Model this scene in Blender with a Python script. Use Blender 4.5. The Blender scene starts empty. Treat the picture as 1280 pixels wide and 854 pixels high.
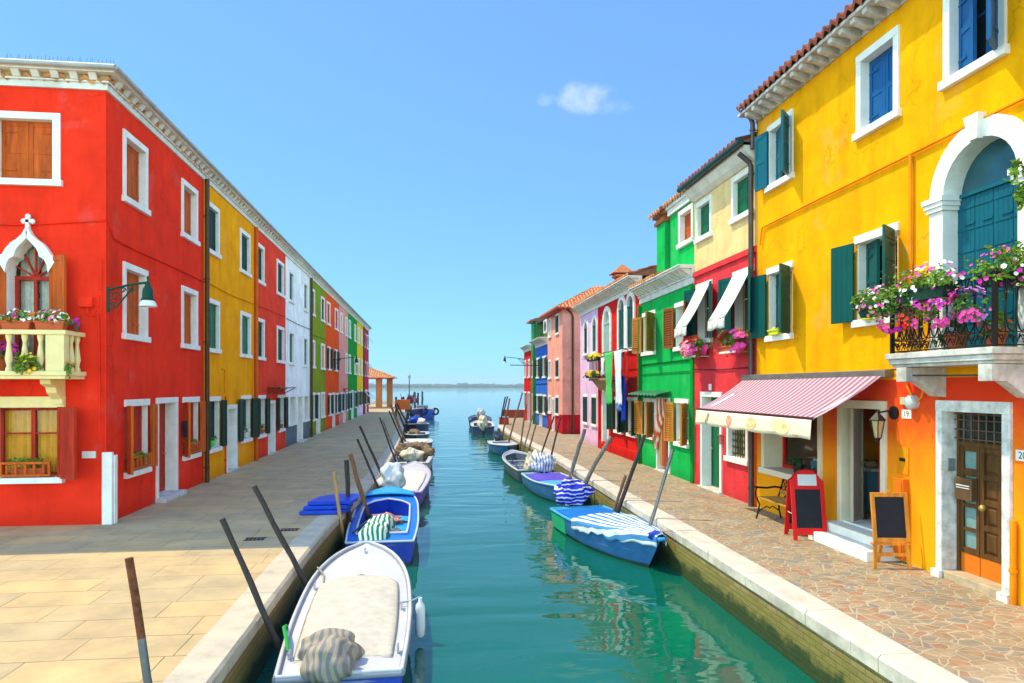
import bpy, bmesh, math, random
from mathutils import Vector, Matrix, noise
random.seed(7)
SC = bpy.context.scene
COL = SC.collection
R = math.radians

# ------------------------------------------------------------------ camera, sky, sun, exposure
cam_d = bpy.data.cameras.new('camera')
cam = bpy.data.objects.new('camera', cam_d); COL.objects.link(cam)
cam_d.sensor_width = 36.0; cam_d.lens = 24.0
cam_d.shift_y = 0.04375
cam_d.clip_start = 0.05; cam_d.clip_end = 6000
PSI = math.atan(103/853.)
cam.location = (0, 0, 2.6)
cam.rotation_euler = (R(90), 0, -PSI)
SC.camera = cam

SUNV = Vector((-0.50, 0.235, 1.0)).normalized()
EL = math.asin(SUNV.z); AZ = math.atan2(SUNV.x, SUNV.y)
world = bpy.data.worlds.new('World'); SC.world = world
world.use_nodes = True
wn = world.node_tree; wn.nodes.clear()
def N(t, kind, **kw):
    n = t.nodes.new(kind)
    for k, v in kw.items():
        setattr(n, k, v)
    return n
def setup_world():
    L = wn.links.new
    out = N(wn, 'ShaderNodeOutputWorld'); bg = N(wn, 'ShaderNodeBackground')
    sky = N(wn, 'ShaderNodeTexSky', sky_type='NISHITA')
    sky.sun_disc = False; sky.sun_elevation = EL; sky.sun_rotation = AZ
    sky.altitude = 0; sky.air_density = 1.0; sky.dust_density = 0.35; sky.ozone_density = 2.2
    bg.inputs['Strength'].default_value = 0.15
    # one small fair-weather cloud, fixed at a direction of the sky
    fw = Vector((math.sin(PSI), math.cos(PSI), 0)); rt = Vector((math.cos(PSI), -math.sin(PSI), 0))
    c = (fw*853 + rt*92 + Vector((0, 0, 1))*357).normalized()
    right = c.cross(Vector((0, 0, 1))).normalized(); up = right.cross(c).normalized()
    tc = N(wn, 'ShaderNodeTexCoord')
    def dot(v):
        d = N(wn, 'ShaderNodeVectorMath', operation='DOT_PRODUCT'); d.inputs[1].default_value = v
        L(tc.outputs['Generated'], d.inputs[0]); return d.outputs['Value']
    def ma(op, a, b=None):
        m = N(wn, 'ShaderNodeMath', operation=op)
        if op == 'MULTIPLY_ADD': m.inputs[2].default_value = 1.0
        for i, x in enumerate((a, b)):
            if x is None: continue
            if isinstance(x, (int, float)): m.inputs[i].default_value = x
            else: L(x, m.inputs[i])
        return m.outputs[0]
    dc, dr, du = dot(c), dot(right), dot(up)
    def lump(cx, cy, rx, ry):
        a = ma('DIVIDE', ma('SUBTRACT', dr, cx), rx); b = ma('DIVIDE', ma('SUBTRACT', du, cy), ry)
        return ma('SUBTRACT', 1.0, ma('ADD', ma('MULTIPLY', a, a), ma('MULTIPLY', b, b)))
    m = lump(0.000, 0.004, 0.046, 0.025)
    m = ma('MAXIMUM', m, ma('MULTIPLY', lump(0.034, -0.008, 0.036, 0.013), 0.75))
    m = ma('MAXIMUM', m, ma('MULTIPLY', lump(-0.052, 0.004, 0.018, 0.011), 0.75))
    m = ma('MAXIMUM', m, -0.5)
    nz = N(wn, 'ShaderNodeTexNoise'); nz.inputs['Scale'].default_value = 40; nz.inputs['Detail'].default_value = 7; nz.inputs['Roughness'].default_value = 0.62
    L(tc.outputs['Generated'], nz.inputs['Vector'])
    s = ma('ADD', ma('MULTIPLY', m, 0.75), ma('MULTIPLY', ma('SUBTRACT', nz.outputs['Fac'], 0.5), 1.7))
    mr = N(wn, 'ShaderNodeMapRange', interpolation_type='SMOOTHSTEP'); L(s, mr.inputs[0])
    mr.inputs[1].default_value = 0.0; mr.inputs[2].default_value = 1.0; mr.inputs[3].default_value = 0; mr.inputs[4].default_value = 0.8
    front = ma('GREATER_THAN', dc, 0.5)
    near = N(wn, 'ShaderNodeMapRange', interpolation_type='SMOOTHSTEP'); L(m, near.inputs[0])
    near.inputs[1].default_value = -0.35; near.inputs[2].default_value = 0.3
    fac = ma('MULTIPLY', ma('MULTIPLY', mr.outputs[0], front), near.outputs[0])
    # the clear-sky gradient is evened out and tinted; brightness added to unseen sky overhead and behind fills the shaded facades
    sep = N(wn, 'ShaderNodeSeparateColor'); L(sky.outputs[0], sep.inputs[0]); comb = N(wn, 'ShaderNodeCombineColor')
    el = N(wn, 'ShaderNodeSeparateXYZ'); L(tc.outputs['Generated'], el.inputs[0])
    overhead_fill = N(wn, 'ShaderNodeMapRange', interpolation_type='SMOOTHSTEP'); L(el.outputs['Z'], overhead_fill.inputs[0]); overhead_fill.inputs[1].default_value = 0.56; overhead_fill.inputs[2].default_value = 0.95
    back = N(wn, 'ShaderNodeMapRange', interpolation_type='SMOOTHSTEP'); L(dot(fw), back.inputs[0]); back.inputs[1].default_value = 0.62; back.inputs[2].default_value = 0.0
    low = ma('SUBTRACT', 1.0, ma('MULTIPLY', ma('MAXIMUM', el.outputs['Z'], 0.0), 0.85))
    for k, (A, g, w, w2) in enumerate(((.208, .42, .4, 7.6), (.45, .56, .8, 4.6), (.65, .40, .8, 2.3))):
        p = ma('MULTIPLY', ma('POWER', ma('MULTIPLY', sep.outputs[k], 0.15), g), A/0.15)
        gain = ma('MAXIMUM', ma('MULTIPLY_ADD', overhead_fill.outputs[0], w), ma('MULTIPLY_ADD', ma('MULTIPLY', back.outputs[0], low), w2))
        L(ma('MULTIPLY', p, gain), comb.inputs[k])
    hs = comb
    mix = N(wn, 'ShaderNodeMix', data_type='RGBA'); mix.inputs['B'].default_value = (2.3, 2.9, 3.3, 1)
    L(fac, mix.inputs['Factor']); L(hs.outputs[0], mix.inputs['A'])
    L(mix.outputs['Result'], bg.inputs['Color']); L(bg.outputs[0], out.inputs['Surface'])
setup_world()

sun_d = bpy.data.lights.new('sun', 'SUN'); sun = bpy.data.objects.new('sun', sun_d); COL.objects.link(sun)
sun_d.energy = 2.75; sun_d.angle = R(0.5); sun_d.color = (1.0, 0.81, 0.47)
sun.rotation_euler = SUNV.to_track_quat('Z', 'Y').to_euler(); sun.location = (-30, 20, 60)

vs = SC.view_settings
vs.view_transform = 'Standard'; vs.look = 'None'; vs.gamma = 1.0; vs.use_curve_mapping = False
vs.exposure = 0.97

# ------------------------------------------------------------------ materials
_M = {}
def nodes_of(name):
    m = bpy.data.materials.new(name); m.use_nodes = True
    t = m.node_tree; b = t.nodes['Principled BSDF']
    return m, t, b
def mat(name, col, rough=0.7, var=0.12, scale=3.0, bump=0.0, bscale=None, metal=0.0, spec=0.3, streak=0.0, stretch=None):
    """plain painted / stone / wood / cloth surface: base colour broken up by noise"""
    if name in _M: return _M[name]
    m, t, b = nodes_of(name); L = t.links.new
    tc = N(t, 'ShaderNodeTexCoord')
    src = tc.outputs['Object']
    if stretch:
        mp = N(t, 'ShaderNodeMapping'); mp.inputs['Scale'].default_value = stretch; L(src, mp.inputs['Vector']); src = mp.outputs[0]
    n1 = N(t, 'ShaderNodeTexNoise'); n1.inputs['Scale'].default_value = scale; n1.inputs['Detail'].default_value = 6; n1.inputs['Roughness'].default_value = 0.6
    L(src, n1.inputs['Vector'])
    cr = N(t, 'ShaderNodeValToRGB'); e = cr.color_ramp.elements
    e[0].position = 0.3; e[1].position = 0.72
    e[0].color = tuple(max(0, c*(1-var)) for c in col)+(1,); e[1].color = tuple(min(1, c*(1+var)) for c in col)+(1,)
    L(n1.outputs['Fac'], cr.inputs['Fac'])
    colout = cr.outputs['Color']
    if streak > 0:
        mp2 = N(t, 'ShaderNodeMapping'); mp2.inputs['Scale'].default_value = (2.6, 2.6, 0.35); L(tc.outputs['Object'], mp2.inputs['Vector'])
        n2 = N(t, 'ShaderNodeTexNoise'); n2.inputs['Scale'].default_value = 1.0; n2.inputs['Detail'].default_value = 8; n2.inputs['Roughness'].default_value = 0.7
        L(mp2.outputs[0], n2.inputs['Vector'])
        r2 = N(t, 'ShaderNodeMapRange'); L(n2.outputs['Fac'], r2.inputs[0]); r2.inputs[1].default_value = 0.42; r2.inputs[2].default_value = 0.75
        r2.inputs[3].default_value = 0; r2.inputs[4].default_value = streak
        mx = N(t, 'ShaderNodeMix', data_type='RGBA', blend_type='MULTIPLY'); L(r2.outputs[0], mx.inputs['Factor']); L(colout, mx.inputs['A'])
        mx.inputs['B'].default_value = (0.62, 0.55, 0.5, 1); colout = mx.outputs['Result']
    L(colout, b.inputs['Base Color'])
    b.inputs['Roughness'].default_value = rough; b.inputs['Metallic'].default_value = metal
    b.inputs['Specular IOR Level'].default_value = spec
    if bump > 0:
        n3 = N(t, 'ShaderNodeTexNoise'); n3.inputs['Scale'].default_value = bscale or scale*6; n3.inputs['Detail'].default_value = 5
        L(src, n3.inputs['Vector'])
        bp = N(t, 'ShaderNodeBump'); bp.inputs['Strength'].default_value = 1.0; bp.inputs['Distance'].default_value = bump
        L(n3.outputs['Fac'], bp.inputs['Height']); L(bp.outputs[0], b.inputs['Normal'])
    m['_c'] = list(col); _M[name] = m; return m
def plaster(name, col, var=0.20, streak=0.5):
    """old limewash: mottled, rain streaked, with paler repairs, fine cracks and a damp salt-stained foot"""
    key = 'plaster_'+name
    if key in _M: return _M[key]
    m, t, b = nodes_of(key); L = t.links.new; tc = N(t, 'ShaderNodeTexCoord'); P = tc.outputs['Object']
    def nz(scale, det, rough=.6, sc=None):
        src = P
        if sc: mp = N(t, 'ShaderNodeMapping'); mp.inputs['Scale'].default_value = sc; L(P, mp.inputs['Vector']); src = mp.outputs[0]
        n = N(t, 'ShaderNodeTexNoise'); n.inputs['Scale'].default_value = scale; n.inputs['Detail'].default_value = det; n.inputs['Roughness'].default_value = rough; L(src, n.inputs['Vector']); return n.outputs['Fac']
    def mr(v, a, b_, c=0.0, d=1.0):
        r = N(t, 'ShaderNodeMapRange', interpolation_type='SMOOTHSTEP'); L(v, r.inputs[0])
        for i, x in enumerate((a, b_, c, d)): r.inputs[i+1].default_value = x
        return r.outputs[0]
    def mix(f, A, B, bt='MIX'):
        q = N(t, 'ShaderNodeMix', data_type='RGBA', blend_type=bt)
        for k, x in (('Factor', f), ('A', A), ('B', B)):
            if isinstance(x, (tuple, float)): q.inputs[k].default_value = x
            else: L(x, q.inputs[k])
        return q.outputs['Result']
    cr = N(t, 'ShaderNodeValToRGB'); e = cr.color_ramp.elements; e[0].position, e[1].position = .3, .72
    e[0].color = tuple(c*(1-var) for c in col)+(1,); e[1].color = tuple(min(1, c*(1+var)) for c in col)+(1,); L(nz(1.1, 8, .65), cr.inputs['Fac']); c = cr.outputs['Color']
    pale = tuple(min(1, x*.86+.055) for x in col)+(1,)
    c = mix(mr(nz(.75, 6, .6), .57, .64, 0, .5), c, pale)                       # repainted patches
    c = mix(mr(nz(1.0, 8, .7, (2.6, 2.6, .33)), .45, .78, 0, streak), c, (.60, .52, .46, 1), 'MULTIPLY')   # rain streaks
    sx = N(t, 'ShaderNodeSeparateXYZ'); L(P, sx.inputs[0])
    h = N(t, 'ShaderNodeMath', operation='MULTIPLY_ADD'); L(nz(2.2, 7, .7), h.inputs[0]); h.inputs[1].default_value = -1.1; L(sx.outputs['Z'], h.inputs[2])
    c = mix(mr(h.outputs[0], -.15, -.62, 0, .55), c, (.58, .50, .45, 1), 'MULTIPLY')      # damp foot of the wall
    v = N(t, 'ShaderNodeTexVoronoi', feature='DISTANCE_TO_EDGE'); v.inputs['Scale'].default_value = .55
    wv = N(t, 'ShaderNodeTexNoise'); wv.inputs['Scale'].default_value = 2.5; wv.inputs['Detail'].default_value = 6; L(P, wv.inputs['Vector'])
    wm = N(t, 'ShaderNodeVectorMath', operation='MULTIPLY_ADD'); L(wv.outputs['Color'], wm.inputs[0]); wm.inputs[1].default_value = (.8, .8, .8); L(P, wm.inputs[2]); L(wm.outputs[0], v.inputs['Vector'])
    k = N(t, 'ShaderNodeMath', operation='MULTIPLY'); L(mr(v.outputs['Distance'], .0, .010, 1, 0), k.inputs[0]); L(mr(nz(.5, 2), .48, .6), k.inputs[1])
    c = mix(k.outputs[0], c, (.72, .66, .62, 1), 'MULTIPLY')
    L(c, b.inputs['Base Color']); b.inputs['Roughness'].default_value = .95; b.inputs['Specular IOR Level'].default_value = .05
    bp = N(t, 'ShaderNodeBump'); bp.inputs['Distance'].default_value = .006; ad = N(t, 'ShaderNodeMath', operation='MULTIPLY_ADD'); L(nz(4, 4), ad.inputs[0]); ad.inputs[1].default_value = 1.6; L(nz(30, 4), ad.inputs[2]); L(ad.outputs[0], bp.inputs['Height']); L(bp.outputs[0], b.inputs['Normal'])
    _M[key] = m; return m
def hull_mat(name, col):
    """boat paint with scuffs and a weedy band at the waterline (object z = 0)"""
    m, t, b = nodes_of('hull_'+name); L = t.links.new; tc = N(t, 'ShaderNodeTexCoord'); P = tc.outputs['Object']; sx = N(t, 'ShaderNodeSeparateXYZ'); L(P, sx.inputs[0])
    n = N(t, 'ShaderNodeTexNoise'); n.inputs['Scale'].default_value = 4; n.inputs['Detail'].default_value = 8; n.inputs['Roughness'].default_value = .7; L(P, n.inputs['Vector'])
    cr = N(t, 'ShaderNodeValToRGB'); e = cr.color_ramp.elements; e[0].position, e[1].position = .28, .75
    e[0].color = tuple(c*.72 for c in col)+(1,); e[1].color = tuple(min(1, c*1.15+.02) for c in col)+(1,); L(n.outputs['Fac'], cr.inputs['Fac'])
    h = N(t, 'ShaderNodeMath', operation='MULTIPLY_ADD'); L(n.outputs['Fac'], h.inputs[0]); h.inputs[1].default_value = -.22; L(sx.outputs['Z'], h.inputs[2])
    r = N(t, 'ShaderNodeMapRange', interpolation_type='SMOOTHSTEP'); L(h.outputs[0], r.inputs[0]); r.inputs[1].default_value = -.03; r.inputs[2].default_value = -.075; r.inputs[3].default_value = 0; r.inputs[4].default_value = .9
    mx = N(t, 'ShaderNodeMix', data_type='RGBA'); L(r.outputs[0], mx.inputs['Factor']); L(cr.outputs['Color'], mx.inputs['A']); mx.inputs['B'].default_value = (.03, .05, .02, 1)
    s2 = N(t, 'ShaderNodeMapping'); s2.inputs['Scale'].default_value = (1.2, .7, 16); L(P, s2.inputs['Vector']); n2 = N(t, 'ShaderNodeTexNoise'); n2.inputs['Scale'].default_value = 2.2; n2.inputs['Detail'].default_value = 6; L(s2.outputs[0], n2.inputs['Vector'])
    r2 = N(t, 'ShaderNodeMapRange'); L(n2.outputs['Fac'], r2.inputs[0]); r2.inputs[1].default_value = .64; r2.inputs[2].default_value = .70; r2.inputs[4].default_value = .45
    m2 = N(t, 'ShaderNodeMix', data_type='RGBA'); L(r2.outputs[0], m2.inputs['Factor']); L(mx.outputs['Result'], m2.inputs['A']); m2.inputs['B'].default_value = (.45, .47, .48, 1)
    L(m2.outputs['Result'], b.inputs['Base Color']); b.inputs['Roughness'].default_value = .42
    return m
def wood(name, col, rough=0.55):
    return mat('wood_'+name, col, rough, 0.38, 2.0, 0.003, 20, stretch=(6, 6, 0.8), spec=.12)
def paint(name, col, rough=0.4, var=0.10):
    return mat('paint_'+name, col, rough, var, 2.5, 0.0012, 30, spec=0.16)
def cloth(name, col, var=0.12):
    return mat('cloth_'+name, col, 0.95, var, 8, 0.002, 60, spec=0.1)
def metal(name, col, rough=0.45):
    return mat('metal_'+name, col, rough, 0.2, 6, 0.0006, 50, metal=0.6)

STONE = mat('white_stone', (0.80, 0.79, 0.75), 0.8, 0.10, 4, 0.002, 30, streak=0.25)
STONEW = mat('weathered_stone', (0.55, 0.54, 0.52), 0.85, 0.35, 5, 0.004, 25, streak=0.7)
CREAMST = mat('cream_stone', (0.82, 0.68, 0.32), 0.8, 0.10, 4, 0.002, 30, streak=0.2)
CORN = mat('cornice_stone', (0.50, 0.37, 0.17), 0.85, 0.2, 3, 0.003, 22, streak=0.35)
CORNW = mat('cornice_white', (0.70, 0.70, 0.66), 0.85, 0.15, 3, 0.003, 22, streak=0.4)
GLASS = mat('window_glass', (0.012, 0.022, 0.018), 0.08, 0.3, 1.0, spec=0.8)
DARK = mat('dark_void', (0.01, 0.01, 0.01), 0.9)
IRON = metal('black_iron', (0.02, 0.022, 0.025), 0.5)
BRONZE = metal('brown_pipe', (0.09, 0.045, 0.025), 0.5)
LEAD = metal('grey_pipe', (0.10, 0.08, 0.08), 0.5)
W_BROWN = wood('brown', (0.50, 0.085, 0.008))
W_RED = wood('redbrown', (0.42, 0.028, 0.012))
W_ORANGE = wood('orange', (0.55, 0.10, 0.010))
W_GREEN = paint('dark_green', (0.004, 0.036, 0.02), .55)
W_GREEN2 = paint('bottle_green', (0.003, 0.12, 0.04))
W_TEAL = paint('teal', (0.002, 0.075, 0.068))
W_BLUE = paint('blue', (0.006, 0.085, 0.26))
W_TEALB = paint('teal_blue', (0.004, 0.10, 0.15))
W_BLIND = wood('ochre_blind', (0.50, 0.20, 0.03))
W_BEIGE = wood('beige', (0.45, 0.34, 0.2))
TERRA = mat('terracotta', (0.42, 0.13, 0.045), 0.85, 0.4, 9, 0.004, 30)
TERRAD = mat('roof_tile_dark', (.26,.07,.04), 0.9, 0.5, 5.5, 0.004, 30)
TERRAL = mat('roof_tile', (0.52, 0.22, 0.09), 0.9, 0.55, 5.5, 0.004, 30)
CURTAIN = cloth('lace', (0.62, 0.58, 0.48), 0.25)
CURTY = cloth('yellow_curtain', (0.80, 0.42, 0.03))

def slab_mat():
    """large worn paving slabs"""
    m, t, b = nodes_of('stone_slabs'); L = t.links.new
    tc = N(t, 'ShaderNodeTexCoord')
    wob = N(t, 'ShaderNodeTexNoise'); wob.inputs['Scale'].default_value = 0.7; L(tc.outputs['Object'], wob.inputs['Vector'])
    add = N(t, 'ShaderNodeVectorMath', operation='MULTIPLY_ADD'); L(wob.outputs['Color'], add.inputs[0]); add.inputs[1].default_value = (0.06, 0.06, 0); L(tc.outputs['Object'], add.inputs[2])
    br = N(t, 'ShaderNodeTexBrick'); br.offset = 0.43; br.squash = 0.8; br.squash_frequency = 3
    br.inputs['Scale'].default_value = 1.0; br.inputs['Brick Width'].default_value = 1.25; br.inputs['Row Height'].default_value = 0.58
    br.inputs['Mortar Size'].default_value = 0.007; br.inputs['Mortar Smooth'].default_value = 0.3; br.inputs['Bias'].default_value = 0.0
    br.inputs['Color1'].default_value = (0.52, 0.375, 0.185, 1); br.inputs['Color2'].default_value = (0.42, 0.335, 0.20, 1); br.inputs['Mortar'].default_value = (0.46, 0.35, 0.19, 1)
    L(add.outputs[0], br.inputs['Vector'])
    n = N(t, 'ShaderNodeTexNoise'); n.inputs['Scale'].default_value = 1.3; n.inputs['Detail'].default_value = 9; n.inputs['Roughness'].default_value = 0.68; L(tc.outputs['Object'], n.inputs['Vector'])
    cr = N(t, 'ShaderNodeValToRGB'); cr.color_ramp.elements[0].color = (0.66, 0.68, 0.72, 1); cr.color_ramp.elements[1].color = (1.16, 1.12, 1.05, 1)
    cr.color_ramp.elements[0].position = 0.3; cr.color_ramp.elements[1].position = 0.7; L(n.outputs['Fac'], cr.inputs['Fac'])
    mx = N(t, 'ShaderNodeMix', data_type='RGBA', blend_type='MULTIPLY'); mx.inputs['Factor'].default_value = 0.85
    L(br.outputs['Color'], mx.inputs['A']); L(cr.outputs['Color'], mx.inputs['B'])
    ns = N(t, 'ShaderNodeTexNoise'); ns.inputs['Scale'].default_value = 5; ns.inputs['Detail'].default_value = 9; ns.inputs['Roughness'].default_value = .75; L(tc.outputs['Object'], ns.inputs['Vector'])
    sr = N(t, 'ShaderNodeMapRange'); L(ns.outputs['Fac'], sr.inputs[0]); sr.inputs[1].default_value = .60; sr.inputs[2].default_value = .72; sr.inputs[4].default_value = .45
    st = N(t, 'ShaderNodeMix', data_type='RGBA', blend_type='MULTIPLY'); L(sr.outputs[0], st.inputs['Factor']); L(mx.outputs['Result'], st.inputs['A']); st.inputs['B'].default_value = (.55, .52, .48, 1); mx = st
    nj = N(t, 'ShaderNodeTexNoise'); nj.inputs['Scale'].default_value = 0.9; nj.inputs['Detail'].default_value = 4; L(tc.outputs['Object'], nj.inputs['Vector'])
    jr = N(t, 'ShaderNodeMapRange'); L(nj.outputs['Fac'], jr.inputs[0]); jr.inputs[1].default_value = 0.46; jr.inputs[2].default_value = 0.60; jr.inputs[3].default_value = 0.42; jr.inputs[4].default_value = 0.85
    jm = N(t, 'ShaderNodeMath', operation='MULTIPLY'); L(br.outputs['Fac'], jm.inputs[0]); L(jr.outputs[0], jm.inputs[1])
    mj = N(t, 'ShaderNodeMix', data_type='RGBA'); L(jm.outputs[0], mj.inputs['Factor']); L(mx.outputs['Result'], mj.inputs['A']); mj.inputs['B'].default_value = (0.13, 0.10, 0.07, 1)
    L(mj.outputs['Result'], b.inputs['Base Color']); b.inputs['Roughness'].default_value = 0.8; b.inputs['Specular IOR Level'].default_value = 0.25
    bp = N(t, 'ShaderNodeBump'); bp.inputs['Distance'].default_value = 0.004
    ad = N(t, 'ShaderNodeMath', operation='MULTIPLY_ADD'); L(br.outputs['Fac'], ad.inputs[0]); ad.inputs[1].default_value = -1.0; L(n.outputs['Fac'], ad.inputs[2])
    L(ad.outputs[0], bp.inputs['Height']); L(bp.outputs[0], b.inputs['Normal'])
    return m
def crazy_mat():
    """irregular porphyry crazy paving with pale joints"""
    m, t, b = nodes_of('crazy_paving'); L = t.links.new
    tc = N(t, 'ShaderNodeTexCoord')
    wob = N(t, 'ShaderNodeTexNoise'); wob.inputs['Scale'].default_value = 2.2; L(tc.outputs['Object'], wob.inputs['Vector'])
    add = N(t, 'ShaderNodeVectorMath', operation='MULTIPLY_ADD'); L(wob.outputs['Color'], add.inputs[0]); add.inputs[1].default_value = (0.16, 0.16, 0); L(tc.outputs['Object'], add.inputs[2])
    mp = N(t, 'ShaderNodeMapping'); mp.inputs['Scale'].default_value = (2.4, 2.9, 0); mp.inputs['Rotation'].default_value = (0, 0, 0.4); L(add.outputs[0], mp.inputs['Vector'])
    v = N(t, 'ShaderNodeTexVoronoi', feature='F1'); v.inputs['Scale'].default_value = 2.5; L(mp.outputs[0], v.inputs['Vector'])
    ve = N(t, 'ShaderNodeTexVoronoi', feature='DISTANCE_TO_EDGE'); ve.inputs['Scale'].default_value = 2.5; L(mp.outputs[0], ve.inputs['Vector'])
    sp = N(t, 'ShaderNodeSeparateColor'); L(v.outputs['Color'], sp.inputs[0])
    cr = N(t, 'ShaderNodeValToRGB'); cr.color_ramp.interpolation = 'CONSTANT'
    cols = [(0.0, (.31, .235, .155)), (.18, (.33, .225, .14)), (.34, (.265, .23, .175)), (.50, (.345, .27, .175)), (.70, (.33, .195, .12)), (.80, (.235, .225, .20)), (.90, (.31, .25, .17))]
    e = cr.color_ramp.elements
    e[0].position, e[0].color = 0.0, cols[0][1]+(1,); e[1].position, e[1].color = cols[1][0], cols[1][1]+(1,)
    for p, c in cols[2:]:
        x = e.new(p); x.color = c+(1,)
    L(sp.outputs[0], cr.inputs['Fac'])
    n = N(t, 'ShaderNodeTexNoise'); n.inputs['Scale'].default_value = 7; n.inputs['Detail'].default_value = 8; n.inputs['Roughness'].default_value = 0.7; L(tc.outputs['Object'], n.inputs['Vector'])
    cn = N(t, 'ShaderNodeValToRGB'); cn.color_ramp.elements[0].color = (0.65, 0.65, 0.66, 1); cn.color_ramp.elements[1].color = (1.25, 1.2, 1.15, 1); cn.color_ramp.elements[0].position = .3; cn.color_ramp.elements[1].position = .7
    L(n.outputs['Fac'], cn.inputs['Fac'])
    mx = N(t, 'ShaderNodeMix', data_type='RGBA', blend_type='MULTIPLY'); mx.inputs['Factor'].default_value = 0.8; L(cr.outputs['Color'], mx.inputs['A']); L(cn.outputs['Color'], mx.inputs['B'])
    mr = N(t, 'ShaderNodeMapRange', interpolation_type='SMOOTHSTEP'); L(ve.outputs['Distance'], mr.inputs[0]); mr.inputs[1].default_value = 0.015; mr.inputs[2].default_value = 0.07
    mm = N(t, 'ShaderNodeMix', data_type='RGBA'); L(mr.outputs[0], mm.inputs['Factor']); mm.inputs['A'].default_value = (0.42, 0.36, 0.25, 1); L(mx.outputs['Result'], mm.inputs['B'])
    ng = N(t, 'ShaderNodeTexNoise'); ng.inputs['Scale'].default_value = .9; ng.inputs['Detail'].default_value = 7; ng.inputs['Roughness'].default_value = .65; L(tc.outputs['Object'], ng.inputs['Vector'])
    gr = N(t, 'ShaderNodeMapRange'); L(ng.outputs['Fac'], gr.inputs[0]); gr.inputs[1].default_value = .42; gr.inputs[2].default_value = .68; gr.inputs[4].default_value = .6
    mg = N(t, 'ShaderNodeMix', data_type='RGBA', blend_type='MULTIPLY'); L(gr.outputs[0], mg.inputs['Factor']); L(mm.outputs['Result'], mg.inputs['A']); mg.inputs['B'].default_value = (.66, .64, .60, 1)
    L(mg.outputs['Result'], b.inputs['Base Color']); b.inputs['Roughness'].default_value = 0.78; b.inputs['Specular IOR Level'].default_value = 0.25
    ad = N(t, 'ShaderNodeMath', operation='MULTIPLY_ADD'); L(n.outputs['Fac'], ad.inputs[0]); ad.inputs[1].default_value = 0.5; L(mr.outputs[0], ad.inputs[2])
    bp = N(t, 'ShaderNodeBump'); bp.inputs['Distance'].default_value = 0.005; L(ad.outputs[0], bp.inputs['Height']); L(bp.outputs[0], b.inputs['Normal'])
    return m
def quaywall_mat(name, c1, c2, algae):
    """old brick canal wall; weed and slime grow on it up to the tide mark"""
    m, t, b = nodes_of(name); L = t.links.new
    tc = N(t, 'ShaderNodeTexCoord')
    mp = N(t, 'ShaderNodeMapping'); mp.inputs['Rotation'].default_value = (R(90), 0, R(90)); L(tc.outputs['Object'], mp.inputs['Vector'])
    sx = N(t, 'ShaderNodeSeparateXYZ'); L(tc.outputs['Object'], sx.inputs[0])
    cx = N(t, 'ShaderNodeCombineXYZ'); L(sx.outputs['Y'], cx.inputs['X']); L(sx.outputs['Z'], cx.inputs['Y'])
    br = N(t, 'ShaderNodeTexBrick'); br.inputs['Scale'].default_value = 1.0; br.inputs['Brick Width'].default_value = 0.26; br.inputs['Row Height'].default_value = 0.075
    br.inputs['Mortar Size'].default_value = 0.009; br.inputs['Mortar Smooth'].default_value = 0.5
    br.inputs['Color1'].default_value = c1+(1,); br.inputs['Color2'].default_value = c2+(1,); br.inputs['Mortar'].default_value = (0.28, 0.22, 0.13, 1)
    L(cx.outputs[0], br.inputs['Vector'])
    n = N(t, 'ShaderNodeTexNoise'); n.inputs['Scale'].default_value = 3.2; n.inputs['Detail'].default_value = 9; n.inputs['Roughness'].default_value = 0.7; L(tc.outputs['Object'], n.inputs['Vector'])
    cn = N(t, 'ShaderNodeValToRGB'); cn.color_ramp.elements[0].color = (0.45, 0.45, 0.4, 1); cn.color_ramp.elements[1].color = (1.3, 1.25, 1.1, 1); cn.color_ramp.elements[0].position = .3; cn.color_ramp.elements[1].position = .7
    L(n.outputs['Fac'], cn.inputs['Fac'])
    mx = N(t, 'ShaderNodeMix', data_type='RGBA', blend_type='MULTIPLY'); mx.inputs['Factor'].default_value = 0.9; L(br.outputs['Color'], mx.inputs['A']); L(cn.outputs['Color'], mx.inputs['B'])
    h = N(t, 'ShaderNodeMath', operation='MULTIPLY_ADD'); L(n.outputs['Fac'], h.inputs[0]); h.inputs[1].default_value = -0.55; L(sx.outputs['Z'], h.inputs[2])
    mr = N(t, 'ShaderNodeMapRange', interpolation_type='SMOOTHSTEP'); L(h.outputs[0], mr.inputs[0]); mr.inputs[1].default_value = -0.86; mr.inputs[2].default_value = -0.70
    mr.inputs[3].default_value = 1; mr.inputs[4].default_value = 0
    mm = N(t, 'ShaderNodeMix', data_type='RGBA'); L(mr.outputs[0], mm.inputs['Factor']); L(mx.outputs['Result'], mm.inputs['A']); mm.inputs['B'].default_value = algae+(1,)
    h2 = N(t, 'ShaderNodeMath', operation='MULTIPLY_ADD'); L(n.outputs['Fac'], h2.inputs[0]); h2.inputs[1].default_value = -0.7; L(sx.outputs['Z'], h2.inputs[2])
    mr2 = N(t, 'ShaderNodeMapRange', interpolation_type='SMOOTHSTEP'); L(h2.outputs[0], mr2.inputs[0]); mr2.inputs[1].default_value = -0.72; mr2.inputs[2].default_value = -0.46; mr2.inputs[3].default_value = 0.8; mr2.inputs[4].default_value = 0
    sl = N(t, 'ShaderNodeMix', data_type='RGBA'); L(mr2.outputs[0], sl.inputs['Factor']); L(mx.outputs['Result'], sl.inputs['A']); sl.inputs['B'].default_value = (0.17, 0.16, 0.02, 1); L(sl.outputs['Result'], mm.inputs['A'])
    L(mm.outputs['Result'], b.inputs['Base Color']); b.inputs['Roughness'].default_value = 0.75
    ad = N(t, 'ShaderNodeMath', operation='MULTIPLY_ADD'); L(br.outputs['Fac'], ad.inputs[0]); ad.inputs[1].default_value = -0.6; L(n.outputs['Fac'], ad.inputs[2])
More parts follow.
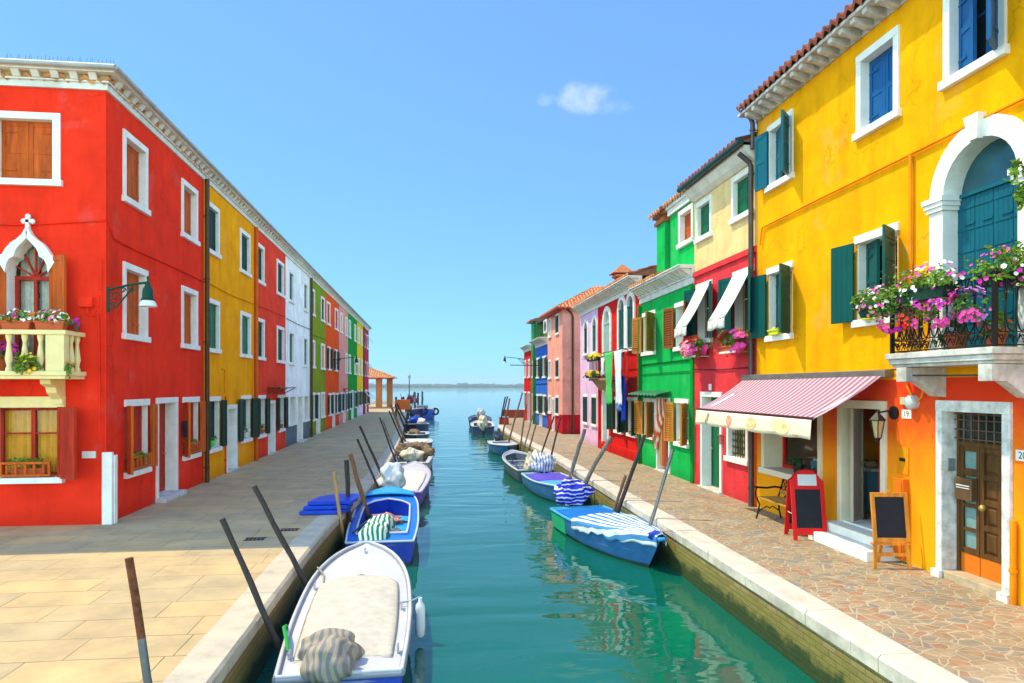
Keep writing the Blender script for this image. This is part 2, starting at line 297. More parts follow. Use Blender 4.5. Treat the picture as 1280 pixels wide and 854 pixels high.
    bp = N(t, 'ShaderNodeBump'); bp.inputs['Distance'].default_value = 0.03; L(ad.outputs[0], bp.inputs['Height']); L(bp.outputs[0], b.inputs['Normal'])
    return m
def water_mat():
    m, t, b = nodes_of('lagoon_water'); L = t.links.new
    tc = N(t, 'ShaderNodeTexCoord')
    def nz(sc, scale, det):
        mp = N(t, 'ShaderNodeMapping'); mp.inputs['Scale'].default_value = sc; mp.inputs['Rotation'].default_value = (0, 0, 0.15); L(tc.outputs['Object'], mp.inputs['Vector'])
        n = N(t, 'ShaderNodeTexNoise'); n.inputs['Scale'].default_value = scale; n.inputs['Detail'].default_value = det; n.inputs['Roughness'].default_value = 0.55
        n.inputs['Distortion'].default_value = 0.6
        L(mp.outputs[0], n.inputs['Vector']); return n.outputs['Fac']
    a = nz((0.42, 1.1, 1), 0.72, 1.2); c = nz((0.7, 1.5, 1), 2.4, 1.5)
    ad = N(t, 'ShaderNodeMath', operation='MULTIPLY_ADD'); L(c, ad.inputs[0]); ad.inputs[1].default_value = 0.11; L(a, ad.inputs[2])
    bp = N(t, 'ShaderNodeBump'); bp.inputs['Distance'].default_value = 0.06; L(ad.outputs[0], bp.inputs['Height']); L(bp.outputs[0], b.inputs['Normal'])
    big = nz((0.1, 0.1, 1), 1.0, 3)
    cr = N(t, 'ShaderNodeValToRGB'); cr.color_ramp.elements[0].color = (0.001, 0.085, 0.054, 1); cr.color_ramp.elements[1].color = (0.002, 0.115, 0.078, 1)
    L(big, cr.inputs['Fac']); L(cr.outputs['Color'], b.inputs['Base Color'])
    b.inputs['Roughness'].default_value = 0.03; b.inputs['IOR'].default_value = 1.45; b.inputs['Specular IOR Level'].default_value = 0.5
    return m
def pole_mat(name, col, stretch=(3, 3, .6)):
    """weathered pole; weed and slime below the tide mark (object z counts from the foot, 1.1 m under the quay)"""
    m, t, b = nodes_of('pole_'+name); L = t.links.new; tc = N(t, 'ShaderNodeTexCoord'); P = tc.outputs['Object']; sx = N(t, 'ShaderNodeSeparateXYZ'); L(P, sx.inputs[0])
    mp = N(t, 'ShaderNodeMapping'); mp.inputs['Scale'].default_value = (14, 14, 1.6); L(P, mp.inputs['Vector']); n = N(t, 'ShaderNodeTexNoise'); n.inputs['Scale'].default_value = 2; n.inputs['Detail'].default_value = 8; n.inputs['Roughness'].default_value = .7; L(mp.outputs[0], n.inputs['Vector'])
    cr = N(t, 'ShaderNodeValToRGB'); e = cr.color_ramp.elements; e[0].position, e[1].position = .3, .72; e[0].color = tuple(c*.45 for c in col)+(1,); e[1].color = tuple(c*1.5+.01 for c in col)+(1,); L(n.outputs['Fac'], cr.inputs['Fac'])
    h = N(t, 'ShaderNodeMath', operation='MULTIPLY_ADD'); L(n.outputs['Fac'], h.inputs[0]); h.inputs[1].default_value = -.5; L(sx.outputs['Z'], h.inputs[2])
    r = N(t, 'ShaderNodeMapRange', interpolation_type='SMOOTHSTEP'); L(h.outputs[0], r.inputs[0]); r.inputs[1].default_value = .62; r.inputs[2].default_value = .38
    mx = N(t, 'ShaderNodeMix', data_type='RGBA'); L(r.outputs[0], mx.inputs['Factor']); L(cr.outputs['Color'], mx.inputs['A']); mx.inputs['B'].default_value = (.022, .045, .012, 1); L(mx.outputs['Result'], b.inputs['Base Color']); b.inputs['Roughness'].default_value = .8
    bp = N(t, 'ShaderNodeBump'); bp.inputs['Distance'].default_value = .01; L(n.outputs['Fac'], bp.inputs['Height']); L(bp.outputs[0], b.inputs['Normal']); return m
SLABS = slab_mat(); CRAZY = crazy_mat()
QWL = quaywall_mat('brick_quay_left', (0.62, 0.25, 0.10), (0.48, 0.22, 0.09), (0.02, 0.055, 0.012))
QWR = quaywall_mat('brick_quay_right', (0.50, 0.38, 0.20), (0.33, 0.21, 0.10), (0.022, 0.05, 0.006))
WATER = water_mat()
def stripe_mat(name, c1, c2, period, axis=1, duty=0.5, off=0.0, rough=0.9, uneven=0.0):
    m, t, b = nodes_of(name); L = t.links.new
    tc = N(t, 'ShaderNodeTexCoord'); sx = N(t, 'ShaderNodeSeparateXYZ'); L(tc.outputs['Object'], sx.inputs[0])
    s = sx.outputs[axis]
    if uneven:
        n = N(t, 'ShaderNodeTexNoise'); n.inputs['Scale'].default_value = 2.5; L(tc.outputs['Object'], n.inputs['Vector'])
        q = N(t, 'ShaderNodeMath', operation='MULTIPLY_ADD'); L(n.outputs['Fac'], q.inputs[0]); q.inputs[1].default_value = uneven; L(s, q.inputs[2]); s = q.outputs[0]
    d = N(t, 'ShaderNodeMath', operation='MULTIPLY_ADD'); L(s, d.inputs[0]); d.inputs[1].default_value = 1/period; d.inputs[2].default_value = 100+off
    f = N(t, 'ShaderNodeMath', operation='FRACT'); L(d.outputs[0], f.inputs[0])
    g = N(t, 'ShaderNodeMath', operation='GREATER_THAN'); L(f.outputs[0], g.inputs[0]); g.inputs[1].default_value = duty
    mx = N(t, 'ShaderNodeMix', data_type='RGBA'); L(g.outputs[0], mx.inputs['Factor']); mx.inputs['A'].default_value = c1+(1,); mx.inputs['B'].default_value = c2+(1,)
    L(mx.outputs['Result'], b.inputs['Base Color']); b.inputs['Roughness'].default_value = rough; b.inputs['Specular IOR Level'].default_value = 0.1
    return m
def band_mat(name, c1, c2, period, duty=.5):
    """stripes woven along the cloth: they follow the 'band' attribute of the mesh"""
    m, t, b = nodes_of(name); L = t.links.new; at_ = N(t, 'ShaderNodeAttribute'); at_.attribute_name = 'band'
    d = N(t, 'ShaderNodeMath', operation='MULTIPLY_ADD'); L(at_.outputs['Fac'], d.inputs[0]); d.inputs[1].default_value = 1/period; d.inputs[2].default_value = 100
    f = N(t, 'ShaderNodeMath', operation='FRACT'); L(d.outputs[0], f.inputs[0]); g = N(t, 'ShaderNodeMath', operation='GREATER_THAN'); L(f.outputs[0], g.inputs[0]); g.inputs[1].default_value = duty
    mx = N(t, 'ShaderNodeMix', data_type='RGBA'); L(g.outputs[0], mx.inputs['Factor']); mx.inputs['A'].default_value = c1+(1,); mx.inputs['B'].default_value = c2+(1,)
    L(mx.outputs['Result'], b.inputs['Base Color']); b.inputs['Roughness'].default_value = .95; b.inputs['Specular IOR Level'].default_value = .1
    return m
def clear_glass():
    m, t, b = nodes_of('clear_glass'); L = t.links.new
    out = t.nodes['Material Output']; t.nodes.remove(b)
    tr = N(t, 'ShaderNodeBsdfTransparent'); gl = N(t, 'ShaderNodeBsdfGlossy'); gl.inputs['Roughness'].default_value = 0.02
    lw = N(t, 'ShaderNodeFresnel'); lw.inputs['IOR'].default_value = 1.5
    mx = N(t, 'ShaderNodeMixShader'); L(lw.outputs[0], mx.inputs[0]); L(tr.outputs[0], mx.inputs[1]); L(gl.outputs[0], mx.inputs[2]); L(mx.outputs[0], out.inputs['Surface'])
    return m
CLEAR = clear_glass()

# ------------------------------------------------------------------ mesh helpers
class MB:
    def __init__(s): s.v = []; s.f = []; s.mi = []
    def p(s, co): s.v.append(Vector(co)); return len(s.v)-1
    def poly(s, pts, mi=0):
        i = len(s.v); s.v += [Vector(q) for q in pts]; s.f.append(tuple(range(i, i+len(pts)))); s.mi.append(mi)
    def hexa(s, c, mi=0):            # 8 corners: bottom 4 ccw, top 4
        i = len(s.v); s.v += [Vector(q) for q in c]
        for q in ((0,3,2,1), (4,5,6,7), (0,1,5,4), (1,2,6,5), (2,3,7,6), (3,0,4,7)):
            s.f.append(tuple(i+k for k in q)); s.mi.append(mi)
    def box(s, x0, x1, y0, y1, z0, z1, mi=0):
        s.hexa([(x0,y0,z0),(x1,y0,z0),(x1,y1,z0),(x0,y1,z0),(x0,y0,z1),(x1,y0,z1),(x1,y1,z1),(x0,y1,z1)], mi)
    def bar(s, a, b, w, h, up=(0,0,1), mi=0):
        a, b = Vector(a), Vector(b); d = (b-a).normalized(); up = Vector(up)
        sd = d.cross(up)
        if sd.length < 1e-4: sd = d.cross(Vector((1,0,0)))
        sd.normalize(); u = sd.cross(d).normalized(); sd = sd*w/2; u = u*h/2
        s.hexa([a-sd-u, a+sd-u, a+sd+u, a-sd+u, b-sd-u, b+sd-u, b+sd+u, b-sd+u], mi)
    def rings(s, rings, closed=True, caps=True, mi=0):
        n = len(rings[0]); base = []
        for r in rings:
            base.append(len(s.v)); s.v += [Vector(q) for q in r]
        for a, b in zip(base, base[1:]):
            for k in range(n if closed else n-1):
                k2 = (k+1) % n
                s.f.append((a+k, a+k2, b+k2, b+k)); s.mi.append(mi)
        if caps:
            s.f.append(tuple(base[0]+k for k in reversed(range(n)))); s.mi.append(mi)
            s.f.append(tuple(base[-1]+k for k in range(n))); s.mi.append(mi)
    def tube(s, pts, r, n=8, caps=True, mi=0):
        pts = [Vector(q) for q in pts]; rr = r if isinstance(r, (list, tuple)) else [r]*len(pts)
        rings = []; ref = None
        for i, q in enumerate(pts):
            d = (pts[min(i+1, len(pts)-1)]-pts[max(i-1, 0)]).normalized()
            if ref is None:
                ref = Vector((0,0,1)) if abs(d.z) < 0.9 else Vector((1,0,0))
            a = (ref - d*ref.dot(d))
            if a.length < 1e-4: a = d.orthogonal()
            a.normalize(); b = d.cross(a); ref = a
            rings.append([q+(a*math.cos(t)+b*math.sin(t))*rr[i] for t in [2*math.pi*k/n for k in range(n)]])
        s.rings(rings, True, caps, mi)
    def lathe(s, c, prof, n=12, mi=0, caps=True):
        c = Vector(c)
        s.rings([[c+Vector((r*math.cos(2*math.pi*k/n), r*math.sin(2*math.pi*k/n), z)) for k in range(n)] for r, z in prof], True, caps, mi)
    def blob(s, c, rad, amp=0.15, freq=1.5, seed=0, nu=14, nv=9, mi=0, flat=None):
        c = Vector(c); rad = Vector(rad); rings = []
        for j in range(nv+1):
            th = math.pi*(0.02+0.96*j/nv); r = []
            for k in range(nu):
                ph = 2*math.pi*k/nu
                d = Vector((math.sin(th)*math.cos(ph), math.sin(th)*math.sin(ph), -math.cos(th)))
                q = 1+amp*noise.noise(d*freq+Vector((seed*3.1, seed*1.7, seed)))*2
                w = Vector((d.x*rad.x, d.y*rad.y, d.z*rad.z))*q
                if flat is not None: w.z = max(w.z, flat)
                r.append(c+w)
            rings.append(r)
        s.rings(rings, True, True, mi)
    def grid(s, fn, nu, nv, mi=0, mfn=None):
        i = len(s.v)
        for b in range(nv+1):
            for a in range(nu+1): s.v.append(Vector(fn(a/nu, b/nv)))
        for b in range(nv):
            for a in range(nu):
                q = i+b*(nu+1)+a
                s.f.append((q, q+1, q+nu+2, q+nu+1)); s.mi.append(mfn(a, b) if mfn else mi)
    def extrude_poly(s, pts, off, mi=0):
        n = len(pts); off = Vector(off); a = [Vector(q) for q in pts]; b = [q+off for q in a]
        i = len(s.v); s.v += a+b
        s.f.append(tuple(i+k for k in reversed(range(n)))); s.mi.append(mi)
        s.f.append(tuple(i+n+k for k in range(n))); s.mi.append(mi)
        for k in range(n):
            k2 = (k+1) % n; s.f.append((i+k, i+k2, i+n+k2, i+n+k)); s.mi.append(mi)
    def build(s, name, mats, parent=None, org=None, smooth=None, solid=0.0, bevel=0.0, sub=0):
        me = bpy.data.meshes.new(name)
        o = Vector(org) if org is not None else (Vector(parent['_o']) if parent is not None and '_o' in parent else Vector((0,0,0)))
        me.from_pydata([tuple(q-o) for q in s.v], [], s.f)
        if not isinstance(mats, (list, tuple)): mats = [mats]
        for m in mats: me.materials.append(m)
        me.polygons.foreach_set('material_index', s.mi)
        bm = bmesh.new(); bm.from_mesh(me); bmesh.ops.recalc_face_normals(bm, faces=bm.faces); bm.to_mesh(me); bm.free()
        if smooth is not None:
            me.polygons.foreach_set('use_smooth', [True]*len(me.polygons)); me.set_sharp_from_angle(angle=R(smooth))
        ob = bpy.data.objects.new(name, me); COL.objects.link(ob)
        if parent is not None:
            ob.parent = parent
            if '_o' in parent: ob['_o'] = parent['_o']
        elif org is not None: ob.location = org
        if solid:
            md = ob.modifiers.new('solid', 'SOLIDIFY'); md.thickness = solid; md.offset = 0
        if bevel:
            md = ob.modifiers.new('bevel', 'BEVEL'); md.width = bevel; md.segments = 2; md.limit_method = 'ANGLE'
        if sub:
            md = ob.modifiers.new('sub', 'SUBSURF'); md.levels = sub; md.render_levels = sub
        return ob
def tag(o, label=None, cat=None, group=None, kind=None):
    for k, v in (('label', label), ('category', cat), ('group', group), ('kind', kind)):
        if v: o[k] = v
    return o
def thing(name, label, cat, loc=(0,0,0), group=None, rotz=0.0, world=True):
    """an Empty at the base of a thing; with world=True its parts are given in world coordinates"""
    o = bpy.data.objects.new(name, None); COL.objects.link(o); o.location = loc; o.rotation_euler = (0,0,rotz)
    o.empty_display_size = 0.2
    if world: o['_o'] = tuple(loc)
    return tag(o, label, cat, group)
def single(mb, name, label, cat, mats, org, group=None, **kw):
    o = mb.build(name, mats, None, org, **kw); return tag(o, label, cat, group)
def text_verts(txt, size):
    cu = bpy.data.curves.new('lettering', 'FONT'); cu.body = txt; cu.size = size; cu.align_x = 'CENTER'; cu.align_y = 'CENTER'
    ob = bpy.data.objects.new('lettering', cu); COL.objects.link(ob)
    me = bpy.data.meshes.new_from_object(ob)
    vs_ = [v.co.copy() for v in me.vertices]; fs = [tuple(p.vertices) for p in me.polygons]
    bpy.data.objects.remove(ob); bpy.data.meshes.remove(me); bpy.data.curves.remove(cu)
    return vs_, fs

class Fac:
    """a facade plane: s runs along it, o is outwards, z is up"""
    def __init__(f, o, d, n):
        f.o = Vector((o[0], o[1], 0)); f.d = Vector((d[0], d[1], 0)).normalized(); f.n = Vector((n[0], n[1], 0)).normalized()
    def P(f, s, o, z): return f.o+f.d*s+f.n*o+Vector((0,0,z))
    def box(f, mb, s0, s1, o0, o1, z0, z1, mi=0):
        P = f.P
        mb.hexa([P(s0,o0,z0), P(s1,o0,z0), P(s1,o1,z0), P(s0,o1,z0), P(s0,o0,z1), P(s1,o0,z1), P(s1,o1,z1), P(s0,o1,z1)], mi)
# ------------------------------------------------------------------ houses
def leaf_mb(fac, hs, sgn, w, z0, z1, ang, oh, style='panel'):
    mb = MB(); a = R(ang)
    dv = fac.d*sgn*math.cos(a)+fac.n*math.sin(a); tv = fac.n*math.cos(a)-fac.d*sgn*math.sin(a)
    H = fac.P(hs, oh, 0)
    def Q(x, t, z): return H+dv*x+tv*t+Vector((0,0,z))
    def bx(x0, x1, t0, t1, za, zb):
        mb.hexa([Q(x0,t0,za), Q(x1,t0,za), Q(x1,t1,za), Q(x0,t1,za), Q(x0,t0,zb), Q(x1,t0,zb), Q(x1,t1,zb), Q(x0,t1,zb)])
    st = 0.07
    if style == 'panel':
        bx(0.004, w-.004, -.012, .012, z0+.004, z1-.004)
        bx(0, st, -.024, .024, z0, z1); bx(w-st, w, -.024, .024, z0, z1)
        zm = z0+(z1-z0)*.5
        for za in (z0, zm-.04, z1-.09): bx(st, w-st, -.022, .022, za, za+.09)
    elif style == 'louver':
        bx(0, .055, -.022, .022, z0, z1); bx(w-.055, w, -.022, .022, z0, z1)
        for za in (z0, z1-.08): bx(.055, w-.055, -.022, .022, za, za+.08)
        bx(.05, w-.05, -.004, .004, z0+.05, z1-.05)
        n = max(6, int((z1-z0)/.075)); dz = (z1-z0-.16)/n
        for k in range(n):
            za = z0+.08+k*dz
            mb.hexa([Q(.055,.018,za), Q(w-.055,.018,za), Q(w-.055,.024,za+.008), Q(.055,.024,za+.008), Q(.055,-.02,za+dz*.8), Q(w-.055,-.02,za+dz*.8), Q(w-.055,-.014,za+dz*.8+.008), Q(.055,-.014,za+dz*.8+.008)])
    else:  # plank
        n = 4
        for k in range(n): bx(k*w/n+.002, (k+1)*w/n-.002, -.016, .016, z0, z1)
        m = max(3, int((z1-z0)/.26))
        for k in range(m):
            zc = z0+(k+.5)*(z1-z0)/m
            bx(.01, w-.01, .016, .026, zc-.012, zc+.012)
    # strap hinges
    for zc in (z0+.18*(z1-z0), z1-.18*(z1-z0)): bx(0, w*.55, .0245, .031, zc-.014, zc+.014)
    return mb

class House:
    def __init__(h, name, label, fac, s0, s1, ztop, zones, depth=7.0, cat='house', zbase=-0.3, org=None):
        h.fac, h.s0, h.s1, h.ztop, h.zones, h.depth, h.zb = fac, s0, s1, ztop, zones, depth, zbase
        h.root = thing(name, label, cat, tuple(org or fac.P((s0+s1)/2, 0, 0)))
        h.holes = []; h.mats = []
    def part(h, mb, name, m, parent=None, **kw): return mb.build(name, m, parent or h.root, **kw)
    def hole(h, a, b, c, d, arch=False): h.holes.append((a, b, c, d, arch))
    def wall(h, ret=(True, True)):
        """front wall sheet with its openings left out, plus side and back walls"""
        f = h.fac; mb = MB()
        zs = {h.zb, h.ztop}; ss = {h.s0, h.s1}
        for a, b, c, d, ar in h.holes: ss |= {a, b}; zs |= {c, d}
        for zl, zh, m in h.zones: zs |= {max(zl, h.zb), min(zh, h.ztop)}
        ss = sorted(ss); zs = sorted(zs); mats = []
        for zl, zh, m in h.zones:
            if m not in mats: mats.append(m)
        def mi(z):
            for zl, zh, m in h.zones:
                if zl <= z <= zh: return mats.index(m)
            return 0
        for sa, sb in zip(ss, ss[1:]):
            for za, zb in zip(zs, zs[1:]):
                sc, zc = (sa+sb)/2, (za+zb)/2
                if any(a < sc < b and c < zc < d for a, b, c, d, ar in h.holes): continue
                mb.poly([f.P(sa,0,za), f.P(sb,0,za), f.P(sb,0,zb), f.P(sa,0,zb)], mi(zc))
        for a, b, c, d, ar in h.holes:
            if not ar: continue
            r = (b-a)/2; zc = d-r; n = 10; k = mi(d-.02)
            for sg, cs in ((-1, a), (1, b)):
                arc = [((a+b)/2+sg*r*math.cos(t*math.pi/2/n), zc+r*math.sin(t*math.pi/2/n)) for t in range(n+1)]
                for p, q in zip(arc, arc[1:]):
                    mb.poly([f.P(cs,0,d), f.P(p[0],0,p[1]), f.P(q[0],0,q[1])], k)
        e = 0.012; D = h.depth
        for sx, on in ((h.s0+e, ret[0]), (h.s1-e, ret[1])):
            if not on: continue
            for zl, zh in zip(zs, zs[1:]):
                mb.poly([f.P(sx,-.003,zl), f.P(sx,-D,zl), f.P(sx,-D,zh), f.P(sx,-.003,zh)], mi((zl+zh)/2))
        mb.poly([f.P(h.s0+e,-D,h.zb), f.P(h.s1-e,-D,h.zb), f.P(h.s1-e,-D,h.ztop), f.P(h.s0+e,-D,h.ztop)], 0)
        mb.poly([f.P(h.s0+e,-.003,h.ztop), f.P(h.s1-e,-.003,h.ztop), f.P(h.s1-e,-D,h.ztop), f.P(h.s0+e,-D,h.ztop)], 0)
        return h.part(mb, 'wall', mats)
    def win(h, s0, s1, z0, z1, fw=.12, sill=.12, lint=.13, depth=.22, proud=.035, stone=STONE, shut=None, sm=W_GREEN, ang=(160,160), style='panel', sash=W_BEIGE, glass=None, curtain=None, bars=True, grille=False, so=.05, sillx=.04, inner=None, curtain2=None, lw=None, half=None):
        f = h.fac; g = h.part
        a, b = s0+fw, s1-fw; c, d = z0+sill, z1-lint
        h.hole(a-.015, b+.015, c-.015, d+.015)
        mb = MB()
        t = .012
        if fw > .03:
            f.box(mb, s0, a, -depth, proud, c, d); f.box(mb, b, s1, -depth, proud, c, d)
        else:
            f.box(mb, a-.05, a, -depth, -.004, c, d); f.box(mb, b, b+.05, -depth, -.004, c, d)
        f.box(mb, s0-(0 if fw > .03 else .03), s1+(0 if fw > .03 else .03), -depth, proud+.004, d, z1)
        w = g(mb, 'window', stone, bevel=.006)
        mb = MB(); f.box(mb, s0-sillx, s1+sillx, -depth, so+.03, z0, c); g(mb, 'sill', stone, w, bevel=.008)
        zc = depth-.02
        if shut == 'closed':
            hw = (b-a)/2
            g(leaf_mb(f, a, 1, hw-.004, c+.005, d-.005, 0, -depth+.05, style), 'shutter', sm, w)
            g(leaf_mb(f, b, -1, hw-.004, c+.005, d-.005, 0, -depth+.05, style), 'shutter', sm, w)
        if shut == 'lo':       # one leaf half open in the recess
            hw = (b-a)/2
            g(leaf_mb(f, a, 1, hw-.004, c+.005, d-.005, 0, -depth+.06, style), 'shutter', sm, w)
            g(leaf_mb(f, b, -1, hw-.01, c+.005, d-.005, 78, -depth+.03, style), 'shutter', sm, w)
        if shut == 'open':
            hw = (b-a)/2
            if ang[0] is not None: g(leaf_mb(f, a-.02, 1, lw or hw, c-.02, d+.02, ang[0], proud+.03, style), 'shutter', sm, w)
            if ang[1] is not None: g(leaf_mb(f, b+.02, -1, lw or hw, c-.02, d+.02, ang[1], proud+.03, style), 'shutter', sm, w)
        if half:
            g(leaf_mb(f, b, -1, (b-a)*.46, c+.005, d-.005, 14, -depth+.07, 'panel'), 'inner_shutter', half, w)
        if inner:
            hw = (b-a)/2
            g(leaf_mb(f, a, 1, hw-.004, c+.005, d-.005, 0, -depth+.06, 'panel'), 'inner_shutter', inner, w); g(leaf_mb(f, b, -1, hw-.004, c+.005, d-.005, 0, -depth+.06, 'panel'), 'inner_shutter', inner, w)
        if shut != 'closed':
            mb = MB(); o0, o1 = -depth-.05, -depth+.0
            m = .055
            f.box(mb, a, a+m, o0, o1, c, d); f.box(mb, b-m, b, o0, o1, c, d); f.box(mb, a+m, b-m, o0, o1, c, c+m); f.box(mb, a+m, b-m, o0, o1, d-m, d)
            mid = (a+b)/2
            if bars:
                f.box(mb, mid-.035, mid+.035, o0+.004, o1+.004, c+m, d-m)
                zz = c+(d-c)*.62
                for x0, x1 in ((a+m, mid-.035), (mid+.035, b-m)): f.box(mb, x0, x1, o0+.012, o1-.012, zz-.015, zz+.015)
            g(mb, 'sash', sash, w)
            mb = MB(); mb.poly([f.P(a,-depth-.03,c), f.P(b,-depth-.03,c), f.P(b,-depth-.03,d), f.P(a,-depth-.03,d)])
            g(mb, 'pane', glass or (CLEAR if curtain else GLASS), w)
            if curtain:
                mb = MB()
                for x0, x1, cm in ((a+.02, mid-.02, 0), (mid+.02, b-.02, 0)):
                    mb.grid(lambda u, v: f.P(x0+(x1-x0)*u, -depth-.12+.022*math.sin(u*38)+.01*math.sin(u*17+v*2), c+(d-c)*v), 40, 3)
                g(mb, 'curtain', (curtain2 if curtain2 and x0 > mid else curtain), w, smooth=60)
        if grille:
            mb = MB(); n = 7
            for k in range(n): mb.tube([f.P(a+(b-a)*(k+.5)/n, -.06, c), f.P(a+(b-a)*(k+.5)/n, -.06, d)], .008, 5)
            m_ = max(4, int((d-c)/.14))
            for k in range(m_):
                zz = c+(d-c)*(k+.5)/m_; mb.tube([f.P(a,-.06,zz), f.P(b,-.06,zz)], .007, 5)
                for j in range(n-1):
                    sc = a+(b-a)*(j+1)/n
                    mb.tube([f.P(sc+.035*math.cos(q), -.05, zz+.035*math.sin(q)) for q in [i*math.pi/4 for i in range(9)]], .006, 4, False)
            g(mb, 'grille', IRON, w)
        return w
    def arch(h, a, b, z0, zs, ring=.2, depth=.22, proud=.05, stone=STONE, leaf=W_TEAL, fan=None, style='louver', base=True, key=False, capital=False, leaves=2, closed=True, sill=True, name='window'):
        """round-arched opening: jambs and archivolt, leaves below the springing, a fan light above"""
        f = h.fac; g = h.part; r = (b-a)/2; cx = (a+b)/2; n = 16
        h.hole(a-.01, b+.01, z0, zs+r+.01, True)
        def path(rr, x):
            pts = [(cx-x, z0), (cx-x, zs)] if True else []
            pts += [(cx-rr*math.cos(math.pi*k/n), zs+rr*math.sin(math.pi*k/n)) for k in range(1, n)]
            return pts+[(cx+x, zs), (cx+x, z0)]
        I = path(r, r); O = path(r+ring, r+ring); mb = MB()
        for (p, q, u, v) in zip(I, I[1:], O, O[1:]):
            mb.poly([f.P(p[0],proud,p[1]), f.P(q[0],proud,q[1]), f.P(v[0],proud,v[1]), f.P(u[0],proud,u[1])])
            mb.poly([f.P(p[0],proud,p[1]), f.P(q[0],proud,q[1]), f.P(q[0],-depth,q[1]), f.P(p[0],-depth,p[1])])
            mb.poly([f.P(u[0],proud,u[1]), f.P(v[0],proud,v[1]), f.P(v[0],-.01,v[1]), f.P(u[0],-.01,u[1])])
        if key: 
            mb.hexa([f.P(cx-.07,proud-.02,zs+r-.02), f.P(cx+.07,proud-.02,zs+r-.02), f.P(cx+.07,proud+.07,zs+r-.02), f.P(cx-.07,proud+.07,zs+r-.02),
                     f.P(cx-.12,proud-.02,zs+r+ring+.04), f.P(cx+.12,proud-.02,zs+r+ring+.04), f.P(cx+.12,proud+.10,zs+r+ring+.04), f.P(cx-.12,proud+.10,zs+r+ring+.04)])
        if capital:
            for sx in (-1, 1):
                c0 = cx+sx*(r+ring/2)
                f.box(mb, c0-ring/2-.03, c0+ring/2+.03, -depth, proud+.03, zs-.16, zs-.10)
                f.box(mb, c0-ring/2-.05, c0+ring/2+.05, -depth, proud+.05, zs-.10, zs-.04)
                f.box(mb, c0-ring/2-.07, c0+ring/2+.07, -depth, proud+.07, zs-.04, zs+.03)
        w = g(mb, name, stone, smooth=30)
        ztr = zs-.02
        if leaves:
            hw = (b-a)/leaves
            for k in range(leaves):
                ln = leaf_mb(f, a+k*hw+.003, 1, hw-.006, z0+.04, ztr, 0, -depth+.05, style)
                g(ln, 'shutter', leaf, w)
        mb = MB(); f.box(mb, a, b, -depth-.02, -depth+.1, ztr, ztr+.05); g(mb, 'transom', leaf, w)
        mb = MB(); arc = [(cx-r*math.cos(math.pi*k/n), zs+r*math.sin(math.pi*k/n)) for k in range(n+1)]
        mb.poly([f.P(x, -depth+.01, z) for x, z in arc]); g(mb, 'fanlight', fan or GLASS, w)
        if sill:
            mb = MB(); f.box(mb, a-ring-.04, b+ring+.04, -depth, proud+.05, z0-.1, z0); g(mb, 'sill', stone, w, bevel=.008)
        return w
    def door(h, s0, s1, z0, z1, fw=.12, lint=.13, depth=.4, proud=.035, stone=STONE, leaf=W_RED, step=True, style='panel', transom=0.0, ajar=0, nl=1, reveal=None):
        f = h.fac; g = h.part; a, b, d = s0+fw, s1-fw, z1-lint
        h.hole(a-.015, b+.015, h.zb if z0 <= .02 else z0-.02, d+.015)
        mb = MB(); zb = -.06 if z0 <= .02 else z0
        f.box(mb, s0, a, -depth, proud, zb, d); f.box(mb, b, s1, -depth, proud, zb, d); f.box(mb, s0, s1, -depth, proud+.004, d, z1)
        w = g(mb, 'door', stone, bevel=.006)
        hw = (b-a)/nl
        for k in range(nl): g(leaf_mb(f, a+k*hw+.002, 1, hw-.004, z0+.02, d-transom-.01, ajar if k == 0 else 0, -depth+.05, style), 'door_leaf', leaf, w)
        if ajar:
            mb = MB(); mb.poly([f.P(a,-depth,z0), f.P(b,-depth,z0), f.P(b,-depth,d), f.P(a,-depth,d)]); g(mb, 'dark_hall', DARK, w)
        if transom:
            mb = MB(); f.box(mb, a, b, -depth+.02, -depth+.08, d-transom-.03, d-transom+.02); g(mb, 'transom', leaf, w)
            mb = MB(); mb.poly([f.P(a,-depth+.04,d-transom), f.P(b,-depth+.04,d-transom), f.P(b,-depth+.04,d), f.P(a,-depth+.04,d)]); g(mb, 'pane', GLASS, w)
        mb = MB(); f.box(mb, a, b, -depth-.3, .0, zb-.2, z0+.01)
        if step: f.box(mb, s0-.05, s1+.05, 0.003, .22 if z0 > .05 else .10, -.1, max(.035, z0))
        g(mb, 'doorstep', STONEW, w, bevel=.01)
        mb = MB(); mb.blob(f.P(b-.1, -depth+.1, 1.0), (.03,.03,.03), 0, nu=8, nv=6); g(mb, 'handle', BRASS, w, smooth=60)
        return w
    def cornice(h, z, hgt=.42, proj=.4, band=CORNW, m=CORN, pitch=.34, s0=None, s1=None, gutter=True, gm=None, corner=False, g0=0):
        """moulded eaves cornice with modillion blocks"""
        f = h.fac; mb = MB(); s0 = h.s0 if s0 is None else s0; s1 = h.s1 if s1 is None else s1
        e = .002
        za, zc, zb = z+.38*hgt, z+.48*hgt, z+.81*hgt
        x = lambda o: s0+e-(o if corner else 0)          # mitred return round an outer corner
        f.box(mb, x(.05), s1-e, -.05, .05, z, za, 0)
        f.box(mb, x(.09), s1-e, -.05, .09, za, zc, 0)
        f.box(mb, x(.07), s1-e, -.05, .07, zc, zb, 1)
        n = int((s1-s0)/pitch)
        for k in range(n):
            c = s0+(k+.5)*(s1-s0)/n; w = pitch*.2
            mb.hexa([f.P(c-w,.065,zc), f.P(c+w,.065,zc), f.P(c+w,.12,zc), f.P(c-w,.12,zc), f.P(c-w,.065,zb), f.P(c+w,.065,zb), f.P(c+w,proj-.06,zb), f.P(c-w,proj-.06,zb)], 0)
        f.box(mb, x(proj-.02), s1-e, -.05, proj-.02, zb, z+hgt-.03, 0)
        f.box(mb, x(proj+.02), s1-e, -.05, proj+.02, z+hgt-.03, z+hgt, 0)
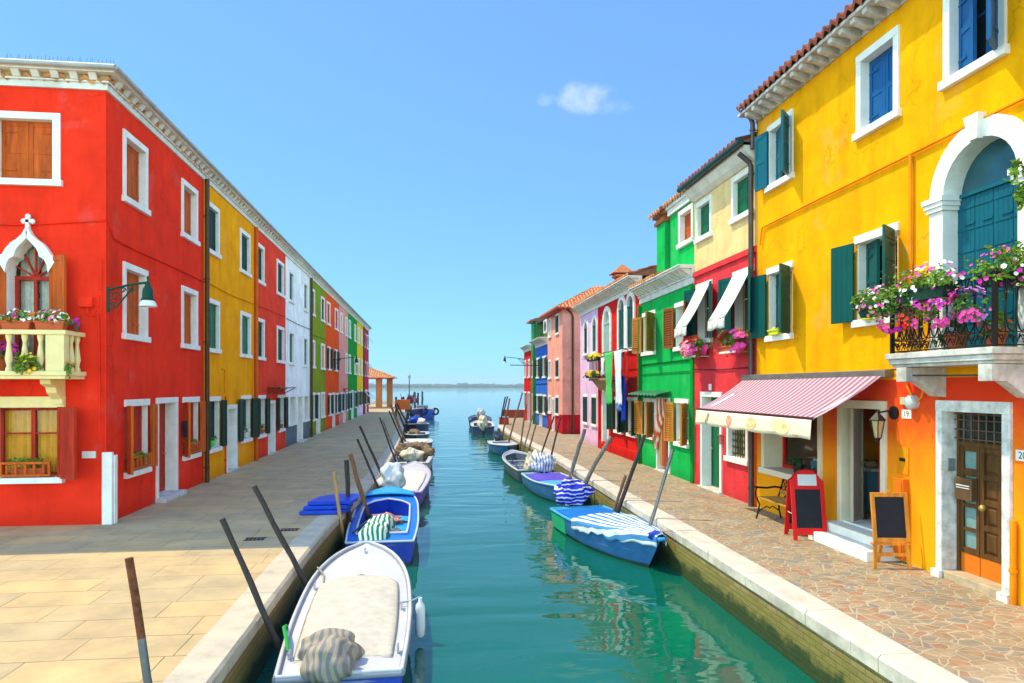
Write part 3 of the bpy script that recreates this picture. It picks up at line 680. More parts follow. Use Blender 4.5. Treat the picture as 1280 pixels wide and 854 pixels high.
        c = h.part(mb, 'cornice', [band, m])
        if gutter:
            mb = MB(); mb.tube([f.P(s0+.01-g0, proj+.03, z+hgt+.015), f.P(s1-.01, proj+.03, z+hgt+.015)], .05, 10)
            h.part(mb, 'gutter', gm or mat('gutter_zinc', (.35,.36,.36), .5, .2, 4), smooth=50)
    def roof(h, z, over=.42, slope=.32, s0=None, s1=None, depth=None, m=None, res=6, parent=None, cut=None):
        f = h.fac; s0 = h.s0 if s0 is None else s0; s1 = h.s1 if s1 is None else s1; D = (depth or h.depth)
        L = (D/2+over); up = (-f.n+Vector((0,0,slope))).normalized(); Ls = L*math.sqrt(1+slope*slope)
        mb = tiles(f.P(s0, over, z), f.d, s1-s0, up, Ls, res)
        top = f.P(s0, over, z)+up*Ls
        back = f.P(s0, -D-.3, z)
        mb.poly([top, top+f.d*(s1-s0), back+f.d*(s1-s0), back], 1)
        for q in (0, s1-s0): mb.poly([f.P(s0+q, over-.05, z-.02), top+f.d*q, back+f.d*q], 1)
        return h.part(mb, 'roof', [m or TERRAL, mat('roof_underside', (.2,.1,.06), .9)], smooth=40)
    def pipe(h, s, z0, z1, r=.05, m=BRONZE, o=.09, name='drainpipe', shoe=False, top=None):
        f = h.fac; mb = MB(); pts = [f.P(s,o,z0), f.P(s,o,z1)]
        if top: pts += [f.P(s, o+.04, z1+.1), f.P(s, top, z1+.28)]
        mb.tube(pts, r, 10)
        z = z0+.4
        while z < z1:
            mb.tube([f.P(s,o,z-.02), f.P(s,o,z+.02)], r+.014, 10); mb.bar(f.P(s,0,z), f.P(s,o,z), .02, .02); z += 1.7
        return h.part(mb, name, m, smooth=50)
    def cable(h, pts, r=.012, m=None):
        mb = MB(); mb.tube([h.fac.P(s, o, z) for s, o, z in pts], r, 6); return h.part(mb, 'cable', m or IRON, smooth=60)
BRASS = metal('brass', (0.5, 0.33, 0.1), 0.35)
def tiles(P0, a, La, b, Lb, res=6, pitch=.21, course=.36, limit=None):
    """barrel tiles: corrugated along a, stepped in courses up the slope b"""
    mb = MB(); a = Vector(a).normalized(); b = Vector(b).normalized(); nrm = a.cross(b).normalized()
    if nrm.z < 0: nrm = -nrm
    nw = max(1, int(round(La/pitch))); nu = nw*res; nc = max(1, int(round(Lb/course)))
    vs_ = [(0.0, -.05)]
    for j in range(nc): vs_ += [(j/nc, .030), ((j+.97)/nc, .0)]
    vs_.append((1.0, 0.0)); rnd = random.Random(int(La*1000)+int(Lb*77))
    jit = [[rnd.uniform(-.012, .012) for _ in range(nw+1)] for _ in range(nc+1)]
    base = len(mb.v)
    for jv, (v, lift) in enumerate(vs_):
        for i in range(nu+1):
            x = i/nu*La; top = limit(x) if limit else Lb; y = v*Lb
            if limit: lo, hi = top; y = max(lo, min(hi, y))
            w = nw*i/nu; hgt = .045*math.cos(2*math.pi*w)+lift+jit[jv//2][int(w) % (nw+1)]
            mb.v.append(Vector(P0)+a*x+b*(y+jit[jv//2][int(w+.5) % (nw+1)])+nrm*hgt)
    for j in range(len(vs_)-1):
        for i in range(nu):
            q = base+j*(nu+1)+i; mb.f.append((q, q+1, q+nu+2, q+nu+1)); mb.mi.append(0)
    return mb
# ------------------------------------------------------------------ the setting
def struct(mb, name, m, **kw): o = mb.build(name, m, **kw); o['kind'] = 'structure'; return o
WZ = -0.75
mb = MB(); mb.poly([(-2500,-60,WZ), (2500,-60,WZ), (2500,5000,WZ), (-2500,5000,WZ)]); struct(mb, 'lagoon_water', WATER)
LEDGE = [(-12,-1.92),(11.5,-1.92),(13.8,-1.86),(16,-1.65),(18.7,-1.46),(23,-1.38),(28.5,-1.37),(36,-1.45),(45,-1.65),(55,-1.95),(70,-2.3),(90,-2.7),(101,-3.0)]
REDGE = [(-12,4.25),(5.5,4.28),(9,4.34),(13,4.42),(25,4.52),(34,4.36),(41,4.30),(45,4.40),(48.5,4.95),(52,5.5),(56.4,6.0)]
def interp(E, y):
    for (a, p), (b, q) in zip(E, E[1:]):
        if a <= y <= b: return p+(q-p)*(y-a)/(b-a)
    return E[-1][1]
def dense(E, st=1.0):
    out = []
    for (a, p), (b, q) in zip(E, E[1:]):
        n = max(1, int((b-a)/st)); out += [(a+(b-a)*k/n, p+(q-p)*k/n) for k in range(n)]
    out.append(E[-1])
    for _ in range(4): out = [out[0]]+[(o[0], (p[1]+2*o[1]+n[1])/4) for p, o, n in zip(out, out[1:], out[2:])]+[out[-1]]
    return out
LE, RE = dense(LEDGE), dense(REDGE)
CW = .40
def quay(E, far, side, nm):
    sg = -1 if side == 'l' else 1
    wallm, pavem = (QWL, SLABS) if side == 'l' else (QWR, CRAZY)
    mb = MB()       # brick retaining wall
    for (y0, x0), (y1, x1) in zip(E, E[1:]):
        i = .04*sg; mb.poly([(x0+i,y0,-2.2), (x1+i,y1,-2.2), (x1+i,y1,-.13), (x0+i,y0,-.13)])
    ye, xe = E[-1]; i = .04*sg
    mb.poly([(xe+i,ye,-2.2), (far,ye,-2.2), (far,ye,-.13), (xe+i,ye,-.13)])
    struct(mb, 'canal_wall_'+nm, wallm)
    mb = MB()       # kerb of long stone blocks, each with its own joint
    rnd = random.Random(3 if side == 'l' else 4); y = E[0][0]
    while y < ye-.2:
        L = rnd.uniform(1.3, 2.2); y2 = min(y+L, ye); n = 3; ys = [y+(y2-y)*k/n for k in range(n+1)]; g = .006; dz = rnd.uniform(-.004, .004)
        for a, b in zip(ys, ys[1:]):
            a2 = a+(g if a == y else 0); b2 = b-(g if b == y2 else 0)
            xa, xb = interp(E, a), interp(E, b)
            c = [(xa,a2),(xb,b2),(xb+sg*CW,b2),(xa+sg*CW,a2)]
            ring = lambda z, ins: [(c[0][0]+sg*ins,c[0][1],z),(c[1][0]+sg*ins,c[1][1],z),(c[2][0],c[2][1],z),(c[3][0],c[3][1],z)]
            mb.rings([ring(-.17,.008), ring(-.03+dz,rnd.uniform(-.006,.006)), ring(.006+dz,.022+rnd.uniform(0,.014))], True, True)
        y = y2
    struct(mb, 'kerb_'+nm, KERB if side == 'l' else KERBR, smooth=30)
    mb = MB()
    for (y0, x0), (y1, x1) in zip(E, E[1:]):
        mb.poly([(x0+sg*CW,y0,0), (x1+sg*CW,y1,0), (far,y1,0), (far,y0,0)])
    struct(mb, 'pavement_'+nm, pavem)
KERB = mat('kerb_istrian_stone', (0.50, 0.44, 0.34), 0.85, 0.30, 2.6, 0.012, 9, streak=0.55)
KERBR = mat('kerb_istrian_white', (0.56, 0.52, 0.45), 0.85, 0.32, 2.6, 0.012, 9, streak=0.55)
quay(LE, -60, 'l', 'left'); quay(RE, 60, 'r', 'right')

# the far shore of the lagoon
mb = MB(); mb.box(-900, 1100, 1500, 1720, -1.5, -.2); mb.box(-900, 1100, 1496, 1500, -1.5, .1); struct(mb, 'far_island', mat('marsh', (.10,.12,.06), .9))
mb = MB(); rnd = random.Random(11)
for k in range(620):
    x = rnd.uniform(-800, 1000); dens = .5+.5*noise.noise(Vector((x*.008, 3, 0)))
    h = rnd.uniform(3, 6.5)+5*max(0, dens+rnd.uniform(-.2, .2)); w = rnd.uniform(7, 20)
    mb.blob((x, rnd.uniform(1515, 1600), h*.4-.5), (w, rnd.uniform(6,14), h*.62), .28, 2.2, k, 9, 6)
o = mb.build('far_treeline', mat('far_foliage', (.025,.06,.04), .95, .35, .05), smooth=80)
tag(o, 'low dark green wood along the far shore of the lagoon', 'treeline', kind='stuff')

# ------------------------------------------------------------------ left row of houses
FL = Fac((-6.06, 13.7), (-.0016, 1), (1, 0))
FF = Fac((-6.06, 13.7), (-1, 0), (0, -1))
PL = {n: plaster(n, c) for n, c in dict(
    red=(.88,.034,.012), yellow=(.97,.345,.001), red2=(.80,.055,.025), white=(.82,.83,.85), olive=(.22,.28,.012), orange=(.88,.085,.006), pink=(.80,.30,.24),
    green=(.008,.26,.03), yellow2=(.92,.46,.01), crimson=(.55,.015,.06), gold=(.92,.365,.001), ochre=(.80,.27,.008), shopred=(.74,.035,.008), rose=(.68,.045,.055),
    cream=(.80,.56,.26), green3=(.008,.42,.085), red3=(.62,.014,.010), lilac=(.74,.48,.70), salmon=(.80,.33,.25), base_red=(.48,.008,.015), blue=(.03,.15,.62), grey=(.13,.16,.19), palegreen=(.25,.5,.42)).items()}
ZC = 8.17
def left_house(name, label, s0, s1, m, zones=None):
    return House(name, label, FL, s0, s1, ZC+.08, zones or [(-1, 20, PL[m])], depth=8)
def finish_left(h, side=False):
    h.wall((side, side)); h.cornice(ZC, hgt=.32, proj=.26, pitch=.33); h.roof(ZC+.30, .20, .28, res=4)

# -- red corner house (two facades)
h = left_house('red_house', 'large bright red corner house with balcony and white stone window frames', 0, 5.62, 'red')
RED = h
for s0, s1 in ((.70, 1.88), (3.94, 5.10)):
    for z0, z1 in ((6.28, 7.73), (3.54, 5.09)):
        h.win(s0, s1, z0, z1, depth=.19, shut='closed', sm=W_BROWN, sash=W_BROWN)
for s0, s1 in ((.80, 1.94), (4.06, 5.20)):
    h.win(s0, s1, .75, 2.33, fw=.02, depth=.2, shut='open', sm=W_ORANGE, ang=(142, 176), sash=W_RED, lint=.14, inner=W_RED, lw=.27)
h.door(2.36, 3.66, .10, 2.34, depth=.30, leaf=W_RED)
h.wall((False, True)); h.cornice(ZC, hgt=.32, proj=.26, pitch=.33, s0=.06, g0=.36)
mb = tiles(FL.P(-.10, .10, ZC+.18), FL.d, 6.06, (-FL.n+Vector((0,0,.28))).normalized(), 4.57, 4, limit=lambda x: (0, max(.02, min(4.57, x*1.038)))); h.part(mb, 'roof', TERRAL, smooth=40)
h.pipe(5.62, 0, 8.2, .06, BRONZE, .10)
h.cable([(0.05,.03,5.75), (.25,.03,5.45), (1.2,.03,5.42), (3.2,.025,5.44), (5.6,.03,5.43)], .02, PL['red'])
# front facade, belongs to the same house
hf = House.__new__(House)
hf.fac, hf.s0, hf.s1, hf.ztop, hf.zones, hf.depth, hf.zb = FF, 0, 9.0, ZC+.1, [(-1, 20, PL['red'])], 5.6, -.3
hf.root = RED.root; hf.holes = []; hf.mats = []
hf.win(.79, 2.02, 6.33, 7.70, shut='closed', sm=W_BROWN, depth=.18, fw=.14)
hf.win(4.6, 5.8, 6.33, 7.70, shut='closed', sm=W_BROWN, depth=.18, fw=.14)
hf.win(.80, 2.0, .80, 2.20, fw=.02, sill=.11, lint=.002, depth=.24, shut='open', sm=W_RED, ang=(143, 140), sash=W_RED, curtain=CURTAIN, curtain2=CURTY, so=.1, sillx=.09, bars=True)
hf.win(4.5, 5.8, .80, 2.24, fw=.02, shut='open', sm=W_RED, ang=(158, 140), sash=W_RED)
# ogee balcony door
def ogee_door(hf, cx, z0):
    f = FF; hw = .36; g = hf.part
    prof = [(-hw, z0), (-hw, 4.72), (-.34, 4.86), (-.30, 4.95), (-.22, 4.99), (-.20, 5.08), (-.16, 5.16), (-.08, 5.24), (0, 5.34)]
    inner = prof+[(-x, z) for x, z in reversed(prof[:-1])]
    hf.hole(cx-hw-.01, cx+hw+.01, z0, 5.36)
    fill = MB()
    up = [(x, z) for x, z in inner if z >= 4.7]
    half = len(up)//2
    for sg in (-1, 1):
        pts = up[:half+1] if sg < 0 else up[half:]
        for p, q in zip(pts, pts[1:]):
            fill.poly([f.P(cx+sg*(hw+.01), .001, 5.36), f.P(cx+p[0], .001, p[1]), f.P(cx+q[0], .001, q[1])])
    hood_o = [(-.50, 4.93), (-.52, 5.00), (-.42, 5.03), (-.36, 5.14), (-.27, 5.25), (-.17, 5.32), (-.08, 5.41), (-.02, 5.53)]
    hood_i = [(-.37, 4.70), (-.345, 4.86), (-.30, 4.95), (-.22, 5.0), (-.20, 5.08), (-.16, 5.16), (-.08, 5.25), (-.0, 5.34)]
    mb = MB()
    for sg in (-1, 1):
        for k in range(7):
            p, q, u, v = hood_i[k], hood_i[k+1], hood_o[k], hood_o[k+1]
            A = [f.P(cx+sg*x, .12, z) for x, z in (p, q, v, u)]; B = [f.P(cx+sg*x, -.22, z) for x, z in (p, q)]; C = [f.P(cx+sg*x, -.005, z) for x, z in (u, v)]
            mb.poly(A); mb.poly([A[0], A[1], B[1], B[0]]); mb.poly([A[3], A[2], C[1], C[0]])
    # little trefoil cross finial
    f.box(mb, cx-.03, cx+.03, .02, .10, 5.46, 5.74); 
    for dx, dz in ((-.075, 5.66), (.075, 5.66), (0, 5.75)): mb.blob(f.P(cx+dx, .06, dz), (.05, .04, .05), 0, nu=10, nv=6)
    f.box(mb, cx-.075, cx+.075, .02, .10, 5.635, 5.685)
    f.box(mb, cx-hw-.05, cx-hw, -.22, .03, z0, 4.8); f.box(mb, cx+hw, cx+hw+.05, -.22, .03, z0, 4.8)
    w = g(mb, 'balcony_door', STONE, smooth=35)
    g(fill, 'spandrel', PL['red'], w)
    mb = MB(); o0, o1 = -.24, -.18
    for s in (-hw, -.03, hw-.06): f.box(mb, cx+s, cx+s+.06, o0, o1, z0, 4.62)
    f.box(mb, cx-hw, cx+hw, o0+.003, o1+.003, 4.60, 4.68); f.box(mb, cx-hw, cx+hw, o0+.003, o1+.003, z0, z0+.25)
    for k in range(5):
        t = math.pi*(.12+.76*k/4); mb.bar(f.P(cx, -.2, 4.66), f.P(cx+.42*math.cos(t), -.2, 4.66+.62*math.sin(t)), .03, .04, (0,1,0))
    g(mb, 'sash', W_RED, w)
    mb = MB(); mb.poly([f.P(cx-hw,-.22,z0), f.P(cx+hw,-.22,z0), f.P(cx+hw,-.22,5.35), f.P(cx-hw,-.22,5.35)]); g(mb, 'pane', CLEAR, w)
    for x0, x1 in ((cx-hw, cx-.02), (cx+.02, cx+hw)):
        mb = MB(); mb.grid(lambda u, v: f.P(x0+(x1-x0)*u, -.34+.02*math.sin(u*30)+.008*math.sin(u*13+2*v), z0+(5.3-z0)*v), 30, 3); g(mb, 'curtain', CURTAIN, w, smooth=60)
    g(leaf_mb(f, cx-hw-.02, 1, .42, z0, 5.02, 150, .05), 'shutter', W_BROWN, w); g(leaf_mb(f, cx+hw+.02, -1, .42, z0, 5.02, 150, .05), 'shutter', W_BROWN, w)
ogee_door(hf, 1.33, 2.87)
hf.wall((False, False)); hf.cornice(ZC, hgt=.32, proj=.26, pitch=.33, corner=True, g0=.30)
# hipped front slope
mb = tiles((-6.06-9.54, 13.7-.10, ZC+.18), (1,0,0), 9.64, Vector((0,1,.28)), 4.57, 4, limit=lambda x: (0, max(.02, min(4.57, (9.64-x)*1.038)))); hf.part(mb, 'roof', TERRAL, smooth=40)
# balcony of the red house
bal = MB()
f = FF; bs0, bs1, bo = .40, 2.28, .68
f.box(bal, bs0-.06, bs1+.06, 0, bo+.06, 2.79, 2.87); f.box(bal, bs0-.03, bs1+.03, 0, bo+.03, 2.73, 2.79)
bal = hf.part(bal, 'balcony', CREAMST, bevel=.008)
mb = MB()
for a, b in ((bs0, bs1),):
    f.box(mb, a-.04, b+.04, bo-.16, bo+.04, 3.52, 3.60); f.box(mb, a-.04, a+.12, .0, bo-.16, 3.52, 3.60); f.box(mb, b-.12, b+.04, .0, bo-.16, 3.52, 3.60)
hf.part(mb, 'balustrade_rail', CREAMST, bal, bevel=.008)
for a, b in ((bs0-.01, bs0+.30), (bs1-.30, bs1+.01)):
    mb = MB(); f.box(mb, a, b, bo-.15, bo+.02, 2.872, 3.52); hf.part(mb, 'corner_pier', CREAMST, bal, bevel=.006)
mb = MB()
for k in range(70):
    c = FF.P(-.25+k*.07, .24, ZC+.32); mb.tube([c, c+Vector((.012*((k*7) % 5-2), -.03*(k % 3-1), .17))], .0035, 4)
hf.part(mb, 'bird_spikes', LEAD)
def baluster(mb, c, z0, z1):
    h_ = z1-z0; mb.lathe(c, [(.055, z0-c[2]), (.055, z0-c[2]+.05), (.035, z0-c[2]+.09), (.062, z0-c[2]+h_*.33), (.045, z0-c[2]+h_*.55), (.030, z0-c[2]+h_*.78), (.05, z1-c[2]-.06), (.055, z1-c[2])], 10)
for k in range(5):
    mb = MB(); c = f.P(bs0+.42+k*.26, bo-.06, 0); baluster(mb, c, 2.87, 3.52); hf.part(mb, 'baluster', CREAMST, bal, smooth=50)
for o_ in (.12, .34):
    mb = MB(); baluster(mb, f.P(bs0+.05, o_, 0), 2.87, 3.52); hf.part(mb, 'baluster', CREAMST, bal, smooth=50)
for sc in (.80, 2.0):
    mb = MB(); pr = [(0, 2.24), (.10, 2.26), (.12, 2.36), (.30, 2.48), (.34, 2.58), (.50, 2.64), (.52, 2.728), (0, 2.728)]
    mb.extrude_poly([f.P(sc-.09, o_, z) for o_, z in pr], FF.d*.18); hf.part(mb, 'bracket', CREAMST, bal, bevel=.006)
mb = MB(); f.box(mb, .70, 2.12, .004, .07, 2.205, 2.41); hf.part(mb, 'lintel', CREAMST, bevel=.006)
mb = MB(); f.box(mb, .17, .41, .002, .035, 1.25, 1.38); hf.part(mb, 'plaque', STONE, bevel=.004)
mb = MB(); f.box(mb, -.13, .05, -.02, .06, 0, 1.36); f.box(mb, -.16, -.132, -.12, .0, 0, 1.30); hf.part(mb, 'corner_guard', STONE, bevel=.01)
mb = MB(); f.box(mb, .19, .44, .0, .12, 4.08, 4.27); hf.part(mb, 'junction_box', PL['red'], bevel=.01)
mb = MB(); mb.tube([f.P(.30,.05,4.08), f.P(.29,.06,3.95), f.P(.22,.05,3.9), f.P(.12,.04,3.95), f.P(.1,.03,3.2), f.P(.09,.03,1.4)], .018, 6); mb.tube([f.P(.07,.03,5.0), f.P(.05,.03,3.0), f.P(.06,.03,.1)], .014, 6); hf.part(mb, 'cable', PL['red'], smooth=60)
mb = MB(); mb.tube([f.P(9,.03,5.62), f.P(1.4,.03,5.60), f.P(.3,.03,5.70), f.P(-.02,.05,5.72)], .02, 6); hf.part(mb, 'cable', PL['red'], smooth=60)
mb = MB(); mb.box(-6.02, -5.9, 17.58, 17.74, 1.35, 1.75); RED.part(mb, 'letter_box', IRON, bevel=.01)

# -- the rest of the row
def row(name, label, s0, s1, m, tops, mids, zones=None, mt='closed', mm='closed', st=W_GREEN, smid=W_GREEN, wkw={}):
    h = left_house(name, label, s0, s1, m, zones); dp = .13 if s0 < 22 else .10
    for i, (a, b) in enumerate(tops): h.win(a, b, 6.28, 7.72, depth=dp, shut=mt, sm=st, **wkw)
    for i, (a, b) in enumerate(mids): h.win(a, b, 3.54, 5.05, depth=dp, shut=mm, sm=smid, **wkw)
    return h
h = row('yellow_house', 'narrow sunny yellow house between bright red corner house and dull red house', 5.62, 11.03, 'yellow', ((5.84,6.98),(9.2,10.42)), ((5.86,7.0),(9.25,10.5)), mt='closed', smid=W_GREEN2)
YEL = h
h.win(5.95, 7.05, .74, 2.31, fw=.02, shut='open', ang=(176, 174), sm=W_GREEN, glass=GLASS, inner=W_GREEN, lw=.34); h.win(9.35, 10.5, .74, 2.30, fw=.02, shut='open', ang=(176, 170), sm=W_GREEN, inner=W_GREEN)
h.door(7.68, 8.86, 0, 2.03, depth=.35, leaf=paint('white_door', (.6,.62,.62))); finish_left(h)
h.pipe(11.02, 0, 8.15, .055, plaster('orange_pipe', (.62,.13,.01)), .09)
h.cable([(5.7,.025,5.46),(8,.025,5.40),(11,.025,5.46)], .015, PL['ochre']); h.cable([(7.5,.02,2.4),(7.5,.02,3.1),(7.2,.02,3.12)], .015, PL['ochre'])
h.pipe(7.52, 0, 2.3, .02, PL['shopred'], .04, name='gas_pipe')
h = row('dull_red_house', 'dull red house beside the yellow house with small canopy over its door', 11.03, 16.3, 'red2', ((11.2,12.42),(14.56,15.88)), ((11.2,12.46),(14.58,15.92)), mt='closed')
h.win(11.4, 12.6, .73, 2.28, fw=.02, shut='open', ang=(176, 174), sm=W_GREEN, inner=W_GREEN, lw=.34); h.win(14.8, 15.95, .73, 2.25, fw=.02, shut='open', ang=(176, 174), sm=W_GREEN, inner=W_GREEN, lw=.34)
h.door(13.1, 14.25, 0, 2.05, depth=.35, leaf=paint('grey_door', (.5,.48,.45)))
mb = MB(); FL.box(mb, 12.9, 16.0, 0, .5, 2.52, 2.56); 
for s in (13.0, 14.4, 15.9): mb.bar(FL.P(s,.0,2.3), FL.P(s,.45,2.52), .03, .03)
h.part(mb, 'door_canopy', BRONZE); finish_left(h)
h.cable([(11.1,.025,5.45),(13,.025,5.5),(16.2,.025,5.55)], .014, PL['red2'])
h = row('white_house', 'white house with blue grey base and teal shutters in the left row', 16.3, 22.25, 'white', ((16.9,18.02),(20.45,21.55)), ((16.9,18.05),(20.45,21.6)), zones=[(-1, .85, PL['grey']), (.85, 20, PL['white'])], st=W_TEAL, smid=W_TEAL)
WHT = h
h.win(17.05, 18.5, .85, 2.25, shut=None); h.win(20.5, 21.9, .85, 2.22, shut=None); h.door(18.85, 20.2, .06, 2.23, depth=.3, leaf=W_BEIGE); finish_left(h)
h.pipe(22.25, 0, 8.15, .06, BRONZE, .1); h.cable([(16.4,.025,5.5),(19,.025,5.48),(22.2,.025,5.52)], .014, LEAD)
h = row('olive_house', 'olive green house between white house and orange house', 22.25, 27.6, 'olive', ((22.6,23.72),(25.9,27.2)), ((22.6,23.8),(25.9,27.3)), st=W_GREEN, smid=W_BEIGE)
h.win(22.85, 23.9, .76, 2.27, fw=.02, shut='open', ang=(176, 174), sm=W_GREEN, inner=W_GREEN, lw=.34); h.door(24.3, 25.5, 0, 2.25, depth=.3, leaf=W_BEIGE); h.win(26.0, 27.3, .78, 2.27, shut='closed', sm=W_GREEN2); finish_left(h)
h.cable([(22.4,.025,5.3),(27.5,.025,5.35)], .014, PL['olive'])
h = row('orange_house', 'vivid orange house with dark open shutters on its middle floor', 27.6, 33.8, 'orange', ((28.1,29.5),(31.7,33.2)), (), st=W_RED)
for a, b in ((28.5,29.7),(31.6,32.8)): h.win(a, b, 3.56, 5.02, fw=.02, shut='open', ang=(176, 174), sm=W_GREEN, inner=W_GREEN, lw=.34)
h.win(28.8, 30.0, .78, 2.18, fw=.02, shut='open', ang=(176, 174), sm=W_GREEN, inner=W_GREEN, lw=.34); h.door(30.5, 31.6, 0, 2.2, depth=.3, leaf=W_BEIGE); h.win(32.1, 33.3, .76, 2.16, fw=.02, shut='open', ang=(176, 174), sm=W_GREEN, inner=W_GREEN, lw=.34); finish_left(h)
h = row('pink_house', 'salmon pink house beside orange house in the left row', 33.8, 39.0, 'pink', ((34.4,35.6),(37.4,38.6)), ((37.4,38.6),), st=W_BEIGE, smid=W_BEIGE)
h.win(34.4, 35.5, .78, 2.18, fw=.02, shut='open', ang=(176, 174), sm=W_GREEN, inner=W_GREEN, lw=.34); h.door(36.0, 37.1, 0, 2.2, depth=.3, leaf=W_BEIGE); h.win(37.6, 38.6, .76, 2.16, fw=.02, shut='open', ang=(176, 174), sm=W_GREEN, inner=W_GREEN, lw=.34)
mb = MB(); FL.box(mb, 35.9, 37.3, 0, .5, 2.4, 2.45); h.part(mb, 'door_canopy', W_RED); finish_left(h)
h = row('green_house', 'emerald green house between pink house and narrow yellow house far along the left row', 39.0, 45.7, 'green', ((39.5,40.7),(43.4,44.6)), ((39.5,40.7),(43.4,44.6)), st=W_BEIGE, smid=W_BEIGE)
h.door(41.2, 42.6, 0, 2.3, depth=.3, leaf=paint('pale_green_door', (.35,.6,.5))); h.win(39.6, 40.6, .8, 2.2, fw=.02, shut='open', ang=(176, 174), sm=W_GREEN, inner=W_GREEN, lw=.34); h.win(43.6, 44.6, .8, 2.2, fw=.02, shut='open', ang=(176, 174), sm=W_GREEN, inner=W_GREEN, lw=.34); finish_left(h)
h = row('slim_yellow_house', 'slim pale yellow house second from the far end of the left row', 45.7, 51.0, 'yellow2', ((46.3,47.5),(49.2,50.3)), ((46.3,47.5),(49.2,50.3)), zones=[(-1, .8, PL['lilac']), (.8, 20, PL['yellow2'])], st=W_BEIGE, smid=W_BEIGE)
for a, b in ((46.5,47.5),(49.1,50.1)): h.win(a, b, .85, 2.25, fw=.02, shut='open', ang=(176, 174), sm=W_GREEN, inner=W_GREEN, lw=.34)
h.pipe(51.0, 0, 8.15, .07, BRONZE, .1); finish_left(h)
h = row('crimson_house', 'crimson house with striped window awnings at the far end of the left row', 51.0, 57.1, 'crimson', ((51.7,52.9),(55,56.2)), ((51.7,52.9),(55,56.2)), st=W_GREEN)
h.door(53.4, 54.5, 0, 2.3, depth=.3, leaf=W_GREEN); h.win(51.8, 52.9, .8, 2.2, fw=.02, shut='open', ang=(176, 174), inner=W_GREEN, lw=.34); h.win(55, 56.1, .8, 2.2, fw=.02, shut='open', ang=(176, 174), inner=W_GREEN, lw=.34)
AWN = stripe_mat('awning_red_white', (.78,.76,.74), (.45,.03,.06), .16, 1)
for a, b in ((51.7,52.9),(55,56.2)):
    for z in (2.15, 4.95, 7.6):
        mb = MB(); mb.grid(lambda u, v: FL.P(a+(b-a)*u, .05+.62*v, z-.75*v), 6, 3); h.part(mb, 'window_awning', AWN, solid=.01)
finish_left(h, True)
# ------------------------------------------------------------------ right row of houses
FR = Fac((6.9, 0), (.0075, 1), (-1, 0))
# -- yellow house with the shop
def awning_tint_paint(name, stops):
    """limewash, ochre low down to red high up, ragged edges; the red puts awning-tinted light into the colour"""
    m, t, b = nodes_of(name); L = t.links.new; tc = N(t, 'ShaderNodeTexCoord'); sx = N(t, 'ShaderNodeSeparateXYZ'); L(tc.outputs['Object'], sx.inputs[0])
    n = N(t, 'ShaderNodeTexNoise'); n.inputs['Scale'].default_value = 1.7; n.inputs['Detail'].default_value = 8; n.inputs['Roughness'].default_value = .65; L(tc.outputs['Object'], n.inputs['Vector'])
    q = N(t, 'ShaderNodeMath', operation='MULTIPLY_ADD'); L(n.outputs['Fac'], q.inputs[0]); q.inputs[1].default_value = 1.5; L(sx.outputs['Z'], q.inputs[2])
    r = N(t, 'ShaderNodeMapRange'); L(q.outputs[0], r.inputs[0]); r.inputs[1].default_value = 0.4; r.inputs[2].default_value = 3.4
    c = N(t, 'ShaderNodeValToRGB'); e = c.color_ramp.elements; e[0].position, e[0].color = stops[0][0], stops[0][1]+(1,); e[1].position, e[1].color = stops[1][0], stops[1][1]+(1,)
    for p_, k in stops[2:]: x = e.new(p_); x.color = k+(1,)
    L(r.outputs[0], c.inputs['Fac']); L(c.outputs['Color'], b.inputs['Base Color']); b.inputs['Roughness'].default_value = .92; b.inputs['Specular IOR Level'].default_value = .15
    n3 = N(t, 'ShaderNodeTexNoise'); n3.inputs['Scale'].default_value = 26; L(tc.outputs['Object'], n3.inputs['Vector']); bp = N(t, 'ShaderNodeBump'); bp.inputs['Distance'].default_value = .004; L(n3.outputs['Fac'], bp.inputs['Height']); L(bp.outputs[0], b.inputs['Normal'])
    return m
SHOPWALL = awning_tint_paint('shop_wall_awning_tint', [(0.0, (.90,.38,.003)), (.42, (.90,.32,.003)), (.62, (.86,.22,.005)), (.80, (.80,.11,.008)), (.95, (.74,.04,.008))])  # redder upwards: the tinted light under the awning is painted into the wall
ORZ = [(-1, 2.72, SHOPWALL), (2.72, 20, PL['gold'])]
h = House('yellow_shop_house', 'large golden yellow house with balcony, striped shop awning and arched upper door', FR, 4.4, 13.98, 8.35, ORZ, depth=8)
YH = h
h.win(12.46, 13.47, 6.62, 7.98, depth=.2, shut='open', ang=(136, 168), sm=W_TEALB, sash=W_RED, curtain=CURTAIN, half=W_TEALB)
h.win(9.42, 10.45, 6.62, 8.0, depth=.2, shut='closed', sm=W_BLUE)
h.win(7.50, 8.52, 6.62, 8.05, depth=.2, shut='open', ang=(128, None), sm=W_BLUE, sash=W_BLUE, half=W_BLUE)
h.win(5.2, 6.2, 6.62, 8.05, depth=.2, shut='open', ang=(140, 150), sm=W_BLUE, sash=W_RED)
h.win(9.46, 10.47, 3.56, 5.06, fw=.03, depth=.24, shut='open', ang=(128, 168), sm=W_TEAL, style='plank', sash=W_BEIGE, curtain=CURTAIN, half=W_TEAL)
h.win(12.50, 13.46, 3.52, 5.04, fw=.03, depth=.24, shut='open', ang=(130, 168), sm=W_TEAL, style='plank', sash=W_BEIGE, half=W_TEAL)
h.arch(7.30, 8.50, 3.05, 5.15, ring=.25, depth=.24, leaves=4, leaf=W_TEALB, fan=mat('arch_glass', (.015,.09,.12), .15, .3, 2, spec=.6), style='plank', key=True, capital=True, sill=False, name='arched_door')
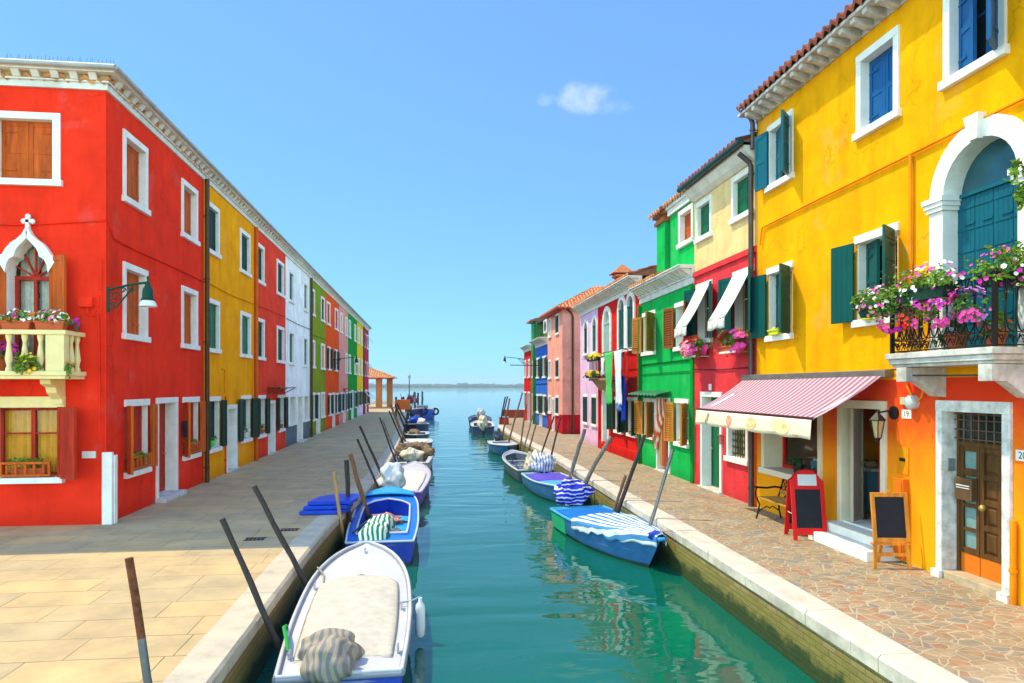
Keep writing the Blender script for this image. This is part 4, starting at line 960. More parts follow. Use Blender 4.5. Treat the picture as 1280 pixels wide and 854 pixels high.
# street floor: shop window, shop door, house door
def shopfront(h):
    f, g = FR, h.part; st = mat('cream_painted_stone', (.74,.66,.50), .75, .08, 4, .001, 30)
    a, b, c, d = 11.58, 13.60, .90, 2.25
    h.hole(a-.01, b+.01, c-.01, d+.01); mb = MB()
    f.box(mb, 11.47, a, -.45, .04, c, d); f.box(mb, b, 13.71, -.45, .04, c, d); f.box(mb, 11.47, 13.71, -.45, .045, d, d+.12)
    w = g(mb, 'shop_window', st, bevel=.006)
    mb = MB(); f.box(mb, 11.42, 13.74, -.45, .09, .78, c); g(mb, 'sill', st, w, bevel=.01)
    mb = MB(); rm = paint('shop_red', (.55,.012,.01))
    f.box(mb, a, a+.07, -.46, -.38, c, d); f.box(mb, b-.07, b, -.46, -.38, c, d); f.box(mb, a+.07, b-.07, -.46, -.38, c, c+.07); f.box(mb, a+.07, b-.07, -.46, -.38, d-.25, d); g(mb, 'sash', rm, w)
    mb = MB(); mb.poly([f.P(a,-.42,c), f.P(b,-.42,c), f.P(b,-.42,d), f.P(a,-.42,d)]); g(mb, 'pane', CLEAR, w)
    a, b, d = 9.83, 10.85, 2.24; h.hole(a-.01, b+.01, .30, d+.01); mb = MB()
    f.box(mb, 9.71, a, -.35, .04, .30, d); f.box(mb, b, 10.97, -.35, .04, .30, d); f.box(mb, 9.71, 10.97, -.35, .045, d, d+.13)
    w = g(mb, 'shop_doorway', st, bevel=.006)
    mb = MB()   # folded cream door panel against the far jamb
    ln = leaf_mb(f, b-.02, -1, .50, .36, d-.02, 52, -.34, 'panel'); g(ln, 'door_leaf', mat('taupe_door', (.42,.36,.28), .5, .06), w)
    mb = MB(); f.box(mb, b-.52, b-.45, -.42, -.34, .36, d); f.box(mb, a, a+.06, -.42, -.34, .36, d); f.box(mb, a+.06, b-.52, -.42, -.34, d-.08, d); g(mb, 'inner_frame', rm, w)
    mb = MB(); f.box(mb, 9.62, 11.0, .003, .28, .155, .30); f.box(mb, a, b, -.6, .003, .2, .33); g(mb, 'doorstep', STONE, w, bevel=.012)
    mb = MB(); f.box(mb, 9.40, 11.0, .003, .55, -.05, .15); g(mb, 'doorstep', STONE, w, bevel=.012)
    # shop floor
    mb = MB(); f.box(mb, 9.2, 13.9, -3.0, -.46, .2, .32); g(mb, 'shop_floor', W_BEIGE)
    mb = MB(); f.box(mb, 9.2, 13.9, -3.05, -3.0, .3, 2.7); g(mb, 'shop_back_wall', mat('shop_wall', (.25,.16,.1), .9))
shopfront(h)
def old_door(h):
    f, g = FR, h.part; a, b, d = 7.54, 8.53, 2.26; h.hole(a-.01, b+.01, -.3, d+.01); D = .20
    mb = MB(); f.box(mb, 7.42, a, -D, .045, -.06, d); f.box(mb, b, 8.64, -D, .045, -.06, d); f.box(mb, 7.42, 8.64, -D, .05, d, d+.15)
    f.box(mb, b-.02, 8.67, .04, .10, -.06, .10); f.box(mb, 7.40, a+.02, .04, .10, -.06, .10)
    st = mat('peeling_stone', (.70,.70,.69), .85, .34, 6.5, .008, 18, streak=.55)
    w = g(mb, 'house_door', st, bevel=.008)
    mb = MB(); f.box(mb, a, b, -.5, .03, -.1, .10); g(mb, 'doorstep', mat('sandstone_step', (.42,.33,.22), .85, .25, 5, .003), w, bevel=.012)
    wd = wood('old_door', (.11,.05,.016), .45); o0, o1 = -D-.05, -D
    mb = MB(); m = .06
    for s0, s1 in ((a, a+.05), (b-.05, b)): f.box(mb, s0, s1, o0, o1+.02, .10, d)
    f.box(mb, a+.05, b-.05, o0, o1+.02, 1.80, 1.86)
    g(mb, 'door_frame', wd, w, bevel=.004)
    # wide leaf (near side) with three rows of panels; narrow glazed leaf (far side)
    s0, s1 = a+.05, 8.15
    mb = MB(); f.box(mb, s0, s1, o0, o1-.03, .36, 1.80)
    cols = [(s0, s0+.07), (s0+.21, s0+.27), (s1-.07, s1)]; rows = [(.36, .42), (.72, .79), (1.05, 1.12), (1.38, 1.45), (1.73, 1.80)]
    for p, q in cols: f.box(mb, p, q, o1-.03, o1, .36, 1.80)
    for p, q in rows:
        for (x0, x1) in ((cols[0][1], cols[1][0]), (cols[1][1], cols[2][0])): f.box(mb, x0, x1, o1-.03, o1-.003, p, q)
    for (x0, x1) in ((cols[0][1], cols[1][0]), (cols[1][1], cols[2][0])):
        for (p, q) in zip(rows, rows[1:]):
            z0, z1 = p[1]+.02, q[0]-.02; A = [f.P(x0+.02,o1-.028,z0), f.P(x1-.02,o1-.028,z0), f.P(x1-.02,o1-.028,z1), f.P(x0+.02,o1-.028,z1)]; B = [f.P(x0+.045,o1-.008,z0+.03), f.P(x1-.045,o1-.008,z0+.03), f.P(x1-.045,o1-.008,z1-.03), f.P(x0+.045,o1-.008,z1-.03)]
            mb.rings([A, B], True, True)
    lf = g(mb, 'door_leaf', wd, w)
    mb = MB(); mb.blob(f.P(s1-.10, o1+.05, 1.02), (.045,.045,.045), 0, nu=10, nv=8); mb.tube([f.P(s1-.10,o1-.01,1.02), f.P(s1-.10,o1+.04,1.02)], .015, 8); g(mb, 'handle', BRASS, lf, smooth=60)
    s2, s3 = 8.16, b-.05
    mb = MB(); f.box(mb, s2, s2+.05, o0, o1, .36, 1.80); f.box(mb, s3-.05, s3, o0, o1, .36, 1.80)
    for p, q in ((.36,.44), (.66,.71), (.98,1.03), (1.40,1.50), (1.73,1.80)): f.box(mb, s2+.05, s3-.05, o0, o1-.003, p, q)
    l2 = g(mb, 'narrow_door_leaf', wd, w)
    mb = MB(); mb.poly([f.P(s2+.05,o1-.03,.4), f.P(s3-.05,o1-.03,.4), f.P(s3-.05,o1-.03,1.78), f.P(s2+.05,o1-.03,1.78)]); g(mb, 'pane', mat('frosted_pane', (.16,.28,.28), .25, .15, 20, .002, 60), l2)
    kick = paint('kick_orange', (.62,.15,.01)); mb = MB(); f.box(mb, a+.05, 8.148, o0, o1-.01, .10, .355); f.box(mb, 8.162, b-.05, o0, o1-.01, .10, .355); g(mb, 'kick_plate', kick, w, bevel=.004)
    mb = MB(); f.box(mb, s2+.02, s3-.01, o1+.002, o1+.10, 1.08, 1.38); g(mb, 'letter_box', metal('letter_box_bronze', (.2,.12,.06)), l2, bevel=.01)
    mb = MB(); f.box(mb, s2+.05, s3-.04, o1+.101, o1+.104, 1.27, 1.285); f.box(mb, s2+.05, s3-.04, o1+.101, o1+.104, 1.24, 1.25); g(mb, 'name_strip', paint('white_strip', (.7,.7,.7)), l2)
    # iron transom grille
    mb = MB()
    for k in range(8):
        s = a+.06+k*(b-a-.12)/7; mb.tube([f.P(s,-.14,1.87), f.P(s,-.14,d)], .009, 6)
    for z in (1.90, 2.02, 2.15, 2.23): mb.tube([f.P(a+.02,-.14,z), f.P(b-.02,-.14,z)], .009, 6)
    g(mb, 'grille', metal('grille_rust', (.16,.11,.08), .6), w)
    mb = MB(); mb.poly([f.P(a,-D,1.86), f.P(b,-D,1.86), f.P(b,-D,d), f.P(a,-D,d)]); g(mb, 'transom_pane', GLASS, w)
    mb = MB(); f.box(mb, 8.512, 8.528, -.15, -.05, 1.45, 1.62); g(mb, 'intercom', metal('intercom_steel', (.35,.38,.4), .35), w)
old_door(h)
h.wall((True, True))
# eaves: stone modillions under the tile ends
mb = MB(); f = FR
f.box(mb, 4.4, 14.05, -.05, .40, 8.40, 8.46); f.box(mb, 4.4, 13.98, -.05, .03, 8.26, 8.40)
for k in range(31):
    c = 4.5+k*.308; pr = [(.03, 8.25), (.12, 8.25), (.24, 8.29), (.36, 8.32), (.37, 8.399), (.03, 8.399)]
    mb.extrude_poly([f.P(c-.055, o_, z) for o_, z in pr], f.d*.11)
h.part(mb, 'cornice', STONEW, bevel=.006)
h.pipe(13.93, 7.7, 8.25, .05, LEAD, .12, top=.36)
h.roof(8.52, .46, .34, res=8, m=TERRAD)
h.cable([(13.6,.04,5.95),(11.5,.04,5.97),(9.1,.04,5.97),(6.5,.04,5.98)], .022, PL['ochre']); h.cable([(9.13,.05,5.95),(9.13,.05,3.2)], .028, PL['ochre'])
h.cable([(13.75,.04,5.6),(13.65,.05,5.9),(13.6,.05,5.95)], .02, PL['ochre']); h.cable([(13.7,.04,2.78),(11,.03,2.83),(8.9,.05,2.86),(8.8,.5,2.75),(7.3,.5,2.73)], .012, LEAD)
h.pipe(7.36, 0, 1.0, .035, PL['ochre'], .05, name='gas_pipe')
mb = MB(); f.box(mb, 13.98, 14.30, -.05, .05, -.05, 2.66); h.part(mb, 'corner_pilaster', plaster('pilaster', (.70,.10,.02)), bevel=.01)
mb = MB(); f.box(mb, 8.75, 14.0, .002, .02, 2.70, 2.735); h.part(mb, 'string_course', PL['gold'])
# gas pipe casing, meter hatch, letter slot, lamp box
mb = MB(); f.box(mb, 9.22, 9.44, .0, .10, .05, 1.24); f.box(mb, 9.24, 9.42, .10, .115, .09, 1.2); h.part(mb, 'pipe_casing', plaster('casing', (.72,.17,.012)), bevel=.01)
mb = MB(); f.box(mb, 9.22, 9.46, .0, .02, 1.30, 1.70); h.part(mb, 'meter_hatch', PL['ochre'], bevel=.004)
mb = MB(); f.box(mb, 9.28, 9.40, .02, .028, 1.49, 1.54); h.part(mb, 'letter_slot', IRON)
mb = MB(); mb.tube([f.P(9.11,.0,2.37), f.P(9.11,.08,2.37)], .105, 16); mb.blob(f.P(9.11,.085,2.37), (.045,.092,.092), 0, nu=14, nv=8); h.part(mb, 'alarm_siren', paint('siren_white', (.50,.54,.56), .35), smooth=40)
mb = MB(); f.box(mb, 9.25, 9.36, .0, .05, 2.33, 2.44); h.part(mb, 'doorbell', paint('bell_beige', (.6,.48,.3)), bevel=.006)
mb = MB(); mb.tube([f.P(9.1,.04,2.45), f.P(9.2,.05,2.6), f.P(9.25,.05,2.72)], .015, 6); mb.tube([f.P(9.02,.04,2.37), f.P(8.9,.05,2.45), f.P(8.85,.05,2.6), f.P(8.88,.05,2.8)], .012, 6); h.part(mb, 'cable', PL['ochre'], smooth=60)
def number_sign(h, fac, s, z, w, hh, txt, size):
    mb = MB(); fac.box(mb, s-w/2, s+w/2, .0, .012, z-hh/2, z+hh/2); p = h.part(mb, 'house_number', paint('enamel_white', (.78,.76,.72), .3), bevel=.003)
    vs_, fs = text_verts(txt, size); mb = MB(); i = 0
    mb.v = [fac.P(s-v.x, .0145, z+v.y) for v in vs_]; mb.f = fs; mb.mi = [0]*len(fs)
    h.part(mb, 'numerals', paint('enamel_black', (.02,.03,.03)), p)
number_sign(h, f, 9.27, 2.19, .20, .13, '19', .12); number_sign(h, f, 7.27, 1.78, .20, .13, '20', .12)
# balcony of the yellow house
b0, b1, bo = 7.05, 8.80, .60
mb = MB(); f.box(mb, b0-.05, b1+.05, .0, bo+.05, 2.97, 3.05); f.box(mb, b0-.02, b1+.02, .0, bo+.02, 2.90, 2.97); f.box(mb, b0, b1, .0, bo-.02, 2.86, 2.90)
BAL = h.part(mb, 'balcony', STONEW, bevel=.01)
for sc in (7.16, 8.58):
    mb = MB(); pr = [(0, 2.45), (.12, 2.47), (.28, 2.58), (.40, 2.66), (.44, 2.66), (.58, 2.66), (.58, 2.858), (0, 2.858)]
    mb.extrude_poly([f.P(sc-.09, o_, z) for o_, z in pr], f.d*.18); f.box(mb, sc-.10, sc+.10, .40, .60, 2.66, 2.855); h.part(mb, 'bracket', STONEW, BAL, bevel=.006)
def rail_panel(P0, P1, z0, z1):
    """wrought iron panel: interlaced ovals above, scrolls below"""
    mb = MB(); P0, P1 = Vector(P0), Vector(P1); L = (P1-P0).length; d = (P1-P0)/L
    def Q(x, z): return P0+d*x+Vector((0,0,z))
    mb.bar(Q(0,z1), Q(L,z1), .045, .02); mb.bar(Q(0,z0+.02), Q(L,z0+.02), .03, .015); mb.bar(Q(0,z0+.17), Q(L,z0+.17), .02, .012)
    n = max(3, int(L/.135)); w = L/n
    for k in range(n):
        c = (k+.5)*w
        for amp in (w*.48,):
            pts = [(c+amp*math.cos(t)*(1.0-.25*math.sin(t)), z0+.17+(z1-z0-.17)/2+(z1-z0-.19)/2*math.sin(t)) for t in [2*math.pi*i/16 for i in range(17)]]
            mb.tube([Q(*p) for p in pts], .009, 5, False)
        mb.tube([Q(c+w*.5, z0+.17), Q(c+w*.62, z0+.36), Q(c+w*.38, z0+.60), Q(c+w*.5, z1)], .008, 5, False) if k < n-1 else None
        sp = [(c-w*.1+(.055-.008*i)*math.cos(i*.7), z0+.095+(.055-.008*i)*math.sin(i*.7)) for i in range(7)]
        mb.tube([Q(*p) for p in sp], .008, 5, False)
        mb.tube([Q(c-w*.5, z0+.15), Q(c-w*.2, z0+.04), Q(c+w*.2, z0+.15), Q(c+w*.5, z0+.04)], .007, 5, False)
    return mb
RZ0, RZ1 = 3.055, 3.88
for p, q in ((f.P(b0,bo-.03,0), f.P(b1,bo-.03,0)), (f.P(b0,.02,0), f.P(b0,bo-.03,0)), (f.P(b1,.02,0), f.P(b1,bo-.03,0))):
    h.part(rail_panel(p, q, RZ0, RZ1), 'railing', IRON, BAL)
for s in (b0, b1):
    mb = MB(); mb.bar(f.P(s,bo-.03,3.05), f.P(s,bo-.03,3.90), .045, .045, (1,0,0)); mb.blob(f.P(s,bo-.03,3.92), (.035,.035,.035), 0, nu=8, nv=6); h.part(mb, 'railing_post', IRON, BAL)

# -- shop awning
aw = thing('shop_awning', 'pink and white striped shop awning with cream valance over the shop window', 'awning', FR.P(12, .0, 2.74))
PINKS = stripe_mat('awning_pink_white', (.50,.36,.42), (.27,.12,.18), .15, 1, .5)
A0, A1 = FR.P(9.62,.10,2.80), FR.P(14.38,.10,2.76); B0, B1 = Vector((5.80, 9.78, 2.10)), Vector((5.80, 14.30, 2.10))
def awn(u, v): return (A0.lerp(A1, u)).lerp(B0.lerp(B1, u), v)-Vector((0,0,.05*math.sin(math.pi*v)))
mb = MB(); mb.grid(awn, 40, 10); mb.build('canopy', PINKS, aw, smooth=60, solid=.008)
mb = MB(); f.box(mb, 9.55, 14.42, .0, .16, 2.73, 2.85); mb.build('cassette', metal('cassette_grey', (.25,.22,.2)), aw, bevel=.015)
mb = MB(); mb.bar(B0+Vector((0,0,-.0)), B1, .05, .05); mb.build('front_bar', metal('brown_bar', (.12,.035,.03)), aw)
for s in (10.0, 14.0):
    mb = MB(); mb.tube([FR.P(s,.1,2.70), FR.P(s-.2,.6,2.42), Vector((5.83, s, 2.08))], .02, 8); mb.build('folding_arm', metal('arm_white', (.6,.6,.6)), aw)
def val(u, v): 
    y = B0.y+(B1.y-B0.y)*u
    return Vector((5.775-.012*math.sin(u*46)*v-.02*v+.02*v*math.sin(u*9), y, 2.085-.30*v+.01*math.sin(u*30)*v))
mb = MB(); mb.grid(val, 70, 4); va = mb.build('valance', cloth('valance_cream', (.80,.70,.50), .06), aw, smooth=60, solid=.004)
def on_val(u, v): 
    p = val(u, v); return p-Vector((.010,0,0))
def picture(u, v, pts, m, nm, dy=0):
    """flat printed shape on the valance; pts in metres (along, up)"""
    mb = MB(); y = 4.52
    mb.poly([on_val(u-px/y, v-pz/.30)-Vector((dy,0,0)) for px, pz in pts]); mb.build(nm, m, va)
def round_pts(rx, rz, wob=.1, seed=0, n=18): return [((rx*(1+wob*noise.noise(Vector((math.cos(t), math.sin(t), seed)))*2))*math.cos(t), (rz*(1+wob*noise.noise(Vector((math.cos(t), math.sin(t), seed+5)))*2))*math.sin(t)) for t in [2*math.pi*k/n for k in range(n)]]
ink = paint('ink', (.02,.02,.02)); pr_red = mat('print_salmon', (.72,.26,.18), .9, .35, 30); pr_y = mat('print_ochre', (.72,.46,.18), .9, .35, 30); pr_c = mat('print_pale', (.76,.62,.34), .9, .15, 18)
vs_, fs = text_verts('Pizze', .215)
mb = MB(); ca, sa = math.cos(R(62)), math.sin(R(62))
mb.v = [on_val(.865-(v.x*.62*ca-v.y*.9*sa+0.0)/4.52, .5-(v.x*.62*sa+v.y*.9*ca)/.30) for v in vs_]; mb.f = fs; mb.mi = [0]*len(fs); mb.build('lettering', ink, va)
for (u, rx, rz, m1, m2, sd) in ((.63, .13, .11, pr_red, pr_y, 2), (.425, .17, .11, pr_y, pr_c, 4), (.205, .30, .125, pr_c, pr_y, 7)):
    picture(u, .52, round_pts(rx, rz, .12, sd), m1, 'printed_picture')
    for k in range(3): picture(u+(.5-k*.5)*rx/4.52*.9, .45+.12*(k % 2), round_pts(rx*.28, rz*.3, .3, sd+k), m2, 'printed_picture', .0012)
for q, k in ((.205, 0),): 
    vs_, fs = text_verts('Focacce', .05); mb = MB(); mb.v = [on_val(.10-v.x/4.52, .90-v.y/.30) for v in vs_]; mb.f = fs; mb.mi = [0]*len(fs); mb.build('lettering', paint('ink_brown', (.25,.16,.08)), va)

# -- rose and cream house
h = House('rose_and_cream_house', 'two tone house, rose red below and cream above, with white cloth blinds', FR, 13.98, 17.54, 7.60, [(-1, 5.62, PL['rose']), (5.62, 20, PL['cream'])], depth=8)
CRH = h
h.win(16.36, 17.36, 6.36, 7.42, depth=.14, shut='closed', sm=W_GREEN2, fw=.11); h.win(14.14, 15.2, 6.36, 7.44, depth=.15, shut='closed', sm=W_GREEN2, fw=.11)
h.win(16.36, 17.34, 3.70, 5.28, fw=.03, depth=.2, shut='open', ang=(160, 165), sm=W_TEAL, sash=W_BEIGE); h.win(14.12, 15.1, 3.66, 5.24, fw=.03, depth=.2, shut='open', ang=(150, 165), sm=W_TEAL, sash=W_BEIGE)
h.door(15.76, 17.06, .02, 2.46, depth=.30, leaf=W_GREEN2, fw=.10, step=True)
h.win(14.36, 15.46, .84, 2.15, fw=.10, depth=.14, shut=None, grille=True, glass=mat('leafy_pane', (.10,.11,.02), .4, .9, 14), sillx=.06)
h.wall((True, True))
mb = MB(); f.box(mb, 13.98, 17.54, .002, .05, 5.50, 5.60); f.box(mb, 13.98, 17.54, .002, .03, 5.60, 5.64); h.part(mb, 'string_course', PL['rose'])
mb = MB(); mb.extrude_poly([f.P(13.99, o_, z) for o_, z in ((-.02, 7.5), (.03, 7.5), (.16, 7.58), (.30, 7.74), (.30, 7.80), (-.02, 7.80))], f.d*3.54); h.part(mb, 'cornice', CORNW)
mb = MB(); mb.tube([f.P(13.9,.40,7.84), f.P(17.6,.40,7.84)], .075, 10); h.part(mb, 'gutter', metal('gutter_green', (.02,.07,.07)), smooth=50)
h.roof(7.88, .46, .34, res=6, m=TERRAD)
h.pipe(14.05, 0, 7.35, .055, LEAD, .10, top=.38)
mb = MB(); f.box(mb, 15.70, 15.80, 0, .06, 1.20, 1.42); f.box(mb, 15.68, 15.82, .0, .09, 1.42, 1.44); h.part(mb, 'intercom', paint('intercom_pink', (.5,.15,.13)), bevel=.004)
mb = MB(); f.box(mb, 16.40, 16.54, 0, .02, 2.50, 2.66); h.part(mb, 'plaque', STONE)
h.cable([(17.5,.03,3.05),(15.8,.03,3.0),(14.1,.03,3.02)], .012)
BL = stripe_mat('blind_stripes', (.78,.77,.72), (.60,.58,.50), .075, 1, .6)
for s0, s1 in ((16.42, 17.26), (14.16, 15.04)):
    t = thing('cloth_blind', ('white cloth blind hung out over the farther rose red window' if s0 > 16 else 'white cloth blind hung out over the nearer rose red window by the drainpipe'), 'blind', tuple(f.P((s0+s1)/2, .05, 5.15)), group='cloth blinds on the rose red house')
    mb = MB(); mb.grid(lambda u, v: f.P(s0+(s1-s0)*u+.10*v, .06+.55*v+.03*math.sin(u*19)*v, 5.16-1.05*v-.05*math.sin(math.pi*v)), 24, 8); mb.build('cloth', BL, t, smooth=60, solid=.006)
    mb = MB(); mb.grid(lambda u, v: f.P(s0+(s1-s0)*u+.10, .61+.03*math.sin(u*19)+.03*v*math.sin(u*34), 4.11-.22*v-.02*math.sin(u*28)), 36, 3); mb.build('fringe', BL, t, smooth=60, solid=.005)
# -- green house
h = House('bright_green_house', 'bright green house with brown louvred shutters and a taller rear storey', FR, 17.54, 22.32, 5.42, [(-1, 20, PL['green3'])], depth=7)
GH = h
h.win(20.78, 22.06, 3.60, 5.02, fw=.03, depth=.22, shut='open', ang=(140, 168), sm=W_BLIND, style='louver', sash=W_BEIGE); h.win(17.86, 18.98, 3.60, 4.98, fw=.03, depth=.22, shut='open', ang=(150, 168), sm=wood('rust', (.26,.07,.015)), style='louver', sash=W_BEIGE)
h.win(20.9, 21.95, .90, 2.22, fw=.03, depth=.22, shut='open', ang=(140, 165), sm=W_BLIND, style='louver', sash=W_BEIGE); h.win(17.95, 18.95, .90, 2.25, fw=.03, depth=.22, shut='open', ang=(142, 165), sm=W_BLIND, style='louver', sash=W_BEIGE)
h.door(19.42, 20.62, .03, 2.26, depth=.25, leaf=W_BEIGE, fw=.09)
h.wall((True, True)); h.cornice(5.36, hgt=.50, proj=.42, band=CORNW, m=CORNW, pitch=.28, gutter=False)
mb = MB(); f.box(mb, 22.18, 22.32, 0, .05, -.05, 5.3); h.part(mb, 'corner_strip', PL['green']); 
mb = MB(); f.box(mb, 17.54, 17.72, 0, .05, -.05, 5.3); h.part(mb, 'corner_strip', PL['green'])
h.cable([(22.2,.03,3.0),(17.6,.03,3.02)], .014, PL['green']); h.cable([(22.2,.03,3.32),(17.6,.03,3.33)], .02, PL['green'])
h.pipe(22.24, 0, 5.3, .045, plaster('pipe_green', (.02,.2,.04)), .09)
u = House.__new__(House); u.__dict__.update(h.__dict__); u.fac = Fac(FR.P(0,-.02,0).to_2d(), (.0075,1), (-1,0)); u.s0, u.s1, u.ztop, u.zb, u.holes, u.depth = 17.56, 19.46, 7.75, 5.8, [], 5
u.win(17.64, 18.74, 6.50, 7.55, depth=.2, shut='closed', sm=W_BROWN, fw=.12); u.wall((True, True))
mb = MB(); u.fac.box(mb, 17.56, 19.5, -.02, .08, 7.62, 7.80); u.fac.box(mb, 17.56, 19.52, -.02, .14, 7.80, 7.92); h.part(mb, 'upper_cornice', CORNW)
mb = tiles(u.fac.P(17.5,.2,7.93), FR.d, 2.1, (-FR.n+Vector((0,0,.3))).normalized(), 2.8, 6); h.part(mb, 'roof', TERRAL, smooth=40)
mb = tiles(f.P(19.5,.44,5.88), FR.d, 2.8, (-FR.n+Vector((0,0,.3))).normalized(), 3.8, 6); h.part(mb, 'roof', TERRAL, smooth=40)
c = MB(); g_ = Fac(FR.P(0,-.05,0).to_2d(), (.0075,1), (-1,0)); g_.box(c, 20.05, 20.80, -.75, 0, 5.4, 7.62); ch = h.part(c, 'chimney', PL['green3'])
c = MB(); g_.box(c, 19.98, 20.87, -.82, .07, 7.62, 7.72); g_.box(c, 20.03, 20.82, -.77, .02, 7.72, 7.84); g_.box(c, 19.94, 20.91, -.86, .11, 7.84, 7.92); h.part(c, 'brick_crown', TERRA, ch)
c = tiles(g_.P(19.86,.22,7.93), FR.d, 1.12, (-FR.n+Vector((0,0,.42))).normalized(), 1.25, 6); h.part(c, 'chimney_roof', TERRAL, ch, smooth=40)
# door canopy with a scalloped edge
mb = MB(); mb.grid(lambda u_, v: f.P(19.3+2.95*u_, .02+.45*v, 2.46-.10*v-(.05*abs(math.sin(u_*28)) if v == 1 else 0)), 60, 3); h.part(mb, 'door_canopy', metal('canopy_green', (.05,.2,.12)), solid=.01)
# -- lilac house and red arched house share one cornice line
h = House('arched_red_house', 'deep red house with white round arched windows and laundry in front', FR, 22.32, 28.1, 5.95, [(-1, 20, PL['red3'])], depth=7)
AH = h
h.arch(23.1, 23.86, 3.95, 5.42, ring=.17, depth=.06); h.arch(24.24, 25.0, 3.95, 5.42, ring=.17, depth=.06)
h.arch(26.3, 27.3, 2.95, 5.12, ring=.20, depth=.07, sill=False, name='balcony_door', fan=mat('pale_pane', (.3,.45,.42), .2), leaf=mat('pale_blind', (.35,.5,.45), .6))
h.win(24.5, 25.6, .82, 2.20, fw=.03, depth=.2, shut='open', ang=(150, 165), sm=W_GREEN, style='louver', sash=W_BEIGE); h.win(22.75, 23.85, .82, 2.22, fw=.03, depth=.2, shut='open', ang=(150, 165), sm=W_GREEN, style='louver', sash=W_BEIGE)
h.arch(26.6, 27.4, .25, 2.1, ring=.17, depth=.3, leaf=mat('pale_bars', (.40,.55,.48), .5), sill=False, name='arched_street_door')
h.wall((True, True)); h.cornice(5.92, hgt=.42, proj=.42, band=CORNW, m=CORNW, pitch=.26, s0=22.32, s1=28.1, gutter=False); h.roof(6.36, .44, .3, res=6)
mb = MB(); f.box(mb, 22.34, 28.1, 0, .05, -.05, .35); h.part(mb, 'plinth', PL['red3'], bevel=.01)
mb = MB(); f.box(mb, 26.05, 26.35, .003, .07, -.05, 2.3); h.part(mb, 'pilaster', PL['red3'], bevel=.01)
b2 = MB(); f.box(b2, 25.3, 28.2, 0, .45, 2.83, 2.92); b2.extrude_poly([f.P(25.5, o_, z) for o_, z in ((0, 2.4), (.1, 2.5), (.38, 2.829), (0, 2.829))], f.d*2.4); b2 = h.part(b2, 'balcony', mat('balcony_wood', (.33,.22,.1), .8))
mb = MB(); 
for p, q in ((f.P(25.35,.42,0), f.P(28.15,.42,0)), (f.P(25.35,0,0), f.P(25.35,.42,0)), (f.P(28.15,0,0), f.P(28.15,.42,0))):
    mb.bar(p+Vector((0,0,3.75)), q+Vector((0,0,3.75)), .03, .03); mb.bar(p+Vector((0,0,2.98)), q+Vector((0,0,2.98)), .02, .02); n = max(2, int((q-p).length/.11))
    for k in range(n+1): pp = p.lerp(q, k/n); mb.tube([pp+Vector((0,0,2.92)), pp+Vector((0,0,3.75))], .008, 5)
h.part(mb, 'railing', IRON, b2)
h = House('lilac_house', 'narrow pale lilac house with dark green shutters', FR, 28.1, 31.95, 5.95, [(-1, 20, PL['lilac'])], depth=7)
h.arch(30.3, 30.95, 4.1, 5.22, ring=.14, depth=.06, leaf=W_GREEN); h.arch(28.6, 29.25, 4.1, 5.22, ring=.14, depth=.06, leaf=W_TEAL)
h.win(30.25, 31.25, .84, 2.24, fw=.04, depth=.03, shut='closed', style='louver', sm=W_GREEN); h.win(28.55, 29.5, .84, 2.24, fw=.04, depth=.03, shut='closed', style='louver', sm=W_GREEN)
h.wall((True, True)); h.cornice(5.92, hgt=.42, proj=.42, band=CORNW, m=CORNW, pitch=.26, gutter=False); h.roof(6.36, .44, .3, res=6)
c = MB(); f.box(c, 31.1, 31.7, -2.15, -1.6, 6.2, 7.85); ch = h.part(c, 'chimney', plaster('chimney_red', (.42,.07,.05)))
c = MB(); f.box(c, 31.0, 31.8, -2.25, -1.5, 7.74, 7.84); c.rings([[f.P(s,o_,7.90) for s, o_ in ((30.9,-2.4),(31.9,-2.4),(31.9,-1.35),(30.9,-1.35))], [f.P(s,o_,8.36) for s, o_ in ((31.38,-1.92),(31.42,-1.92),(31.42,-1.86),(31.38,-1.86))]], True, True); h.part(c, 'chimney_cap', TERRA, ch)
mb = MB(); f.box(mb, 28.0, 28.22, .003, .05, -.05, 5.9); h.part(mb, 'pilaster', PL['red3'])
# -- salmon house standing free at the alley, hipped roof
h = House('salmon_house', 'salmon pink house with tall side wall, red base and hipped tile roof', FR, 36.5, 41.5, 6.80, [(-1, 1.05, PL['base_red']), (1.05, 20, PL['salmon'])], depth=9)
for z0, z1, sx in ((5.5, 6.72, 0), (3.02, 4.2, 0), (.95, 2.08, 0)):
    h.win(37.5, 38.5, z0, z1, fw=.04, depth=.03, shut='closed', style='louver', sm=W_GREEN); h.win(40.1, 41.0, z0, z1, fw=.12, depth=.15, shut=None)
h.door(38.85, 39.7, 0, 1.95, depth=.2, leaf=paint('grey_door2', (.45,.42,.42)))
h.wall((True, True))
SP = FR.P(36.512, 0, 0); FS = Fac((SP.x, SP.y), (1, 0), (0, -1))
mb = MB(); mb.tube([FS.P(.55,.08,0), FS.P(.55,.08,6.4), FS.P(.45,.1,6.6), FS.P(.1,.3,6.85)], .06, 8); h.part(mb, 'drainpipe', BRONZE, smooth=50)
mb = MB(); mb.tube([FS.P(1.4,.03,1.5), FS.P(1.4,.05,2.0), FS.P(1.7,.03,2.05)], .03, 6); mb.tube([FS.P(.6,.03,4.6), FS.P(3,.03,4.4), FS.P(6,.03,4.5)], .02, 6); h.part(mb, 'cable', PL['salmon'])
E1 = .4; x0, x1, y0, y1 = 6.75, 17.0, 36.1, 41.9; mb = MB(); hy = (y0+y1)/2; zz, zr = 6.86, 8.45; hx = (y1-y0)/2
